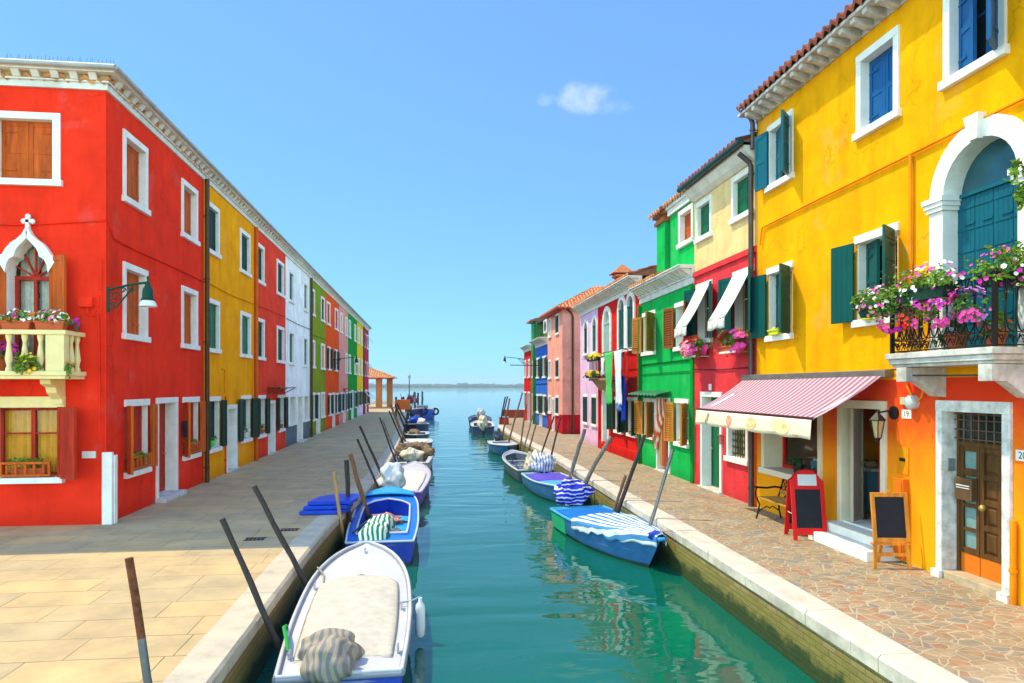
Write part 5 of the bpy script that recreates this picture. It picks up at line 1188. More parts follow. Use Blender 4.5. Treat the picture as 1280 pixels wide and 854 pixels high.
rf = tiles((x0, y0, zz), (1,0,0), x1-x0, Vector((0, hx, zr-zz)), math.hypot(hx, zr-zz), 6, limit=lambda x: (0, max(.03, min(1, x/hx, (x1-x0-x)/hx)*math.hypot(hx, zr-zz)))); h.part(rf, 'roof', TERRAL, smooth=40)
rf = tiles((x0, y1, zz), (0,-1,0), y1-y0, Vector((hx, 0, zr-zz)), math.hypot(hx, zr-zz), 6, limit=lambda x: (0, max(.03, min(x, y1-y0-x)/hx*math.hypot(hx, zr-zz)))); h.part(rf, 'roof', TERRAL, smooth=40)
mb = MB(); mb.rings([[(x0,y0,zz-.06),(x1,y0,zz-.06),(x1,y1,zz-.06),(x0,y1,zz-.06)], [(x0,y0,zz-.01),(x1,y0,zz-.01),(x1,y1,zz-.01),(x0,y1,zz-.01)], [(x0+hx,hy-.02,zr-.03),(x1-hx,hy-.02,zr-.03),(x1-hx,hy+.02,zr-.03),(x0+hx,hy+.02,zr-.03)]], True, True); h.part(mb, 'eaves', W_RED)
# -- blue house
h = House('blue_house', 'bright blue house between salmon house and narrow green house', FR, 41.55, 46.4, 5.3, [(-1, .0, PL['grey']), (0, 20, PL['blue'])], depth=7)
for z0, z1 in ((3.12, 4.52), (.78, 2.08)):
    h.win(44.6, 45.9, z0, z1, fw=.04, depth=.05, shut='open', ang=(172,174), style='louver', sm=W_GREEN); h.win(41.9, 43.2, z0, z1, fw=.04, depth=.05, shut='open', ang=(172,174), style='louver', sm=W_GREEN)
h.door(43.5, 44.5, 0, 2.1, depth=.2, leaf=W_BEIGE); h.wall((True, True)); h.cornice(5.2, hgt=.45, proj=.5, band=CORNW, m=CORNW, pitch=.3, gutter=False)
u = MB(); k_ = Fac(FR.P(0,-.5,0).to_2d(), (.0075,1), (-1,0)); k_.box(u, 41.6, 46.3, -4, 0, 5.3, 6.9); h.part(u, 'rear_storey', plaster('upper_green', (.10,.16,.04)))
mb = MB(); k_.box(mb, 41.5, 46.45, -4.2, .4, 6.9, 6.98); h.part(mb, 'roof', BRONZE)
mb = MB(); k_.box(mb, 42.3, 43.6, .0, .42, 6.0, 6.85); ac = h.part(mb, 'air_conditioner', paint('ac_white', (.68,.68,.66)), bevel=.02)
mb = MB(); mb.tube([k_.P(42.9,.42,6.42), k_.P(42.9,.44,6.42)], .33, 20); h.part(mb, 'fan_grille', IRON, ac)
h.cable([(46.3,.03,2.75),(41.6,.03,2.78)], .02)
mb = MB(); mb.bar(f.P(45.3,0,4.0), f.P(45.3,1.9,4.02), .05, .05); h.part(mb, 'lamp_arm', IRON)
# -- narrow green house and the rounded red house at the end
h = House('narrow_green_house', 'very narrow dark green house strip beside blue house', FR, 46.45, 48.6, 7.05, [(-1, 20, plaster('oldgreen', (.06,.22,.07)))], depth=6)
h.win(47.0, 47.9, 3.2, 4.4, fw=.08, shut='closed', sm=W_BEIGE); h.door(47.0, 48.0, 0, 2.1, depth=.2, leaf=W_BEIGE); h.wall((True, True)); h.pipe(46.6, 0, 6.9, .08, plaster('pipe_green2', (.03,.3,.1)), .12)
h.roof(7.1, .4, .3, res=4)
h = House('small_red_house', 'small red house with rounded cornice at the water end of the right quay', FR, 48.65, 52.6, 5.3, [(-1, 20, PL['red3'])], depth=6)
h.win(49.2, 50.1, 3.2, 4.6, fw=.1, shut='closed', sm=W_BROWN); h.win(51.2, 52.1, 3.2, 4.6, fw=.1, shut='closed', sm=W_BROWN); h.door(49.2, 50.3, 0, 2.2, depth=.2, leaf=W_GREEN, fw=.05); h.win(51.2, 52.2, .8, 2.2, fw=.04, depth=.1, shut='closed', sm=W_GREEN)
h.wall((True, True)); h.cornice(5.2, hgt=.4, proj=.35, band=CORNW, m=CORNW, gutter=False)
mb = MB(); k_ = Fac(FR.P(0,-1,0).to_2d(), (.0075,1), (-1,0)); k_.box(mb, 49, 52, -3, 0, 5.3, 7.0); h.part(mb, 'rear_storey', plaster('greyish', (.5,.35,.28)))
mb = MB(); k_.box(mb, 50.5, 51.5, .0, .04, 5.6, 6.8); h.part(mb, 'shutter', W_GREEN)
mb = tiles(k_.P(48.8,.3,7.02), FR.d, 3.4, (-FR.n+Vector((0,0,.3))).normalized(), 3.3, 4); h.part(mb, 'roof', TERRAL, smooth=40)
mb = MB(); mb.box(6.0, 14, 56.0, 56.35, -.1, .55); mb.box(5.95, 14, 55.95, 56.4, .55, .66); single(mb, 'low_wall', 'low red brick parapet wall at the water end of the right quay', 'wall', mat('brick_red', (.36,.07,.03), .85, .3, 8, .004), (8, 56.2, 0))
# ------------------------------------------------------------------ mooring poles
WP_D = pole_mat('tarred', (.030,.022,.020)); WP_B = pole_mat('brown', (.20,.09,.035)); WP_L = pole_mat('pale', (.42,.24,.09)); WP_G = pole_mat('grey', (.16,.14,.13))
WP_S = metal('pole_steel', (.16,.17,.19), .4)
def pole(P0, P1, r, m, label, group, bend=0.0, name='mooring_pole', top=None, taper=.85):
    P0, P1 = Vector(P0), Vector(P1); n = 9; rnd = random.Random(label); pts = []
    sd = (P1-P0).cross(Vector((0,1,0))).normalized()
    for k in range(n+1):
        t = k/n; w = bend*math.sin(math.pi*t*1.3)
        pts.append(P0.lerp(P1, t)+sd*w+Vector((rnd.uniform(-1,1), rnd.uniform(-1,1), 0))*r*.22)
    if (P1-P0).length and P1.z > 0.2:      # mark the whole pole from the canal bed up
        pass
    rr = [r*(1-(1-taper)*k/n)*(1+rnd.uniform(-.09,.09)) for k in range(n+1)]
    mb = MB(); mb.tube(pts, rr, 10)
    ms = [m]
    if top:
        k0 = len(mb.f)-2-10*2
        for i in range(k0, len(mb.f)): mb.mi[i] = 1
        ms.append(top)
    return single(mb, name, label, 'mooring pole', ms, tuple(P0), group, smooth=45)
GL = 'mooring poles along the left quay'; GRP = 'mooring poles along the right quay'
for a in [
 ((-1.71,5.02,-1.10),(-2.07,5.02,1.41),.031,WP_S,'grey steel mooring pole with rusty top, nearest to the viewer on left quay',0,mat('rust',(.16,.05,.02),.9,.5,20)),
 ((-1.39,8.02,-1.10),(-2.32,8.02,1.11),.040,WP_D,'dark leaning mooring pole beside the cream tarpaulin of the near white boat',0,None),
 ((-1.30,10.00,-1.10),(-2.46,10.00,1.19),.043,WP_D,'dark leaning mooring pole beside the bow of the near white boat',0,None),
 ((-1.61,14.06,-1.10),(-1.92,14.06,0.88),.040,WP_L,'pale thin wooden pole standing just before the stacked blue hatch covers',.02,None),
 ((-1.64,14.76,-1.10),(-1.75,14.76,1.04),.055,WP_D,'thick dark upright pole at the edge of the stacked blue hatch covers',.01,None),
 ((-1.25,16.24,-1.10),(-1.83,16.24,1.03),.058,WP_B,'thick reddish brown pole behind the stacked blue hatch covers',.0,None),
 ((-0.94,18.50,-1.10),(-1.91,18.50,1.20),.035,WP_D,'thin black pole with pale foot beside the white covered outboard motor',.0,None),
 ((-0.87,20.18,-1.10),(-2.01,20.18,1.45),.040,WP_D,'long thin black pole leaning over the quay by the purple trimmed boat',.0,None),
 ((-0.93,25.70,-1.10),(-1.83,25.70,1.44),.032,WP_D,'front one of two thin crossed poles by the boat with brown canvas',.0,None),
 ((-0.88,26.98,-1.10),(-1.82,26.98,1.29),.032,WP_G,'rear one of two thin crossed poles by the boat with brown canvas',.0,None),
 ((-0.88,33.88,-1.10),(-1.97,33.88,1.39),.042,WP_D,'shortest dark pole at the front of the far bundle of poles on left quay',.0,None),
 ((-0.94,35.86,-1.10),(-2.00,35.86,1.66),.062,WP_B,'thick brown pole in the far bundle of poles on left quay',.0,None),
 ((-1.07,42.88,-1.10),(-2.12,42.88,1.48),.062,WP_D,'thick black pole right of the thick brown one in the far bundle',.0,None),
 ((-1.13,50.06,-1.10),(-2.36,50.06,1.38),.075,WP_D,'black pole farthest back in the far bundle of poles on left quay',.0,None)]:
    pole(a[0], a[1], a[2], a[3], a[4], GL, a[5], top=a[6])
for a in [
 ((4.01,12.98,-1.10),(4.76,12.98,1.36),.038,WP_S,'slim grey metal pole at the bow of the blue boat with striped canvas',0),
 ((3.96,15.16,-1.10),(4.90,15.16,1.49),.055,WP_D,'long black pole leaning in front of the bright green house',0),
 ((4.02,15.48,-1.10),(4.53,15.48,0.53),.045,WP_B,'short brown stake right beside the long black pole on right quay',.01),
 ((3.90,18.48,-1.10),(4.94,18.48,1.22),.072,WP_G,'crooked grey brown trunk used as a pole in front of deep red house',.09),
 ((4.11,20.80,-1.10),(4.77,20.80,1.28),.068,WP_G,'stout weathered post leaning in front of the lilac house',.03),
 ((4.17,24.84,-1.10),(4.82,24.84,1.49),.038,WP_D,'thin dark pole before the near edge of the salmon house side wall',.0),
 ((4.03,26.72,-1.10),(4.91,26.72,1.40),.036,WP_D,'thin dark pole before the door of the salmon house',.0),
 ((4.02,39.30,-1.10),(4.62,39.30,1.90),.055,WP_B,'brown pole farthest along the right quay by the low brick wall',.0),
 ((3.96,36.00,-1.10),(4.90,36.00,2.26),.050,WP_B,'tallest thin brown pole leaning toward the small red house',.0),
 ((4.16,32.16,-1.10),(4.57,32.16,1.74),.042,WP_B,'steep reddish pole right of the tallest thin brown pole',.0),
 ((4.04,30.82,-1.10),(4.73,30.82,1.45),.034,WP_G,'thin grey pole leaning before the narrow green house',.0),
 ((4.05,29.56,-1.10),(4.66,29.56,1.02),.040,WP_B,'short thin brown pole leaning before the blue house',.0)]:
    pole(a[0], a[1], a[2], a[3], a[4], GRP, a[5])
for x, y, z, r, l in ((-2.46,115.4,1.66,.22,'left one of three thick dark posts in the water beyond the left quay'), (-1.94,115.4,1.50,.20,'middle one of three thick dark posts in the water beyond the left quay'), (-1.3,125.3,1.66,.2,'right one of three thick dark posts standing apart in the water beyond the left quay')):
    pole((x,y,-1.5), (x,y,z), r, WP_D, l, 'thick posts in open water', name='water_post')
for p0, p1, l in (((4.5,46,-1.1),(5.1,46,1.9),'dark post behind the orange fish box at the end of right quay'), ((4.7,48,-1.1),(5.5,48,1.9),'slim post tilted behind the far right moored boats')):
    pole(p0, p1, .05, WP_D, l, GRP)

# ------------------------------------------------------------------ boats (local frame: +y bow, z=0 waterline)
def smoothstep(a, b, x): t = max(0, min(1, (x-a)/(b-a))); return t*t*(3-2*t)
class Boat:
    def __init__(s, label, x, y, yaw, L, B, zs, zb, hull, name='motorboat', tr=.80, rake=.35, full=2.6, group='boats moored along the canal', taper0=.45, pw=.8):
        s.pw = pw
        s.L, s.B, s.zs, s.zb, s.tr, s.rake, s.full, s.t0 = L, B, zs, zb, tr, rake, full, taper0
        s.root = thing(name, label, 'boat', (x, y, WZ), group, yaw, world=False)
        s.n = 20; mb = MB(); rings = []
        for k in range(s.n+1):
            t = k/s.n; b, g = s.half(t), s.gun(t); kz = -.18+.12*smoothstep(.7, 1, t)
            rk = lambda z: s.yy(t, z)
            prof = [(b, g), (b*.99, g-.10), (b*.94, .08), (b*.78, -.08), (0, kz)]
            pts = [(x_, rk(z), z) for x_, z in prof]+[(-x_, rk(z), z) for x_, z in reversed(prof[:-1])]
            rings.append(pts)
        mb.rings(rings, False, False); mb.poly(rings[0])
        mb.build('hull', [hull_mat(label[:14].replace(' ', '_'), tuple(h_.get('_c', (.1,.1,.1)))) for h_ in hull], s.root, smooth=50)
    def yy(s, t, z): return -s.L/2+t*s.L+s.rake*(t**5)*(z/s.zb)
    def half(s, t):
        b = s.B/2*(s.tr+(1-s.tr)*math.sin(math.pi/2*min(1, t/.45)))
        if t > s.t0: b *= max(.02, 1-((t-s.t0)/(1-s.t0))**s.full)**s.pw
        return b
    def gun(s, t): return s.zs+(s.zb-s.zs)*t**2.2
    def rail(s, m, r=.028, name='rub_rail', dz=0, wd=None):
        pts = []
        for sg in (-1, 1):
            mb_ = [(sg*s.half(k/s.n), s.yy(k/s.n, s.gun(k/s.n)), s.gun(k/s.n)+dz) for k in range(s.n+1)]
            pts.append(mb_)
        mb = MB(); mb.tube(pts[0]+list(reversed(pts[1])), r, 8); mb.tube([pts[0][0], pts[1][0]], r, 8)
        return mb.build(name, m, s.root, smooth=50)
    def deck(s, m, t0=.12, t1=.72, cw=.74, inside=None, open_=True, crown=.03, floor=.0, well=None):
        """side decks, fore deck and stern deck round the cockpit"""
        s.dk = (t0, t1, cw); mb = MB(); n = 40; inner = []
        ts = sorted(set([k/n for k in range(n+1)]+[t0, t1]))
        def c(t):
            if t < t0 or t > t1: return None
            e = cw*s.half(t); r = .12
            return e*min(1, (max(0, (t1-t))/r))**.5 if t > t1-r else e
        for ta, tb in zip(ts, ts[1:]):
            tm = (ta+tb)/2; opn = t0 < tm < t1
            for sg in (-1, 1):
                def P(t, f): b = s.half(t)-.012; x = b*f; return (sg*x, s.yy(t, s.gun(t)), s.gun(t)-.012+crown*(1-f*f))
                fa = (c(ta) or 0)/max(.01, s.half(ta)-.012) if opn else 0; fb = (c(tb) or 0)/max(.01, s.half(tb)-.012) if opn else 0
                K = 4
                for k in range(K):
                    a0, a1 = fa+(1-fa)*k/K, fa+(1-fa)*(k+1)/K; b0, b1 = fb+(1-fb)*k/K, fb+(1-fb)*(k+1)/K
                    mb.poly([P(ta, a0), P(ta, a1), P(tb, b1), P(tb, b0)])
        d = mb.build('deck', m, s.root, smooth=40)
        if open_:
            mb = MB(); T = [t0+(t1-t0)*k/16 for k in range(17)]; C = [(c(t) or 0) for t in T]
            loop = [(x, s.yy(t, s.gun(t)), s.gun(t)+.015) for t, x in zip(T, C)]+[(-x, s.yy(t, s.gun(t)), s.gun(t)+.015) for t, x in reversed(list(zip(T, C)))]
            low = [(x*.9, y, floor+.02) for x, y, z in loop]
            mb.rings([loop, low], True, False); mb.poly(low)
            mb.build('cockpit', inside or m, s.root, smooth=40)
            mb = MB(); mb.tube([(x*1.02, y, z+.02) for x, y, z in loop]+[(loop[0][0]*1.02, loop[0][1], loop[0][2]+.02)], .022, 6); s.coam = mb
        return d
    def tarp(s, m, t0, t1, cw, dome=.10, drop=.03, name='canvas_cover', seed=0, wr=.012, round_=.10, lift=.03):
        mb = MB(); nu, nv = 28, 34
        def fn(u, v):
            t = t0+(t1-t0)*v; x = (2*u-1); w = cw*s.half(t)
            if round_ and v > 1-round_*2: w *= max(.02, 1-((v-1+round_*2)/(round_*2))**3)**.6
            e = max(abs(x), abs(2*v-1)); z = s.gun(t)+lift+dome*(1-x*x)*min(1, min(v, 1-v)*6)-drop*smoothstep(.9, 1, e)
            z += wr*noise.noise(Vector((x*2.2+seed, t*7, seed)))*2*(1-.5*abs(x))+.3*wr*noise.noise(Vector((x*9, t*31, seed)))
            return (x*w, s.yy(t, s.gun(t)), z)
        mb.grid(fn, nu, nv); return mb.build(name, m, s.root, smooth=70, solid=.008)
    def drape(s, m, t0, t1, over=.10, seed=0, name='canvas_cover', dome=.08, hang=.12):
        """canvas stretched over the bow and hanging over both gunwales"""
        mb = MB()
        def fn(u, v):
            t = t0+(t1-t0)*v; x = (2*u-1)*1.25; w = s.half(min(t, .985))+.02; g = s.gun(t)
            if abs(x) <= 1: return (x*w, s.yy(t, g), g+.055+dome*(1-x*x)*(1-v*.6)+.012*noise.noise(Vector((x*4, t*15, seed))))
            q = (abs(x)-1)/.25; h_ = hang*(1+.35*noise.noise(Vector((t*16, seed, 0)))*2)
            return (math.copysign(w+.015+.02*math.sin(t*60)*q, x), s.yy(t, g), g+.055-h_*q)
        nu, nv = 56, 34; mb.grid(fn, nu, nv); o_ = mb.build(name, m, s.root, smooth=70, solid=.008)
        at_ = o_.data.attributes.new('band', 'FLOAT', 'POINT')
        for j in range(nv+1):
            for i in range(nu+1):
                v = j/nv; at_.data[j*(nu+1)+i].value = (2*i/nu-1)*.86+.22*(j/nv)+.02*math.sin(v*9)
        return o_
    def motor(s, cover, yoff=.18, h=.55, r=(.20,.26,.34), seed=1, leg=True, tilt=0, x=0, amp=.22, leg_m=None, zc=None, fold=1.0):
        g = s.gun(0); y = -s.L/2-yoff
        mb = MB(); mb.box(x-.06, x+.06, y-.06, y+.08, -.5, g+.1); mb.box(x-.14, x+.14, y+.02, y+.2, g-.12, g+.06); mo = mb.build('outboard_motor', leg_m or IRON, s.root, bevel=.01)
        c0 = Vector((x, y, zc or g+.10+r[2]*.8)); mb = MB(); mb.blob(c0, r, amp, 1.7, seed, 56, 34)
        # gathered folds and creases in the cloth, tied in below the cowl
        for i, v in enumerate(mb.v):
            d = v-c0; a = math.atan2(d.y, d.x); hz = d.z/r[2]
            w = noise.noise(Vector((math.cos(a)*1.6, math.sin(a)*1.6, hz*.7+seed)))
            f = 1+fold*(.06*math.sin(a*7+seed+hz*1.5+w*5)+.05*math.sin(a*13+hz*3-w*6))+.09*(1-abs(noise.noise(Vector((d.x*6, d.y*6, d.z*5+seed))))*2)-.05
            if hz < -.35: f *= 1-.18*smoothstep(-.35, -.9, hz)
            mb.v[i] = Vector((c0.x+d.x*f, c0.y+d.y*f, v.z+.04*noise.noise(Vector((d.x*7, d.y*7, seed+2)))))
        mb.build('motor_cover', cover, mo, smooth=80); return mo
    def thwart(s, t, m, z=None, w=.22):
        b = s.half(t)*.92; y = s.yy(t, 0); zz = z if z is not None else s.gun(t)-.14
        mb = MB(); mb.box(-b, b, y-w/2, y+w/2, zz, zz+.035); return mb.build('thwart', m, s.root, bevel=.008)
    def pt(s, x, y, z): return s.root.matrix_world @ Vector((x, y, z))
BW = paint('boat_white', (.50,.51,.52), .45, .12); BB = paint('boat_blue', (.008,.045,.42), .35); BB2 = paint('boat_bright_blue', (.01,.15,.62), .35); BSKY = paint('boat_sky_blue', (.06,.34,.60), .4)
BCY = paint('boat_cyan', (.02,.32,.72), .35); BNAVY = paint('boat_navy', (.006,.03,.16), .4); BPUR = paint('boat_purple', (.13,.05,.45), .4); BGREY = paint('boat_grey', (.26,.30,.34), .5); BDG = paint('boat_dark_grey', (.07,.09,.12), .5)
BMID = paint('boat_mid_blue', (.02,.16,.42), .4); BGRN = paint('boat_green_patch', (.02,.42,.18), .4)
T_CREAM = cloth('tarp_cream', (.48,.45,.38), .12); T_GREYW = cloth('cover_greywhite', (.60,.62,.64), .1); T_CRW = cloth('cover_cream', (.70,.64,.50), .1)
T_BROWN = mat('tarp_brown', (.20,.14,.085), .95, .6, 5, .01, 14)
RUB = paint('rubber_grey', (.25,.26,.30), .6); TYRE = paint('tyre_black', (.012,.012,.013), .8)
PLAID = stripe_mat('plaid_cover', (.34,.27,.20), (.19,.18,.18), .085, 0, .55, uneven=.25)
STR_BLW = stripe_mat('blue_white_stripe', (.10,.22,.50), (.72,.74,.76), .115, 1, .5, uneven=.05)
STR_BLW2 = stripe_mat('indigo_white_stripe', (.02,.03,.42), (.55,.58,.78), .10, 2, .66, uneven=.22)
STR_GRW = stripe_mat('green_white_stripe', (.01,.20,.10), (.70,.72,.68), .095, 0, .5, uneven=.15)
STR_WBL = stripe_mat('white_blue_stripe', (.68,.68,.70), (.08,.12,.40), .10, 0, .72, uneven=.08)
W_STR = band_mat('lightblue_white', (.07,.24,.50), (.70,.72,.74), .185)
def rope(label, pts, r=.010, m=None, sag=.0):
    pts = [Vector(q) for q in pts]
    if len(pts) == 2 and sag: pts = [pts[0].lerp(pts[1], k/8)-Vector((0,0,sag*math.sin(math.pi*k/8))) for k in range(9)]
    mb = MB(); mb.tube(pts, r, 5); return single(mb, 'mooring_rope', label, 'rope', m or cloth('rope', (.35,.28,.2)), tuple(pts[0]), smooth=60)

# left side, from the near one outwards
b = Boat('near white motorboat with cream tarpaulin and checked motor cover', -.97, 9.22, .035, 4.55, 1.42, .46, .66, [BB], full=3.4, tr=.86, pw=.62, taper0=.40)
b.deck(BW, .10, .72, .80, inside=BGREY); b.rail(RUB, .035); b.rail(BW, .022, 'toe_rail', .035)
b.tarp(T_CREAM, .09, .72, .80, dome=.05, seed=2, round_=.10)
b.motor(PLAID, -.02, x=-.10, r=(.24,.25,.25), seed=4, amp=.13, zc=.60, fold=.2)
mb = MB(); mb.blob((-.12, -b.L/2+.36, .62), (.32,.14,.18), .16, 1.5, 9, 34, 20); mb.build('motor_cloth', PLAID, b.root, smooth=80)
mb = MB(); mb.lathe((b.half(.45)+.13, -.25, .30), [(.02,-.24),(.058,-.20),(.066,-.08),(.066,.14),(.055,.20),(.025,.24),(.025,.29)], 14); fe = mb.build('fender', paint('fender_white', (.72,.72,.70), .35), b.root, smooth=50)
mb = MB(); mb.tube([(b.half(.45)+.13,-.25,.60), (b.half(.45)+.02,-.22,b.gun(.45)+.05), (b.half(.45)-.14,-.25,b.gun(.45)+.04)], .012, 6); mb.build('fender_line', BGREY, fe)
for x, t in ((-.57,.12), (.57,.12), (.60,.42), (-.60,.62), (0,.93)):
    mb = MB(); y_ = b.yy(t, .4); z_ = b.gun(t)+.02; k = x/abs(x)*min(abs(x), b.half(t)-.06) if x else 0; mb.tube([(k,y_-.07,z_+.045),(k,y_+.07,z_+.045)], .014, 6); mb.box(k-.012,k+.012,y_-.03,y_+.03,z_-.02,z_+.045); mb.build('cleat', metal('cleat_steel', (.45,.46,.48), .3), b.root, smooth=50)
rope('green rope tying the near white boat to the quay pole', [(-1.50,7.55,-.24), (-1.62,7.9,-.10), (-1.68,8.3,-.22), (-1.68,8.45,-.4)], .022, cloth('rope_green', (.03,.30,.06)))
rope('grey rope round the pole by the bow of the near white boat', [(-1.5,10.0,-.20), (-1.55,10.3,-.16), (-1.66,10.46,-.1)], .014)
b = Boat('open blue motorboat with green striped blanket and sky blue fore deck', -.97, 15.42, .02, 5.0, 1.44, .45, .62, [BB], full=5.0, tr=.86, pw=.5)
b.deck(BB2, .12, .80, .72, inside=BB, open_=True, floor=.05); b.rail(paint('rail_silver', (.5,.53,.58), .4), .022); b.coam.build('coaming', paint('coam_white', (.55,.6,.7), .4), b.root, smooth=50)
mb = MB(); mb.grid(lambda u, v: ((2*u-1)*b.half(.85+.14*v)*1.0, b.yy(.85+.14*v, .6), b.gun(.85+.14*v)+.05+.05*(1-(2*u-1)**2)), 16, 8); mb.build('fore_hatch', BCY, b.root, smooth=60, solid=.03)
b.thwart(.55, BB2, .22); b.thwart(.30, BB2, .20)
mb = MB(); mb.grid(lambda u, v: (-.42+.62*u+.10*v, -2.45+1.55*v, .56+.16*math.sin(math.pi*min(1, u*1.0))*(1-.3*v)-.25*smoothstep(.75,1,u)+.03*noise.noise(Vector((u*5, v*5, 3)))*2-.3*smoothstep(.88,1,1-v)), 24, 30); single_b = mb.build('striped_blanket', STR_GRW, b.root, smooth=70, solid=.012)
mb = MB(); mb.blob((.02,-.55,.44), (.36,.22,.16), .35, 2.5, 8, 18, 10); mb.build('net_heap', mat('net_pink', (.42,.22,.18), .95, .5, 9, .02, 30), b.root, smooth=70)
mb = MB(); mb.bar((.36,-1.3,.30), (.40,.1,.36), .24, .16); mb.build('side_locker', BCY, b.root, bevel=.02)
mb = MB(); mb.lathe((.28,-1.75,.25), [(.09,0),(.10,.28),(.085,.28),(.08,.02)], 12); mb.build('bucket', paint('bucket_grey', (.3,.33,.34)), b.root, smooth=40)
mb = MB(); mb.tube([(-.55,-1.9,.5),(-.35,-1.0,.55),(.1,.2,.5)], .02, 6); mb.build('oar', WP_L, b.root, smooth=50)
b = Boat('purple trimmed white boat with large grey white covered outboard motor', -.70, 21.75, -.055, 5.7, 1.42, .45, .62, [BPUR], full=2.6, tr=.88)
b.deck(BW, .06, .70, .82, inside=BGREY); b.rail(paint('rail_lilac', (.45,.40,.6), .4), .03); b.tarp(cloth('tarp_pale', (.70,.62,.54), .06), .05, .70, .82, dome=.06, seed=5)
b.motor(T_GREYW, .0, r=(.36,.36,.42), seed=6, amp=.24, x=-.18, zc=.78)
b = Boat('white boat with bundled brown canvas hood and cream sheet', -.62, 28.9, -.03, 6.0, 1.55, .45, .66, [BW], full=3.0, tr=.86)
b.deck(BW, .08, .62, .76, inside=BGREY, floor=.1); b.rail(RUB, .03)
mb = MB()
for k in range(9):
    a = math.pi*k/8; mb.blob((.60*math.cos(a), -.35+.75*math.sin(a), .58+.22*math.sin(a)), (.24,.22,.20), .35, 2, k+20, 14, 9)
mb.build('canvas_hood', T_BROWN, b.root, smooth=70)
mb = MB(); mb.blob((-.05,-1.2,.60), (.42,.62,.24), .22, 1.8, 31, 20, 12); mb.build('cream_sheet', T_CRW, b.root, smooth=70)
b.motor(T_CRW, .05, r=(.2,.22,.25), seed=9)
b = Boat('blue boat with flat white deck, bow toward the viewer, beyond the brown canvas hood', -.62, 35.6, math.pi, 4.6, 1.55, .45, .60, [BNAVY], full=2.2, tr=.9, group='boats moored along the canal')
b.deck(BW, .2, .55, .7, inside=BGREY); b.rail(BW, .03); b.tarp(T_GREYW, .2, .55, .72, dome=.05)
b = Boat('dark green blue boat with white rim and grey bundle in its bow', -.78, 42.0, math.pi, 4.8, 1.5, .42, .58, [paint('boat_sea_green', (.02,.10,.12), .4)], full=2.4, tr=.9)
b.deck(BW, .15, .72, .7, inside=BDG); b.rail(BW, .03); mb = MB(); mb.blob((.1, .9, .55), (.35,.4,.25), .3, 2, 3, 16, 10); mb.build('net_heap', T_BROWN, b.root, smooth=70)
b = Boat('navy boat heaped with blue and white tarpaulins', -.95, 51.0, math.pi, 5.4, 1.85, .50, .72, [BNAVY], full=2.4, tr=.9)
b.deck(BGREY, .12, .74, .76, inside=BDG); b.rail(RUB, .04)
mb = MB(); mb.blob((.15, .3, .85), (.45,.6,.30), .3, 2, 5, 18, 12); mb.build('blue_tarpaulin', BB, b.root, smooth=70)
mb = MB(); mb.blob((-.35, .9, .75), (.35,.5,.25), .3, 2, 6, 18, 12); mb.build('white_tarpaulin', T_GREYW, b.root, smooth=70)
b.motor(BDG, .1, r=(.22,.25,.3), seed=3)
b = Boat('broad blue work boat hung with black tyres at the far end of left quay', -.75, 72.5, math.pi, 7.0, 2.7, .75, 1.15, [BB], full=2.4, tr=.9, name='work_boat')
b.deck(paint('deck_grey', (.5,.5,.5), .6), .2, .6, .7, inside=BDG); b.rail(paint('rail_pink', (.5,.3,.28), .5), .06)
for x_, y_, z_ in ((-.2, 3.55, .85), (1.42, 1.6, .7), (-1.35, 1.5, .75)):
    mb = MB(); ring = [(x_+.30*math.cos(a), y_+(.02 if abs(x_) < .5 else .30*math.sin(a)*.0), z_+.30*math.sin(a)) for a in [2*math.pi*k/14 for k in range(15)]]
    mb.tube(ring, .10, 7, False); mb.build('tyre', TYRE, b.root, smooth=60)
mb = MB(); mb.box(-.6,.6,-1.6,.2,.75,1.35); mb.build('engine_box', paint('engine_teal', (.12,.2,.26)), b.root, bevel=.05)

def coil(bt, x, y, z, r, m, n=4):
    mb = MB()
    for k in range(n): mb.tube([(x+(r-.015*k)*math.cos(q), y+(r-.015*k)*math.sin(q)*1.1, z+.018*k+.006*math.sin(3*q+k)) for q in [2*math.pi*i/14 for i in range(15)]], .014, 5, False)
    mb.build('rope_coil', m, bt.root, smooth=60)
ROPE = cloth('rope_hemp', (.36,.28,.18))
# right side
yaw = math.atan2(-(4.07-3.57), (12.3-16.0)); 
b = Boat('light blue boat with striped canvas over its bow and green patch on the hull', 3.80, 14.22, math.pi+.13, 3.95, 1.42, .42, .62, [BMID, BGRN], full=2.0, tr=.94, rake=.5, taper0=.35)
b.deck(BSKY, .06, .62, .86, inside=BB2); b.rail(BSKY, .035)
b.tarp(cloth('tarp_blue', (.012,.14,.48), .1), .05, .47, .90, dome=.04, round_=0, seed=1)
b.drape(W_STR, .42, .995, seed=3, hang=.20)
mb = MB()
mb.grid(lambda u, v: (b.half(.01+.27*u)*(.995-.055*v)+.008, b.yy(.01+.27*u, .2), b.gun(.01+.27*u)-.05-.34*v), 6, 4); mb.build('green_patch', BGRN, b.root, solid=.004)
mb = MB(); mb.blob((.05, b.yy(.985, .5), .66), (.12,.10,.08), .3, 2, 4, 12, 8); mb.build('knotted_corner', cloth('knot_blue', (.03,.06,.4)), b.root, smooth=70)
b.motor(STR_BLW2, .22, r=(.42,.26,.36), seed=12, amp=.24, x=.05, zc=.74)
rope('pale rope from the bow of the light blue boat down into the water', [(3.98,12.3,-.05), (3.93,12.5,-.5), (3.9,12.6,-.9)], .015, cloth('rope_pale', (.5,.5,.45)))
rope('thin rope from the light blue boat to the quay kerb', [(4.05,12.2,-.08), (4.4,12.0,-.03)], .012)
b = Boat('blue boat with purple striped hatch and sky blue fore deck', 3.86, 20.75, math.pi+.07, 4.0, 1.42, .42, .56, [BMID], full=2.1, tr=.92, rake=.4)
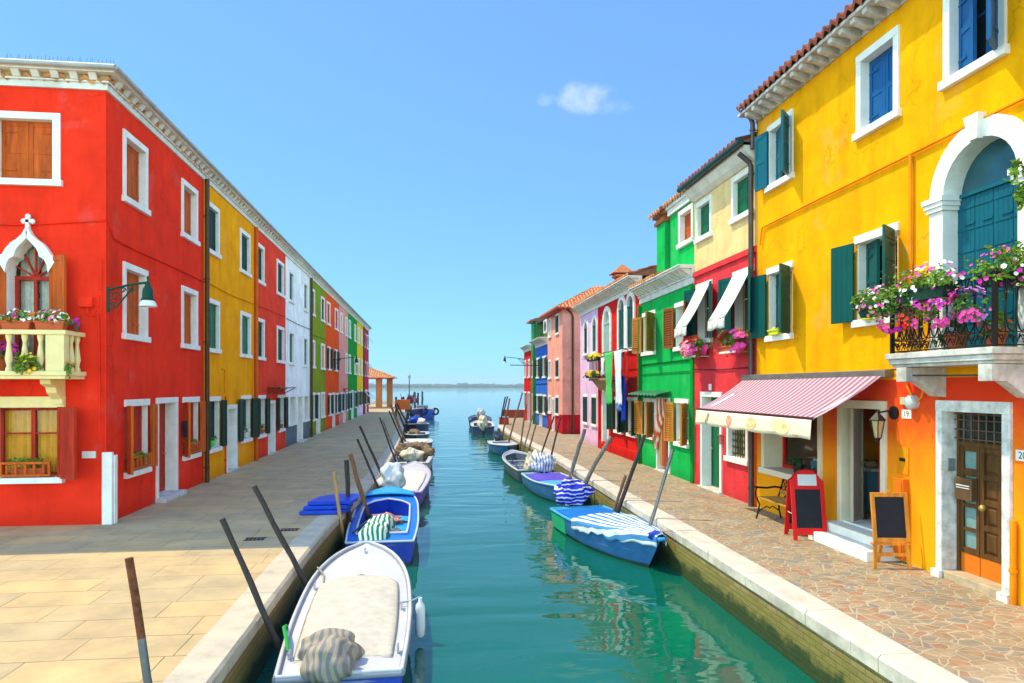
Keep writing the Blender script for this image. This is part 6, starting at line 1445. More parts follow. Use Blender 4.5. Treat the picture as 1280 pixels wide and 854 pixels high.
b.deck(BSKY, .06, .50, .84, inside=BB2); b.rail(paint('rail_pale', (.4,.55,.68), .4), .03); b.tarp(paint('hatch_purple', (.10,.05,.50), .4), .06, .52, .88, dome=.02, round_=0, wr=.003)
b.motor(STR_WBL, .10, r=(.42,.26,.34), seed=15, amp=.2, x=-.1, zc=.72)
rope('slack rope from the purple hatched boat up to the crooked trunk', [(4.15,18.9,-.2), (4.1,18.4,-.1)], .014)
b = Boat('dark grey open boat with pale draped outboard motor', 3.60, 26.2, .02, 5.6, 1.45, .44, .58, [BDG], full=2.6, tr=.88)
b.deck(BGREY, .06, .86, .84, inside=mat('deck_slate', (.10,.14,.19), .6, .2), floor=.18); b.rail(paint('rail_grey', (.45,.5,.54), .5), .03); b.thwart(.4, BGREY); b.thwart(.65, BGREY); coil(b, .2, .6, .22, .2, ROPE); coil(b, -.15, 1.5, .24, .16, cloth('rope_blue', (.05,.12,.4)))
mb = MB(); mb.box(.1,.45,-.6,-.2,.2,.44); mb.build('crate', paint('crate_yellow', (.5,.36,.06)), b.root, bevel=.02)
mb = MB(); mb.tube([(-.45,-1.8,.40),(-.35,.2,.42),(-.3,1.6,.42)], .018, 6); mb.build('oar', WP_L, b.root, smooth=50)
b.motor(T_CRW, .05, r=(.26,.30,.40), seed=18, amp=.3, x=-.12, zc=.68)
b = Boat('small blue boat with white deck pointing at the viewer by the right quay', 3.72, 34.4, math.pi, 4.0, 1.40, .42, .55, [BMID], full=2.2, tr=.9)
b.deck(BW, .15, .5, .7, inside=BGREY); b.rail(BW, .03); b.motor(BDG, .0, r=(.22,.24,.28), seed=2, x=.1)
b = Boat('navy and white boat with cream wrapped motor at the far right quay end', 3.85, 50.0, -.05, 5.0, 1.7, .55, .75, [BNAVY], full=2.5, tr=.9)
b.deck(BW, .1, .7, .76, inside=BDG); b.rail(BW, .04); b.motor(T_CRW, .1, r=(.34,.36,.45), seed=21, amp=.3, zc=.8)
b = Boat('dark blue boat with white topped motor, last one before the open lagoon on the right', 4.2, 57.5, -.05, 5.4, 1.9, .6, .85, [BNAVY], full=2.5, tr=.9)
b.deck(BDG, .1, .7, .76, inside=BDG); b.rail(BNAVY, .04); b.motor(BW, .1, r=(.34,.36,.5), seed=24, amp=.15, zc=1.1)

# ------------------------------------------------------------------ stacked hatch covers on the left quay
hb = paint('hatch_blue', (.010,.055,.50), .35)
for k, (dx, dy, rz, l) in enumerate(((0, 0, .0, 'lowest of three stacked blue boat hatch covers on left quay'), (.05, .06, .05, 'middle one of three stacked blue boat hatch covers on left quay'), (.14, .10, .02, 'topmost of three stacked blue boat hatch covers on left quay'))):
    mb = MB(); z = .012+k*.088; sh = [(-.50,-.38),(.36,-.38),(.46,.0),(.46,.55),(.0,.62),(-.36,.30)]
    ca, sa = math.cos(rz), math.sin(rz); X = lambda x, y, z_: (-2.10+dx+(x*ca-y*sa)*1.0, 14.50+dy+(x*sa+y*ca), z_)
    mb.rings([[X(x*.97, y*.97, z) for x, y in sh], [X(x, y, z+.012) for x, y in sh], [X(x, y, z+.062) for x, y in sh], [X(x*.97, y*.97, z+.078) for x, y in sh]], True, True)
    single(mb, 'hatch_cover', l, 'hatch cover', hb, (-2.10+dx, 14.5+dy, z), 'stacked blue hatch covers', bevel=.004)
# ------------------------------------------------------------------ plants
LEAF = mat('leaf', (.075,.16,.018), .7, .5, 14, spec=.3); LEAF2 = mat('leaf_bright', (.14,.26,.02), .7, .5, 14, spec=.3); LEAF_D = mat('leaf_deep', (.03,.08,.02), .7, .5, 14)
PETAL = {n: mat('petal_'+n, c, .6, .15, 20) for n, c in dict(pink=(.80,.06,.36), magenta=(.62,.02,.42), white=(.85,.84,.78), red=(.75,.02,.02), orange=(.82,.22,.02), yellow=(.85,.55,.02), lilac=(.60,.22,.62), rose=(.80,.25,.35)).items()}
POTS = {n: paint('pot_'+n, c, .6) for n, c in dict(terra=(.50,.10,.03), green=(.012,.05,.03), lime=(.10,.65,.10), brown=(.15,.06,.03), white=(.7,.68,.6), limep=(.55,.62,.04)).items()}
def leafy(mb, c, dims, n, rnd, size=.05, droop=0.0, shell=.0):
    """uneven foliage: several clumps of different size plus stray trailing sprigs"""
    c = Vector(c); D = Vector(dims); k = max(3, int(n**.5/4))
    cl = [(Vector((rnd.uniform(-.85,.85), rnd.uniform(-.85,.85), rnd.uniform(-.6,.5))), rnd.uniform(.22,.62)) for _ in range(k)]
    sp = []
    for _ in range(max(4, n//22)):
        p = Vector((rnd.uniform(-.8,.8), rnd.uniform(-.9,.9), rnd.uniform(-.5,.5))); d = Vector((rnd.gauss(0,1)-.5, rnd.gauss(0,.9), rnd.gauss(.1,1))).normalized(); sp.append((p, d, rnd.uniform(.5,1.1), rnd.uniform(.1,.7)))
    def put(p, s):
        a = Vector((rnd.gauss(0,1), rnd.gauss(0,1), rnd.gauss(0,.7))).normalized(); b = a.orthogonal().normalized(); b.rotate(Matrix.Rotation(rnd.uniform(0,6.28), 3, a)); up = a.cross(b)*s*.18
        mb.poly([p-a*s, p+b*s*.42-a*.15*s+up, p+a*s*.9, p-b*s*.42-a*.15*s+up])
    for i in range(n):
        if rnd.random() < .66:
            q, r = rnd.choice(cl); d = Vector((rnd.gauss(0,1), rnd.gauss(0,1), rnd.gauss(0,1))).normalized()*r*rnd.uniform(.45,1.05); p = q+d
        else:
            q, d, ln, sag = rnd.choice(sp); t = rnd.random(); p = q+d*ln*t+Vector((0,0,-sag*t*t))+Vector((rnd.gauss(0,.04), rnd.gauss(0,.04), rnd.gauss(0,.05)))
        put(c+Vector((p.x*D.x, p.y*D.y, p.z*D.z-droop*p.y*p.y)), size*rnd.choice((.55,.7,.85,1,1.15))*.92)
def petals(mb, c, dims, n, rnd, size=.035, nm=1, out=1.0, clump=0):
    cents = [Vector((rnd.uniform(-1,1), rnd.uniform(-1,1), rnd.uniform(-1,1))).normalized() for _ in range(max(1, clump))]
    for _ in range(n):
        d = Vector((rnd.gauss(0,1), rnd.gauss(0,1), rnd.gauss(0,1))).normalized()*rnd.uniform(.75,1.08)*out
        mi = rnd.randrange(nm)
        if clump: d = (cents[(mi+nm*rnd.randrange(max(1, clump//nm))) % clump]+d*.45); d = d.normalized()*rnd.uniform(.85,1.1)
        p = Vector(c)+Vector((d.x*dims[0], d.y*dims[1], d.z*dims[2])); nrm = (d+Vector((0,0,.5))+Vector((-.6,-.5,0))*.8).normalized(); a = nrm.orthogonal().normalized(); b = nrm.cross(a); s = size*rnd.uniform(.7,1.25); ph = rnd.uniform(0,6)
        i0 = len(mb.v); mb.v.append(p-nrm*s*.25)
        for k in range(6): t = ph+k*math.pi/3; mb.v.append(p+(a*math.cos(t)+b*math.sin(t))*s+nrm*rnd.uniform(-.1,.2)*s)
        for k in range(6): mb.f.append((i0, i0+1+k, i0+1+(k+1) % 6)); mb.mi.append(mi)
def planter(name, label, cat, c, dims, nleaf, cols, nblo, seed, box=None, boxm=None, leaf=LEAF, group=None, lsize=.05, psize=.035, droop=0, clump=0, pot=None):
    rnd = random.Random(seed); t = thing(name, label, cat, (c[0], c[1], c[2]-(dims[2] if not box and not pot else 0)), group)
    if box:
        mb = MB(); x, y, z0, z1 = box; k = .86
        mb.rings([[(c[0]+sx*x*k, c[1]+sy*y*k, c[2]+z0) for sx, sy in ((-1,-1),(1,-1),(1,1),(-1,1))], [(c[0]+sx*x, c[1]+sy*y, c[2]+z1) for sx, sy in ((-1,-1),(1,-1),(1,1),(-1,1))]], True, True)
        mb.box(c[0]-x-.012, c[0]+x+.012, c[1]-y-.012, c[1]+y+.012, c[2]+z1-.03, c[2]+z1+.004); mb.build('trough', boxm or POTS['terra'], t, bevel=.006)
    if pot:
        r, z0, z1 = pot; mb = MB(); mb.lathe(c, [(r*.72, z0), (r*.95, z1-.04), (r*1.08, z1-.035), (r*1.08, z1), (r*.9, z1), (r*.85, z1-.03)], 14); mb.build('pot', boxm or POTS['terra'], t, smooth=40)
    mb = MB(); leafy(mb, c, dims, nleaf, rnd, lsize, droop); mb.build('foliage', leaf, t)
    if nblo: mb = MB(); petals(mb, c, dims, nblo, rnd, psize, len(cols), clump=clump); mb.build('blossoms', [PETAL[k] for k in cols], t)
    return t
f = FR
# balcony of the yellow house: black troughs on the rail, petunias hanging through the ironwork
def at(s, o, z): return tuple(FR.P(s, o, z))
planter('flower_trough', 'black flower trough with white and pink flowers at the far corner of the iron balcony', 'planter', at(8.98,.62,3.80), (.24,.48,.24), 800, ['white','rose','pink','white'], 120, 1, (.09,.40,-.20,-.06), POTS['green'], LEAF2, 'flower troughs on the iron balcony', .042, .024)
planter('flower_trough', 'black flower trough with magenta and white flowers in the middle of the iron balcony', 'planter', at(8.05,.66,3.92), (.22,.56,.27), 1000, ['white','magenta','pink','white'], 110, 2, (.09,.44,-.22,-.06), POTS['green'], LEAF2, 'flower troughs on the iron balcony', .042, .026)
planter('flower_trough', 'black flower trough overflowing with greenery at the near end of the iron balcony', 'planter', at(7.2,.30,3.98), (.36,.34,.26), 1000, ['white','pink','magenta'], 80, 3, (.30,.10,-.22,-.06), POTS['green'], LEAF2, 'flower troughs on the iron balcony', .045, .026)
for s_, l, cols, sd in ((8.66, 'magenta petunias hanging at the far corner of the iron railing', ['magenta','pink'], 4), (8.22, 'pink and red petunias hanging left of the middle of the iron railing', ['pink','red','magenta'], 5), (7.78, 'pink and lilac petunias hanging right of the middle of the iron railing', ['pink','lilac','magenta'], 6), (7.34, 'lilac petunias hanging near the front corner post of the iron railing', ['lilac','pink'], 61)):
    planter('petunias', l, 'flowers', at(s_,.67,3.56), (.10,.32,.22), 240, cols, 150, sd, None, None, LEAF, 'petunias hanging on the iron balcony', .035, .025, clump=9)
planter('potted_plant', 'red pot with green plant on the floor of the iron balcony, near corner', 'plant', at(7.3,.34,3.34), (.16,.18,.22), 260, ['red'], 14, 7, None, POTS['terra'], LEAF2, None, .05, .03, pot=(.12,-.285,-.06))
planter('potted_plant', 'terracotta pot with leafy plant behind the middle of the iron railing', 'plant', at(7.85,.38,3.30), (.15,.16,.18), 200, ['orange'], 8, 8, None, POTS['terra'], LEAF, None, .05, .03, pot=(.13,-.245,-.04))
planter('climbing_plant', 'leafy climber growing beside the arched blue doors', 'plant', at(6.98,.30,4.92), (.10,.12,.34), 170, [], 0, 9, None, None, LEAF2, None, .06)
for s, z, l in ((9.95, 3.74, 'lime green window box on the sill behind the iron balcony'), (12.98, 3.72, 'lime green window box on the sill left of the balcony window')):
    planter('window_box', l, 'planter', at(s,.10,z), (.07,.22,.07), 120, ['yellow'], 14, int(s*7), (.06,.20,-.09,.02), POTS['limep'], LEAF2, 'lime green window boxes', .035, .025)
for s, l, sd in ((16.85, 'box of crimson flowers under the farther white cloth blind', 21), (14.55, 'box of pink and orange flowers under the nearer white cloth blind', 22)):
    planter('flower_box', l, 'planter', at(s,.32,3.60), (.26,.58,.27), 800, ['pink','red','orange'] if sd == 22 else ['red','pink','rose'], 330, sd, (.10,.36,-.26,-.10), POTS['terra'], LEAF, 'flower boxes on the rose red house', .045, .045, clump=9)
    mb = MB(); mb.bar(at(s-.3,.0,3.36), at(s-.3,.4,3.36), .02, .02); mb.bar(at(s+.3,.0,3.36), at(s+.3,.4,3.36), .02, .02); mb.bar(at(s-.42,.42,3.36), at(s+.42,.42,3.36), .02, .05); mb.build('bracket', POTS['white'], bpy.data.objects[[o.name for o in bpy.data.objects if o.get('label') == l][0]])
for s, z, l, cl in ((21.4, 1.06, 'small pot with yellow flower on the sill left of the striped door curtain', 'yellow'), (18.4, 1.08, 'small pot with yellow flower on the sill right of the striped door curtain', 'yellow'), (25.0, .98, 'small pot of orange flowers on the far street sill of the deep red house', 'orange'), (23.3, .98, 'small pot of yellow flowers on the near street sill of the deep red house', 'yellow')):
    planter('flower_pot', l, 'plant', at(s,.04,z+.02), (.09,.10,.11), 70, [cl], 16, int(s), None, POTS['white'], LEAF2, 'flower pots on street sills', .045, .035, pot=(.075,-.13,-.02))
for s, z, l in ((27.0, 3.80, 'box of yellow flowers along the top rail of the small balcony'), (27.3, 3.12, 'box of yellow flowers low outside the rail of the small balcony')):
    planter('flower_box', l, 'planter', at(s,.52,z), (.16,.95,.13), 420, ['yellow'], 200, int(z*10), (.09,.9,-.18,-.04), POTS['green'], LEAF, 'yellow flower boxes on the small balcony', .05, .05)
planter('potted_plant', 'dark pot with bushy plant on the shop window sill', 'plant', at(12.25,.02,1.14), (.15,.17,.12), 240, [], 0, 33, None, IRON, LEAF_D, None, .05, pot=(.10,-.24,-.04))
# balcony of the red house
def atf(s, o, z): return tuple(FF.P(s, o, z))
rnd = random.Random(5)
for k, (s, l, cols) in enumerate(((.66, 'terracotta trough of white flowers at the corner end of the stone balcony', ['white','white','yellow','rose']), (1.22, 'terracotta trough of mixed flowers in the middle of the stone balcony', ['orange','white','magenta','white']), (1.85, 'terracotta trough of pink and white flowers at the left end of the stone balcony', ['pink','white','yellow','magenta']))):
    planter('flower_trough', l, 'planter', atf(s,.58,3.84), (.30,.14,.14), 480, cols, 90, 40+k, (.25,.09,-.24,-.08), POTS['terra'], LEAF2, 'troughs on the stone balcony', .045, .034)
planter('flower_pot', 'small dark pot with one magenta flower on the outer rail end of the stone balcony', 'plant', atf(.36,.35,3.78), (.07,.08,.09), 60, ['magenta'], 7, 47, None, POTS['brown'], LEAF_D, None, .04, .045, pot=(.07,-.17,-.03))
planter('trailing_plant', 'yellowish trailing plant hanging before the balustrade of the stone balcony', 'plant', atf(.98,.74,3.02), (.18,.12,.22), 420, ['yellow'], 26, 48, None, None, LEAF2, 'trailing plants on the stone balcony', .05, .03)
planter('trailing_plant', 'small trailing plant at the corner of the stone balcony slab', 'plant', atf(.34,.62,2.95), (.10,.09,.15), 160, ['orange'], 10, 49, None, None, LEAF2, 'trailing plants on the stone balcony', .045, .03)
planter('potted_plant', 'magenta flowered plant behind the balusters of the stone balcony', 'plant', atf(1.62,.34,3.26), (.28,.12,.16), 260, ['magenta','pink'], 80, 50, None, POTS['terra'], LEAF, None, .045, .045, pot=(.12,-.385,-.10))
def window_guard(fac, h, a, b, z, label, plant, sd):
    t = thing('window_planter', label, 'planter', tuple(fac.P((a+b)/2, .05, z)), 'wooden window planters on the red house')
    mb = MB(); o0, o1 = .06, .11
    for zz in (z, z+.23): fac.box(mb, a, b, o0, o1, zz, zz+.04)
    for s in (a, b-.04): fac.box(mb, s, s+.04, o0, o1, z+.04, z+.23)
    n = 5
    for k in range(n):
        s = a+.04+(b-a-.08)*(k+.5)/n; c = fac.P(s, (o0+o1)/2, z+.04); mb.lathe(c, [(.012,0),(.03,.05),(.018,.095),(.03,.14),(.012,.19)], 8)
    fac.box(mb, a, b, -.12, o0, z-.005, z+.012)
    mb.build('railing', W_ORANGE, t, smooth=35)
    rr = random.Random(sd); m2 = MB()
    for q in range(3):
        c = fac.P(a+(b-a)*(.3+.2*q), -.04, z+.26); leafy(m2, c, (.16,.12,.11), 110, rr, .045, shell=0)
    m2.build('foliage', plant, t)
    mb = MB(); fac.box(mb, a+.15, b-.15, -.10, .03, z+.014, z+.15); mb.build('trough', POTS['terra'], t, bevel=.01)
window_guard(FF, None, .93, 1.80, .93, 'carved orange planter rail below the window under the stone balcony', LEAF2, 1)
window_guard(FL, None, .86, 1.88, .90, 'carved orange planter rail on the street window nearest the corner of the red house', LEAF2, 2)
window_guard(FL, None, 4.12, 5.14, .90, 'carved orange planter rail on the street window beside the drainpipe of the red house', LEAF2, 3)
def atl(s, o, z): return tuple(FL.P(s, o, z))
for s, z, l, pm, cols in ((6.3, 1.05, 'lime green pot on sill of the yellow house before its door', 'lime', []), (9.8, 1.05, 'bushy plant in white pot on sill of the yellow house beyond its door', 'white', ['white']), (12.0, 1.02, 'red flowered plant on sill of the dull red house before its door', 'terra', ['red']), (15.2, 1.02, 'orange flowered plant on sill of the dull red house beyond its door', 'terra', ['orange'])):
    planter('flower_pot', l, 'plant', atl(s,.03,z+.06), (.13,.14,.15), 130, cols, 10 if cols else 0, int(s*3), None, POTS[pm], LEAF2, 'pots on street sills of the left row', .05, .035, pot=(.085,-.19,-.03))

# ------------------------------------------------------------------ lamps
def wall_lamp(fac_p, out, label, col, shade=True, L=.75, h=0):
    """bracket lamp: scrolled iron arm and a bell shaped hood with a glass skirt"""
    p = Vector(fac_p); o = Vector((out[0], out[1], 0)).normalized()
    t = thing('wall_lamp', label, 'lamp', tuple(p))
    mb = MB(); mb.bar(p+Vector((0,0,-.42)), p+Vector((0,0,.06)), .06, .03, (o.x,o.y,0)); mb.tube([p+o*.0, p+o*(L*.5)+Vector((0,0,.10)), p+o*L+Vector((0,0,.16))], .022, 8)
    mb.tube([p+Vector((0,0,-.38)), p+o*.16+Vector((0,0,-.30)), p+o*.34+Vector((0,0,-.08)), p+o*.45+Vector((0,0,.08))], .016, 7)
    for c, r in ((p+o*.13+Vector((0,0,-.12)), .09), (p+o*.27+Vector((0,0,-.0)), .055), (p+o*.09+Vector((0,0,-.27)), .055), (p+o*.42+Vector((0,0,.0)), .05)):
        mb.tube([c+o*(r*(1-.06*k))*math.cos(k*.6)+Vector((0,0,r*(1-.06*k)*math.sin(k*.6))) for k in range(13)], .013, 6)
    mb.build('bracket_arm', col, t, smooth=50)
    e = p+o*L+Vector((0,0,.16)); mb = MB(); mb.lathe(e, [(.012,.12),(.028,.08),(.016,.04),(.028,0),(.05,-.04),(.055,-.08),(.085,-.12),(.095,-.20),(.10,-.30),(.125,-.33),(.12,-.345)], 16); mb.build('hood', col, t, smooth=45)
    mb = MB(); mb.lathe(e, [(.11,-.35),(.145,-.40),(.16,-.46),(.15,-.465),(.09,-.41)], 16); mb.build('glass_skirt', mat('milk_glass', (.72,.74,.72), .25, .04), t, smooth=45)
    return t
GREENP = paint('lamp_green', (.002,.05,.028), .45)
wall_lamp((-6.04, 13.74, 4.42), (1, -.02), 'green bracket lamp on the corner of the bright red house', GREENP, L=.72)
wall_lamp((-6.1, 44.6, 4.3), (1, .0), 'black bracket lamp with long arm far along the left row', IRON, L=1.45)
wall_lamp((7.25, 52.3, 4.7), (-1, 0), 'black bracket lamp on the small red house by the lagoon', IRON, L=1.5)
# shop lantern
p = FR.P(9.54,.0,2.20); t = thing('wall_lantern', 'black four sided lantern on a round plate beside the shop door', 'lantern', tuple(p)); o_ = FR.n
mb = MB(); mb.tube([p, p+o_*.03], .10, 16); mb.tube([p+o_*.02, p+o_*.12+Vector((0,0,.03)), p+o_*.28+Vector((0,0,.0))], .014, 8); mb.build('bracket_arm', IRON, t, smooth=50)
c = p+o_*.28
mb = MB(); mb.lathe(c, [(.012,.04),(.03,.0),(.125,-.10),(.125,-.115)], 6); mb.lathe(c, [(.05,-.37),(.055,-.385),(.02,-.42),(.012,-.45)], 6)
for k in range(6):
    a = 2*math.pi*k/6; mb.tube([c+Vector((.105*math.cos(a),.105*math.sin(a),-.11)), c+Vector((.055*math.cos(a),.055*math.sin(a),-.375))], .008, 5)
mb.build('lantern_frame', IRON, t)
mb = MB(); mb.lathe(c, [(.098,-.116),(.05,-.37)], 6); mb.build('lantern_glass', mat('amber_glass', (.45,.33,.16), .15, .1), t)
# street lamp at the far end of the left quay
p = Vector((-2.83, 97, 0)); t = thing('street_lamp', 'single dark lamp post at the far end of the left quay', 'street lamp', tuple(p))
mb = MB(); mb.lathe(p, [(.16,0),(.16,.35),(.08,.5),(.06,3.5),(.05,3.6)], 10); mb.build('post', IRON, t, smooth=50)
mb = MB(); mb.lathe(p, [(.10,3.6),(.22,4.05),(.26,4.08),(.08,4.3),(.02,4.45)], 8); mb.build('lantern_head', paint('lantern_pale', (.3,.32,.33)), t)

# ------------------------------------------------------------------ street furniture by the shop
CHALK = mat('chalkboard', (.012,.014,.022), .75, .35, 4)
def frame_board(name, label, base, yaw, W, Hh, col, parts, group=None): pass
def aboard():
    t = thing('chalkboard', 'red A-frame chalkboard with rounded top and blank white sheet', 'chalkboard', (6.42, 11.05, 0), None, R(-11), world=False)
    red = paint('board_red', (.66,.012,.012), .35); W, H_, le = .56, 1.16, .20
    def leaf_(y0, y1, front):
        mb = MB()
        def Q(x, z, o=0): return (x, y0+(y1-y0)*z/H_+o*(-1 if front else 1), z)
        def bx(xa, xb, za, zb, oa, ob): mb.hexa([Q(xa,za,oa),Q(xb,za,oa),Q(xb,za,ob),Q(xa,za,ob),Q(xa,zb,oa),Q(xb,zb,oa),Q(xb,zb,ob),Q(xa,zb,ob)])
        bx(-W/2,-W/2+.07,0,.98,0,.03); bx(W/2-.07,W/2,0,.98,0,.03); bx(-W/2+.07,W/2-.07,.09,.20,0,.03); bx(-W/2+.07,W/2-.07,.84,.90,0,.03)
        top = [(-W/2,.90),(W/2,.90),(W/2,.98),(W/2-.05,1.02),(W/2-.10,1.09),(.10,1.155),(0,1.16),(-.10,1.155),(-W/2+.10,1.09),(-W/2+.05,1.02),(-W/2,.98)]
        A = [Q(x,z,.001) for x, z in top]; B = [Q(x,z,.032) for x, z in top]; mb.rings([A, B], True, True)
        fr = mb.build('board_frame', red, t, bevel=.005)
        mb = MB(); bx(-W/2+.07,W/2-.07,.20,.84,.004,.018); mb.build('writing_panel', CHALK, fr)
        if front: mb = MB(); bx(-.155,.155,.905,1.09,.033,.037); mb.build('paper_sheet', paint('paper', (.60,.62,.66), .7), fr)
    leaf_(-.22, .0, True); leaf_(.24, .02, False)
    mb = MB(); mb.tube([(-W/2+.03,-.14,.42), (-W/2+.03,.15,.42)], .006, 5); mb.build('brace_cord', POTS['white'], t)
aboard()
def easel():
    t = thing('chalkboard', 'wooden easel chalkboard in front of the shop door step', 'chalkboard', (6.56, 9.12, 0), None, R(-9), world=False)
    wd = wood('easel_pine', (.66,.24,.03), .5); W = .52
    def Q(x, z, o=0): return (x, -.12+.16*z/1.1-o, z)
    mb = MB()
    def bx(m_, xa, xb, za, zb, oa, ob, sk=0): m_.hexa([Q(xa-sk,za,oa),Q(xb-sk,za,oa),Q(xb-sk,za,ob),Q(xa-sk,za,ob),Q(xa,zb,oa),Q(xb,zb,oa),Q(xb,zb,ob),Q(xa,zb,ob)])
    bx(mb,-W/2,-W/2+.055,.38,1.07,.03,.06); bx(mb,W/2-.055,W/2,.38,1.07,.03,.06); bx(mb,-W/2+.055,W/2-.055,.38,.44,.03,.06); bx(mb,-W/2+.055,W/2-.055,1.01,1.07,.03,.06); bx(mb,-.03,.03,1.07,1.10,.03,.06); fr = mb.build('board_frame', wd, t, bevel=.004)
    mb = MB(); bx(mb,-W/2+.055,W/2-.055,.44,1.01,.036,.05); mb.build('writing_panel', CHALK, fr)
    for sg in (-1, 1):
        mb = MB(); x = sg*.19; mb.bar((x+sg*.055,-.13,0), (x,-.02,.70), .05, .035, (0,1,0)); mb.build('leg', wd, t, bevel=.004)
    mb = MB(); mb.bar((0,.30,0), (0,.03,.72), .05, .035, (0,1,0)); mb.build('leg', wd, t, bevel=.004)
    mb = MB(); mb.bar((-.23,-.10,.20), (.23,-.10,.20), .03, .05); mb.bar((-.27,-.075,.345), (.27,-.075,.345), .07, .03); mb.build('ledge', wd, t, bevel=.004)
easel()
def bench():
    t = thing('bench', 'small bench with iron arms and wooden slats under the shop window', 'bench', tuple(FR.P(12.15, .36, 0)))
    ir = metal('bench_iron', (.025,.018,.016), .5); slat = wood('bench_slat', (.50,.25,.05)); F_ = FR; s0, s1 = 11.55, 12.75
    for s in (s0, s1):
        mb = MB(); P = lambda o, z: F_.P(s, o, z)
        mb.tube([P(.62,0), P(.58,.12), P(.55,.28), P(.60,.40), P(.56,.42), P(.30,.40), P(.16,.42), P(.10,.60), P(.04,.84), P(.02,.87)], .018, 7)
        mb.tube([P(.10,0), P(.14,.15), P(.16,.40)], .018, 7); mb.tube([P(.62,.40), P(.64,.52), P(.60,.62), P(.66,.64), P(.68,.60)], .015, 7); mb.tube([P(.64,.62), P(.40,.60), P(.24,.62), P(.10,.60)], .02, 7)
        mb.tube([P(.58,.14), P(.40,.24), P(.34,.20), P(.28,.24), P(.13,.14)], .012, 6); mb.build('end_frame', ir, t, smooth=50)
    mb = MB()
    for o in (.20, .29, .38, .47, .56): mb.bar(F_.P(s0,o,.425), F_.P(s1,o,.425), .07, .025)
    mb.build('seat', slat, t, bevel=.004)
    mb = MB()
    for o, z in ((.12,.52), (.045,.82)): mb.bar(F_.P(s0,o,z), F_.P(s1,o,z), .025, .07)
    bk = mb.build('backrest', slat, t, bevel=.004)
    mb = MB(); n = 6
    for k in range(n):
        s = s0+(s1-s0)*(k+.5)/n
        mb.tube([F_.P(s+.085*math.cos(a), .085-.1*.25*math.sin(a), .67+.10*math.sin(a)) for a in [2*math.pi*q/12 for q in range(13)]], .010, 5, False)
        mb.tube([F_.P(s-.09,.108,.57), F_.P(s+.09,.06,.77)], .008, 5); mb.tube([F_.P(s+.09,.108,.57), F_.P(s-.09,.06,.77)], .008, 5)
    mb.build('iron_lattice', ir, bk)
bench()
# striped curtain in the green doorway, and the stick that holds it
t = thing('door_curtain', 'red and white striped curtain hanging in the doorway of the bright green house', 'curtain', tuple(FR.P(20.0,.08,2.3)))
DC = stripe_mat('curtain_stripes', (.55,.10,.05), (.72,.66,.52), .15, 1, .55); DC2 = stripe_mat('curtain_stripes_dark', (.40,.06,.03), (.60,.35,.10), .15, 1, .5)
mb = MB(); mb.grid(lambda u, v: FR.P(20.52-(.95-.62*smoothstep(.1,1,v))*u, .10+.05*math.sin(u*22)*(1-.2*v)+.02*v, 2.22-1.55*v), 40, 10); mb.build('gathered_half', DC, t, smooth=70)
mb = MB(); mb.grid(lambda u, v: FR.P(19.58+.52*u, .06+.04*math.sin(u*20), 2.22-2.02*v), 30, 8); mb.build('hanging_half', DC2, t, smooth=70)
# display counter and shelf seen through the shop window and door
t = thing('display_counter', 'glass fronted food counter inside the shop window', 'counter', tuple(FR.P(12.4,-1.2,.33)))
mb = MB(); f.box(mb, 11.5, 13.4, -1.6, -.9, .33, 1.05); mb.build('counter_base', paint('counter_teal', (.10,.30,.38)), t, bevel=.01)
mb = MB(); f.box(mb, 11.5, 13.4, -1.6, -.95, 1.05, 1.10); mb.build('counter_top', paint('counter_white', (.6,.62,.62)), t)
mb = MB()
for k in range(5): mb.blob(f.P(11.8+k*.32,-1.2,1.16), (.1,.14,.07), .15, 2, k, 10, 7)
mb.build('loaves', mat('bread', (.35,.22,.1), .8, .3, 8), t, smooth=60)
t = thing('shelf_rack', 'wooden shelf rack with red wrapped goods inside the shop doorway', 'shelf', tuple(FR.P(10.1,-.9,.33)))
mb = MB()
for z in (.55, .95, 1.30): f.box(mb, 9.9, 10.45, -1.0, -.72, z, z+.03)
for s in (9.9, 10.42): f.box(mb, s, s+.03, -.75, -.72, .33, 1.33)
mb.build('shelf_frame', wood('rack_pine', (.55,.22,.05)), t)
mb = MB()
for k in range(4): mb.blob(f.P(10.0+k*.12,-.85,1.42), (.06,.07,.10), .2, 2, k, 9, 7)
for k in range(4): mb.lathe(f.P(10.0+k*.12,-.85,.58), [(.035,0),(.035,.2),(.012,.27),(.012,.31)], 8)
mb.build('wrapped_goods', mat('red_goods', (.55,.05,.03), .4, .6, 9), t, smooth=50)

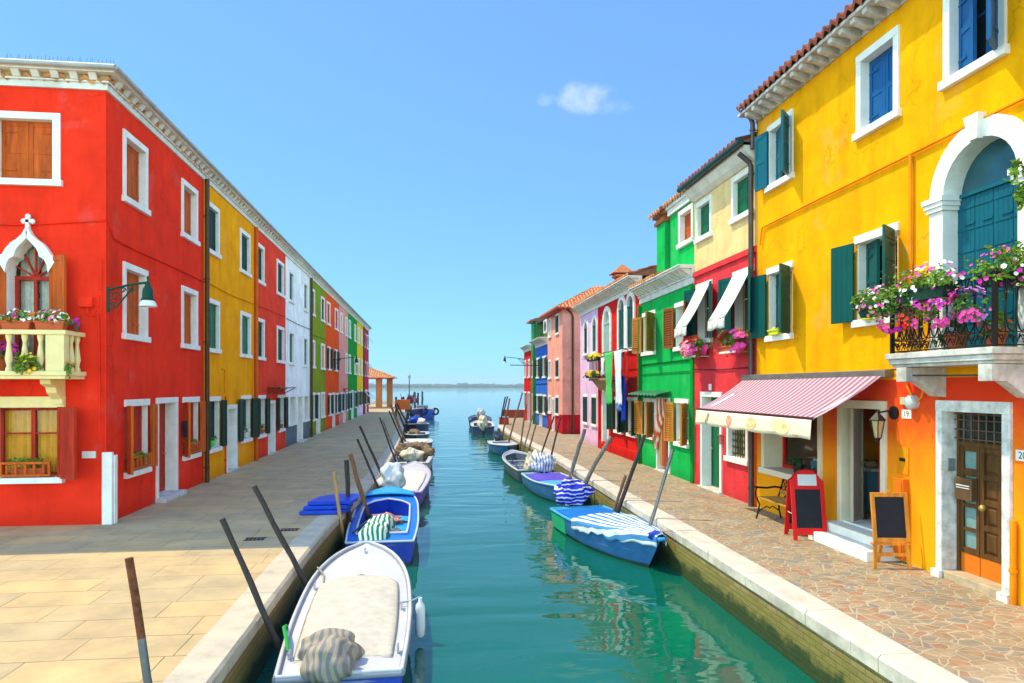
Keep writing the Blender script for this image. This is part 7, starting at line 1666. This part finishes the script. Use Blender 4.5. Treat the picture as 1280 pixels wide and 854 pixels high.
# ------------------------------------------------------------------ laundry in front of the deep red house
t = thing('laundry_rack', 'black iron laundry bracket with line in front of deep red house', 'laundry rack', tuple(FR.P(23.2,.0,3.85)))
mb = MB()
for s in (22.3, 25.4): mb.bar(FR.P(s,0,3.86), FR.P(s,.62,3.86), .025, .025); mb.bar(FR.P(s,0,3.5), FR.P(s,.5,3.84), .015, .015)
for o in (.35, .55): mb.tube([FR.P(22.2,o,3.87), FR.P(25.5,o,3.87)], .012, 6)
mb.tube([FR.P(22.2,.5,3.72), FR.P(22.6,.42,3.66), FR.P(22.9,.5,3.74), FR.P(23.2,.42,3.66)], .014, 6)
mb.build('iron_frame', IRON, t)
def wash(label, s0, s1, o, z0, z1, col, pinch=.7, sd=0, slant=0, ragged=.06):
    mb = MB(); w = s1-s0; rr = random.Random(sd)
    def fn(u, v):
        k = 1-(1-pinch)*smoothstep(0, .5, v); s = (s0+s1)/2+(u-.5)*w*k+slant*v
        return FR.P(s, o+.045*math.sin(u*15+sd)*(.3+.7*v)+.03*noise.noise(Vector((u*3, v*4, sd))), z0+(z1-z0)*v*(1+ragged*noise.noise(Vector((u*2.5, sd, 2)))*2)-.03*math.sin(math.pi*u)*(1-v))
    mb.grid(fn, 26, 22); o_ = single(mb, 'laundry', label, 'laundry', col, tuple(FR.P((s0+s1)/2, o, z1)), 'laundry on the line', smooth=70, solid=.008)
wash('bright green cloth hanging lowest left on the laundry line', 23.85, 25.05, .56, 3.86, 1.95, cloth('wash_green', (.08,.50,.12)), .8, 1, -.15)
wash('blue cloth hanging between the green and the white laundry', 22.95, 24.1, .46, 3.84, 1.75, cloth('wash_blue', (.12,.26,.66)), .7, 2, -.25)
wash('long white sheet hanging in the middle of the laundry line', 22.55, 23.6, .60, 3.85, 1.95, cloth('wash_white', (.68,.72,.80), .05), .75, 3, -.12)
wash('deep blue cloth whose end shows below the white sheet', 22.55, 23.2, .46, 3.0, 1.42, cloth('wash_deep_blue', (.015,.05,.5)), .6, 4, 0, .12)
wash('red shirt on the right end of the laundry line', 22.35, 22.72, .44, 3.80, 2.9, cloth('wash_red', (.62,.02,.015)), .9, 5)
wash('small white cloth pegged at the balcony end of the laundry line', 25.1, 25.5, .56, 3.7, 3.05, cloth('wash_white2', (.75,.75,.76), .05), .8, 6)

# ------------------------------------------------------------------ far end of the left quay
t = thing('open_pavilion', 'open pavilion with brick piers and hipped tile roof at the far end of left quay', 'pavilion', (-8, 85, 0))
brick = mat('pier_brick', (.48,.16,.05), .85, .25, 5, .004)
for x, y in ((-6.35, 82.5), (-5.35, 87.0), (-11.5, 82.5), (-11.5, 87.0)):
    mb = MB(); mb.box(x, x+.72, y, y+.72, 0, 3.6); mb.build('brick_pier', brick, t)
mb = MB(); mb.box(-12.5, -4.4, 81.7, 88.3, 3.52, 3.66); mb.build('eaves', W_RED, t)
x0, x1, y0, y1, zz = -12.8, -4.05, 81.5, 88.5, 3.62; hy = 3.5; zr = 4.95; hl = math.hypot(hy, zr-zz)
mb = tiles((x0, y0, zz), (1,0,0), x1-x0, Vector((0, hy, zr-zz)), hl, 5, .28, .45, limit=lambda x: (0, max(.03, min(1, x/hy, (x1-x0-x)/hy)*hl))); mb.build('roof', TERRAL, t, smooth=40)
mb = tiles((x1, y0, zz), (0,1,0), y1-y0, Vector((-hy, 0, zr-zz)), hl, 5, .28, .45, limit=lambda x: (0, max(.03, min(x, y1-y0-x)/hy*hl))); mb.build('roof', TERRAL, t, smooth=40)
mb = MB(); mb.tube([(x0+hy,85,zr+.03),(x1-hy,85,zr+.03)], .1, 8); mb.tube([(x1-hy,85,zr+.03),(x1,y0,zz+.05)], .09, 8); mb.build('ridge_tiles', TERRAL, t)
mb = MB(); mb.box(-9, -3.2, 100.2, 100.6, -.05, .45); single(mb, 'parapet', 'low pale parapet at the far edge of the left quay', 'wall', KERB, (-6,100.4,0))
t = thing('fish_box_stand', 'orange fish box set on dark stakes far along the left quay', 'fish box', (-1.95, 55, 0))
mb = MB(); mb.box(-2.7,-1.55,54.6,55.4,.75,1.55); mb.build('fish_box', paint('orange_box', (.72,.14,.015)), t, bevel=.03)
for x in (-2.65,-1.7): 
    for y in (54.7, 55.3): mb = MB(); mb.tube([(x,y,0),(x,y,1.75)], .07, 7); mb.build('stake', WP_D, t)
t = thing('net_flags', 'bundle of fishing marker sticks with dark flags near the far left quay edge', 'fishing gear', (-2.1, 68, 0)); rr = random.Random(3)
st_, fl = MB(), MB()
for k in range(14):
    x, y = -2.1+rr.uniform(-.5,.5), 68+rr.uniform(-.7,.7); tx, ty, tz = x+rr.uniform(-.5,.5), y+rr.uniform(-.2,.2), rr.uniform(1.1,1.9)
    st_.tube([(x,y,0),(tx,ty,tz)], .025, 5); a, b_ = Vector((tx,ty,tz)), Vector((x,y,0)).lerp(Vector((tx,ty,tz)), .72); d = Vector((rr.uniform(-.4,.4), -.05, -.15)); fl.poly([a, b_, b_+d, a+d*.8], k % 3)
st_.build('sticks', WP_B, t); fl.build('flags', [cloth('flag_dark', (.03,.02,.06)), cloth('flag_maroon', (.22,.02,.06)), cloth('flag_pink', (.5,.3,.35))], t, solid=.01)
t = thing('cloth_rack', 'rail rack hung with dark and pink cloths before the pavilion', 'rack', (-7.3, 79, 0))
mb = MB()
for x in (-8.0,-6.7): mb.tube([(x,79,0),(x,79,1.55)], .04, 6)
mb.tube([(-8.0,79,1.5),(-6.7,79,1.5)], .04, 6); mb.build('rail_frame', paint('rack_pink', (.6,.4,.45)), t)
for k, c in enumerate(((.05,.03,.08),(.45,.18,.28),(.06,.04,.07),(.5,.3,.38),(.25,.03,.08))):
    mb = MB(); x = -7.9+k*.24; mb.grid(lambda u, v: (x+.2*u, 79+.05*math.sin(u*9+k), 1.48-(1.0+.1*(k % 2))*v), 8, 4); mb.build('hung_cloth', cloth('rack_cloth_%s' % 'abcde'[k], c), t, solid=.02)
t = thing('fish_box', 'red fish box with grey lid on the end of the right quay', 'fish box', (5.0, 46.6, 0))
mb = MB(); mb.box(4.75,5.35,46.1,46.9,.012,.45); mb.build('box_body', paint('red_box', (.62,.04,.02)), t, bevel=.03); mb = MB(); mb.box(4.72,5.38,46.07,46.93,.45,.52); mb.build('lid', BGREY, t, bevel=.02)

for x, y, l in ((-2.95, 12.05, 'small dark drain slot in the shaded left pavement, the one farther from the kerb'), (-2.52, 12.75, 'small dark drain slot in the shaded left pavement close to the kerb')):
    mb = MB()
    for k in range(5): mb.box(x-.15+k*.065, x-.11+k*.065, y-.09, y+.09, .002, .008)
    mb.box(x-.17, x+.17, y-.105, y-.09, .002, .009); mb.box(x-.17, x+.17, y+.09, y+.105, .002, .009)
    single(mb, 'drain_grate', l, 'drain', IRON, (x, y, .002), 'drains in the left pavement')

for pts, l in (([(-1.66,14.9,-.22), (-1.60,15.6,-.3), (-1.52,16.2,-.12)], 'rope from the open blue motorboat to the thick reddish brown pole'),
               ([(-1.35,19.4,-.2), (-1.38,19.8,-.3), (-1.30,20.16,-.05)], 'rope from the purple trimmed boat to the long thin black pole'),
               ([(-1.3,26.2,-.2), (-1.35,26.6,-.28), (-1.26,26.96,-.1)], 'rope from the canvas hooded boat to the rear crossed pole'),
               ([(4.25,19.4,-.2), (4.3,20.1,-.35), (4.36,20.78,-.1)], 'rope from the purple hatched boat to the stout weathered post'),
               ([(4.28,24.1,-.25), (4.3,24.5,-.38), (4.36,24.82,-.1)], 'rope from the dark grey open boat to a thin dark pole'),
               ([(4.48,15.7,-.28), (4.4,15.4,-.40), (4.32,15.18,-.05)], 'rope from the stern of the striped canvas boat to the long black pole')):
    rope(l, pts, .013, ROPE)
HAZE = True
# ------------------------------------------------------------------ haze over the lagoon
def haze():
    mb = MB(); mb.box(-1000, 1200, -70, 1800, -3.2, 21.0)
    m = bpy.data.materials.new('lagoon_haze'); m.use_nodes = True; t = m.node_tree; t.nodes.clear()
    o = N(t, 'ShaderNodeOutputMaterial'); v = N(t, 'ShaderNodeVolumePrincipled'); v.inputs['Color'].default_value = (.80,.90,1,1); v.inputs['Density'].default_value = 0.0003; v.inputs['Anisotropy'].default_value = 0.2
    t.links.new(v.outputs[0], o.inputs['Volume'])
    ob = mb.build('haze', m); ob['kind'] = 'stuff'; ob['label'] = 'thin pale sea haze over the lagoon'; ob['category'] = 'haze'
if HAZE: haze()
for o in bpy.data.objects:
    if '_o' in o: del o['_o']
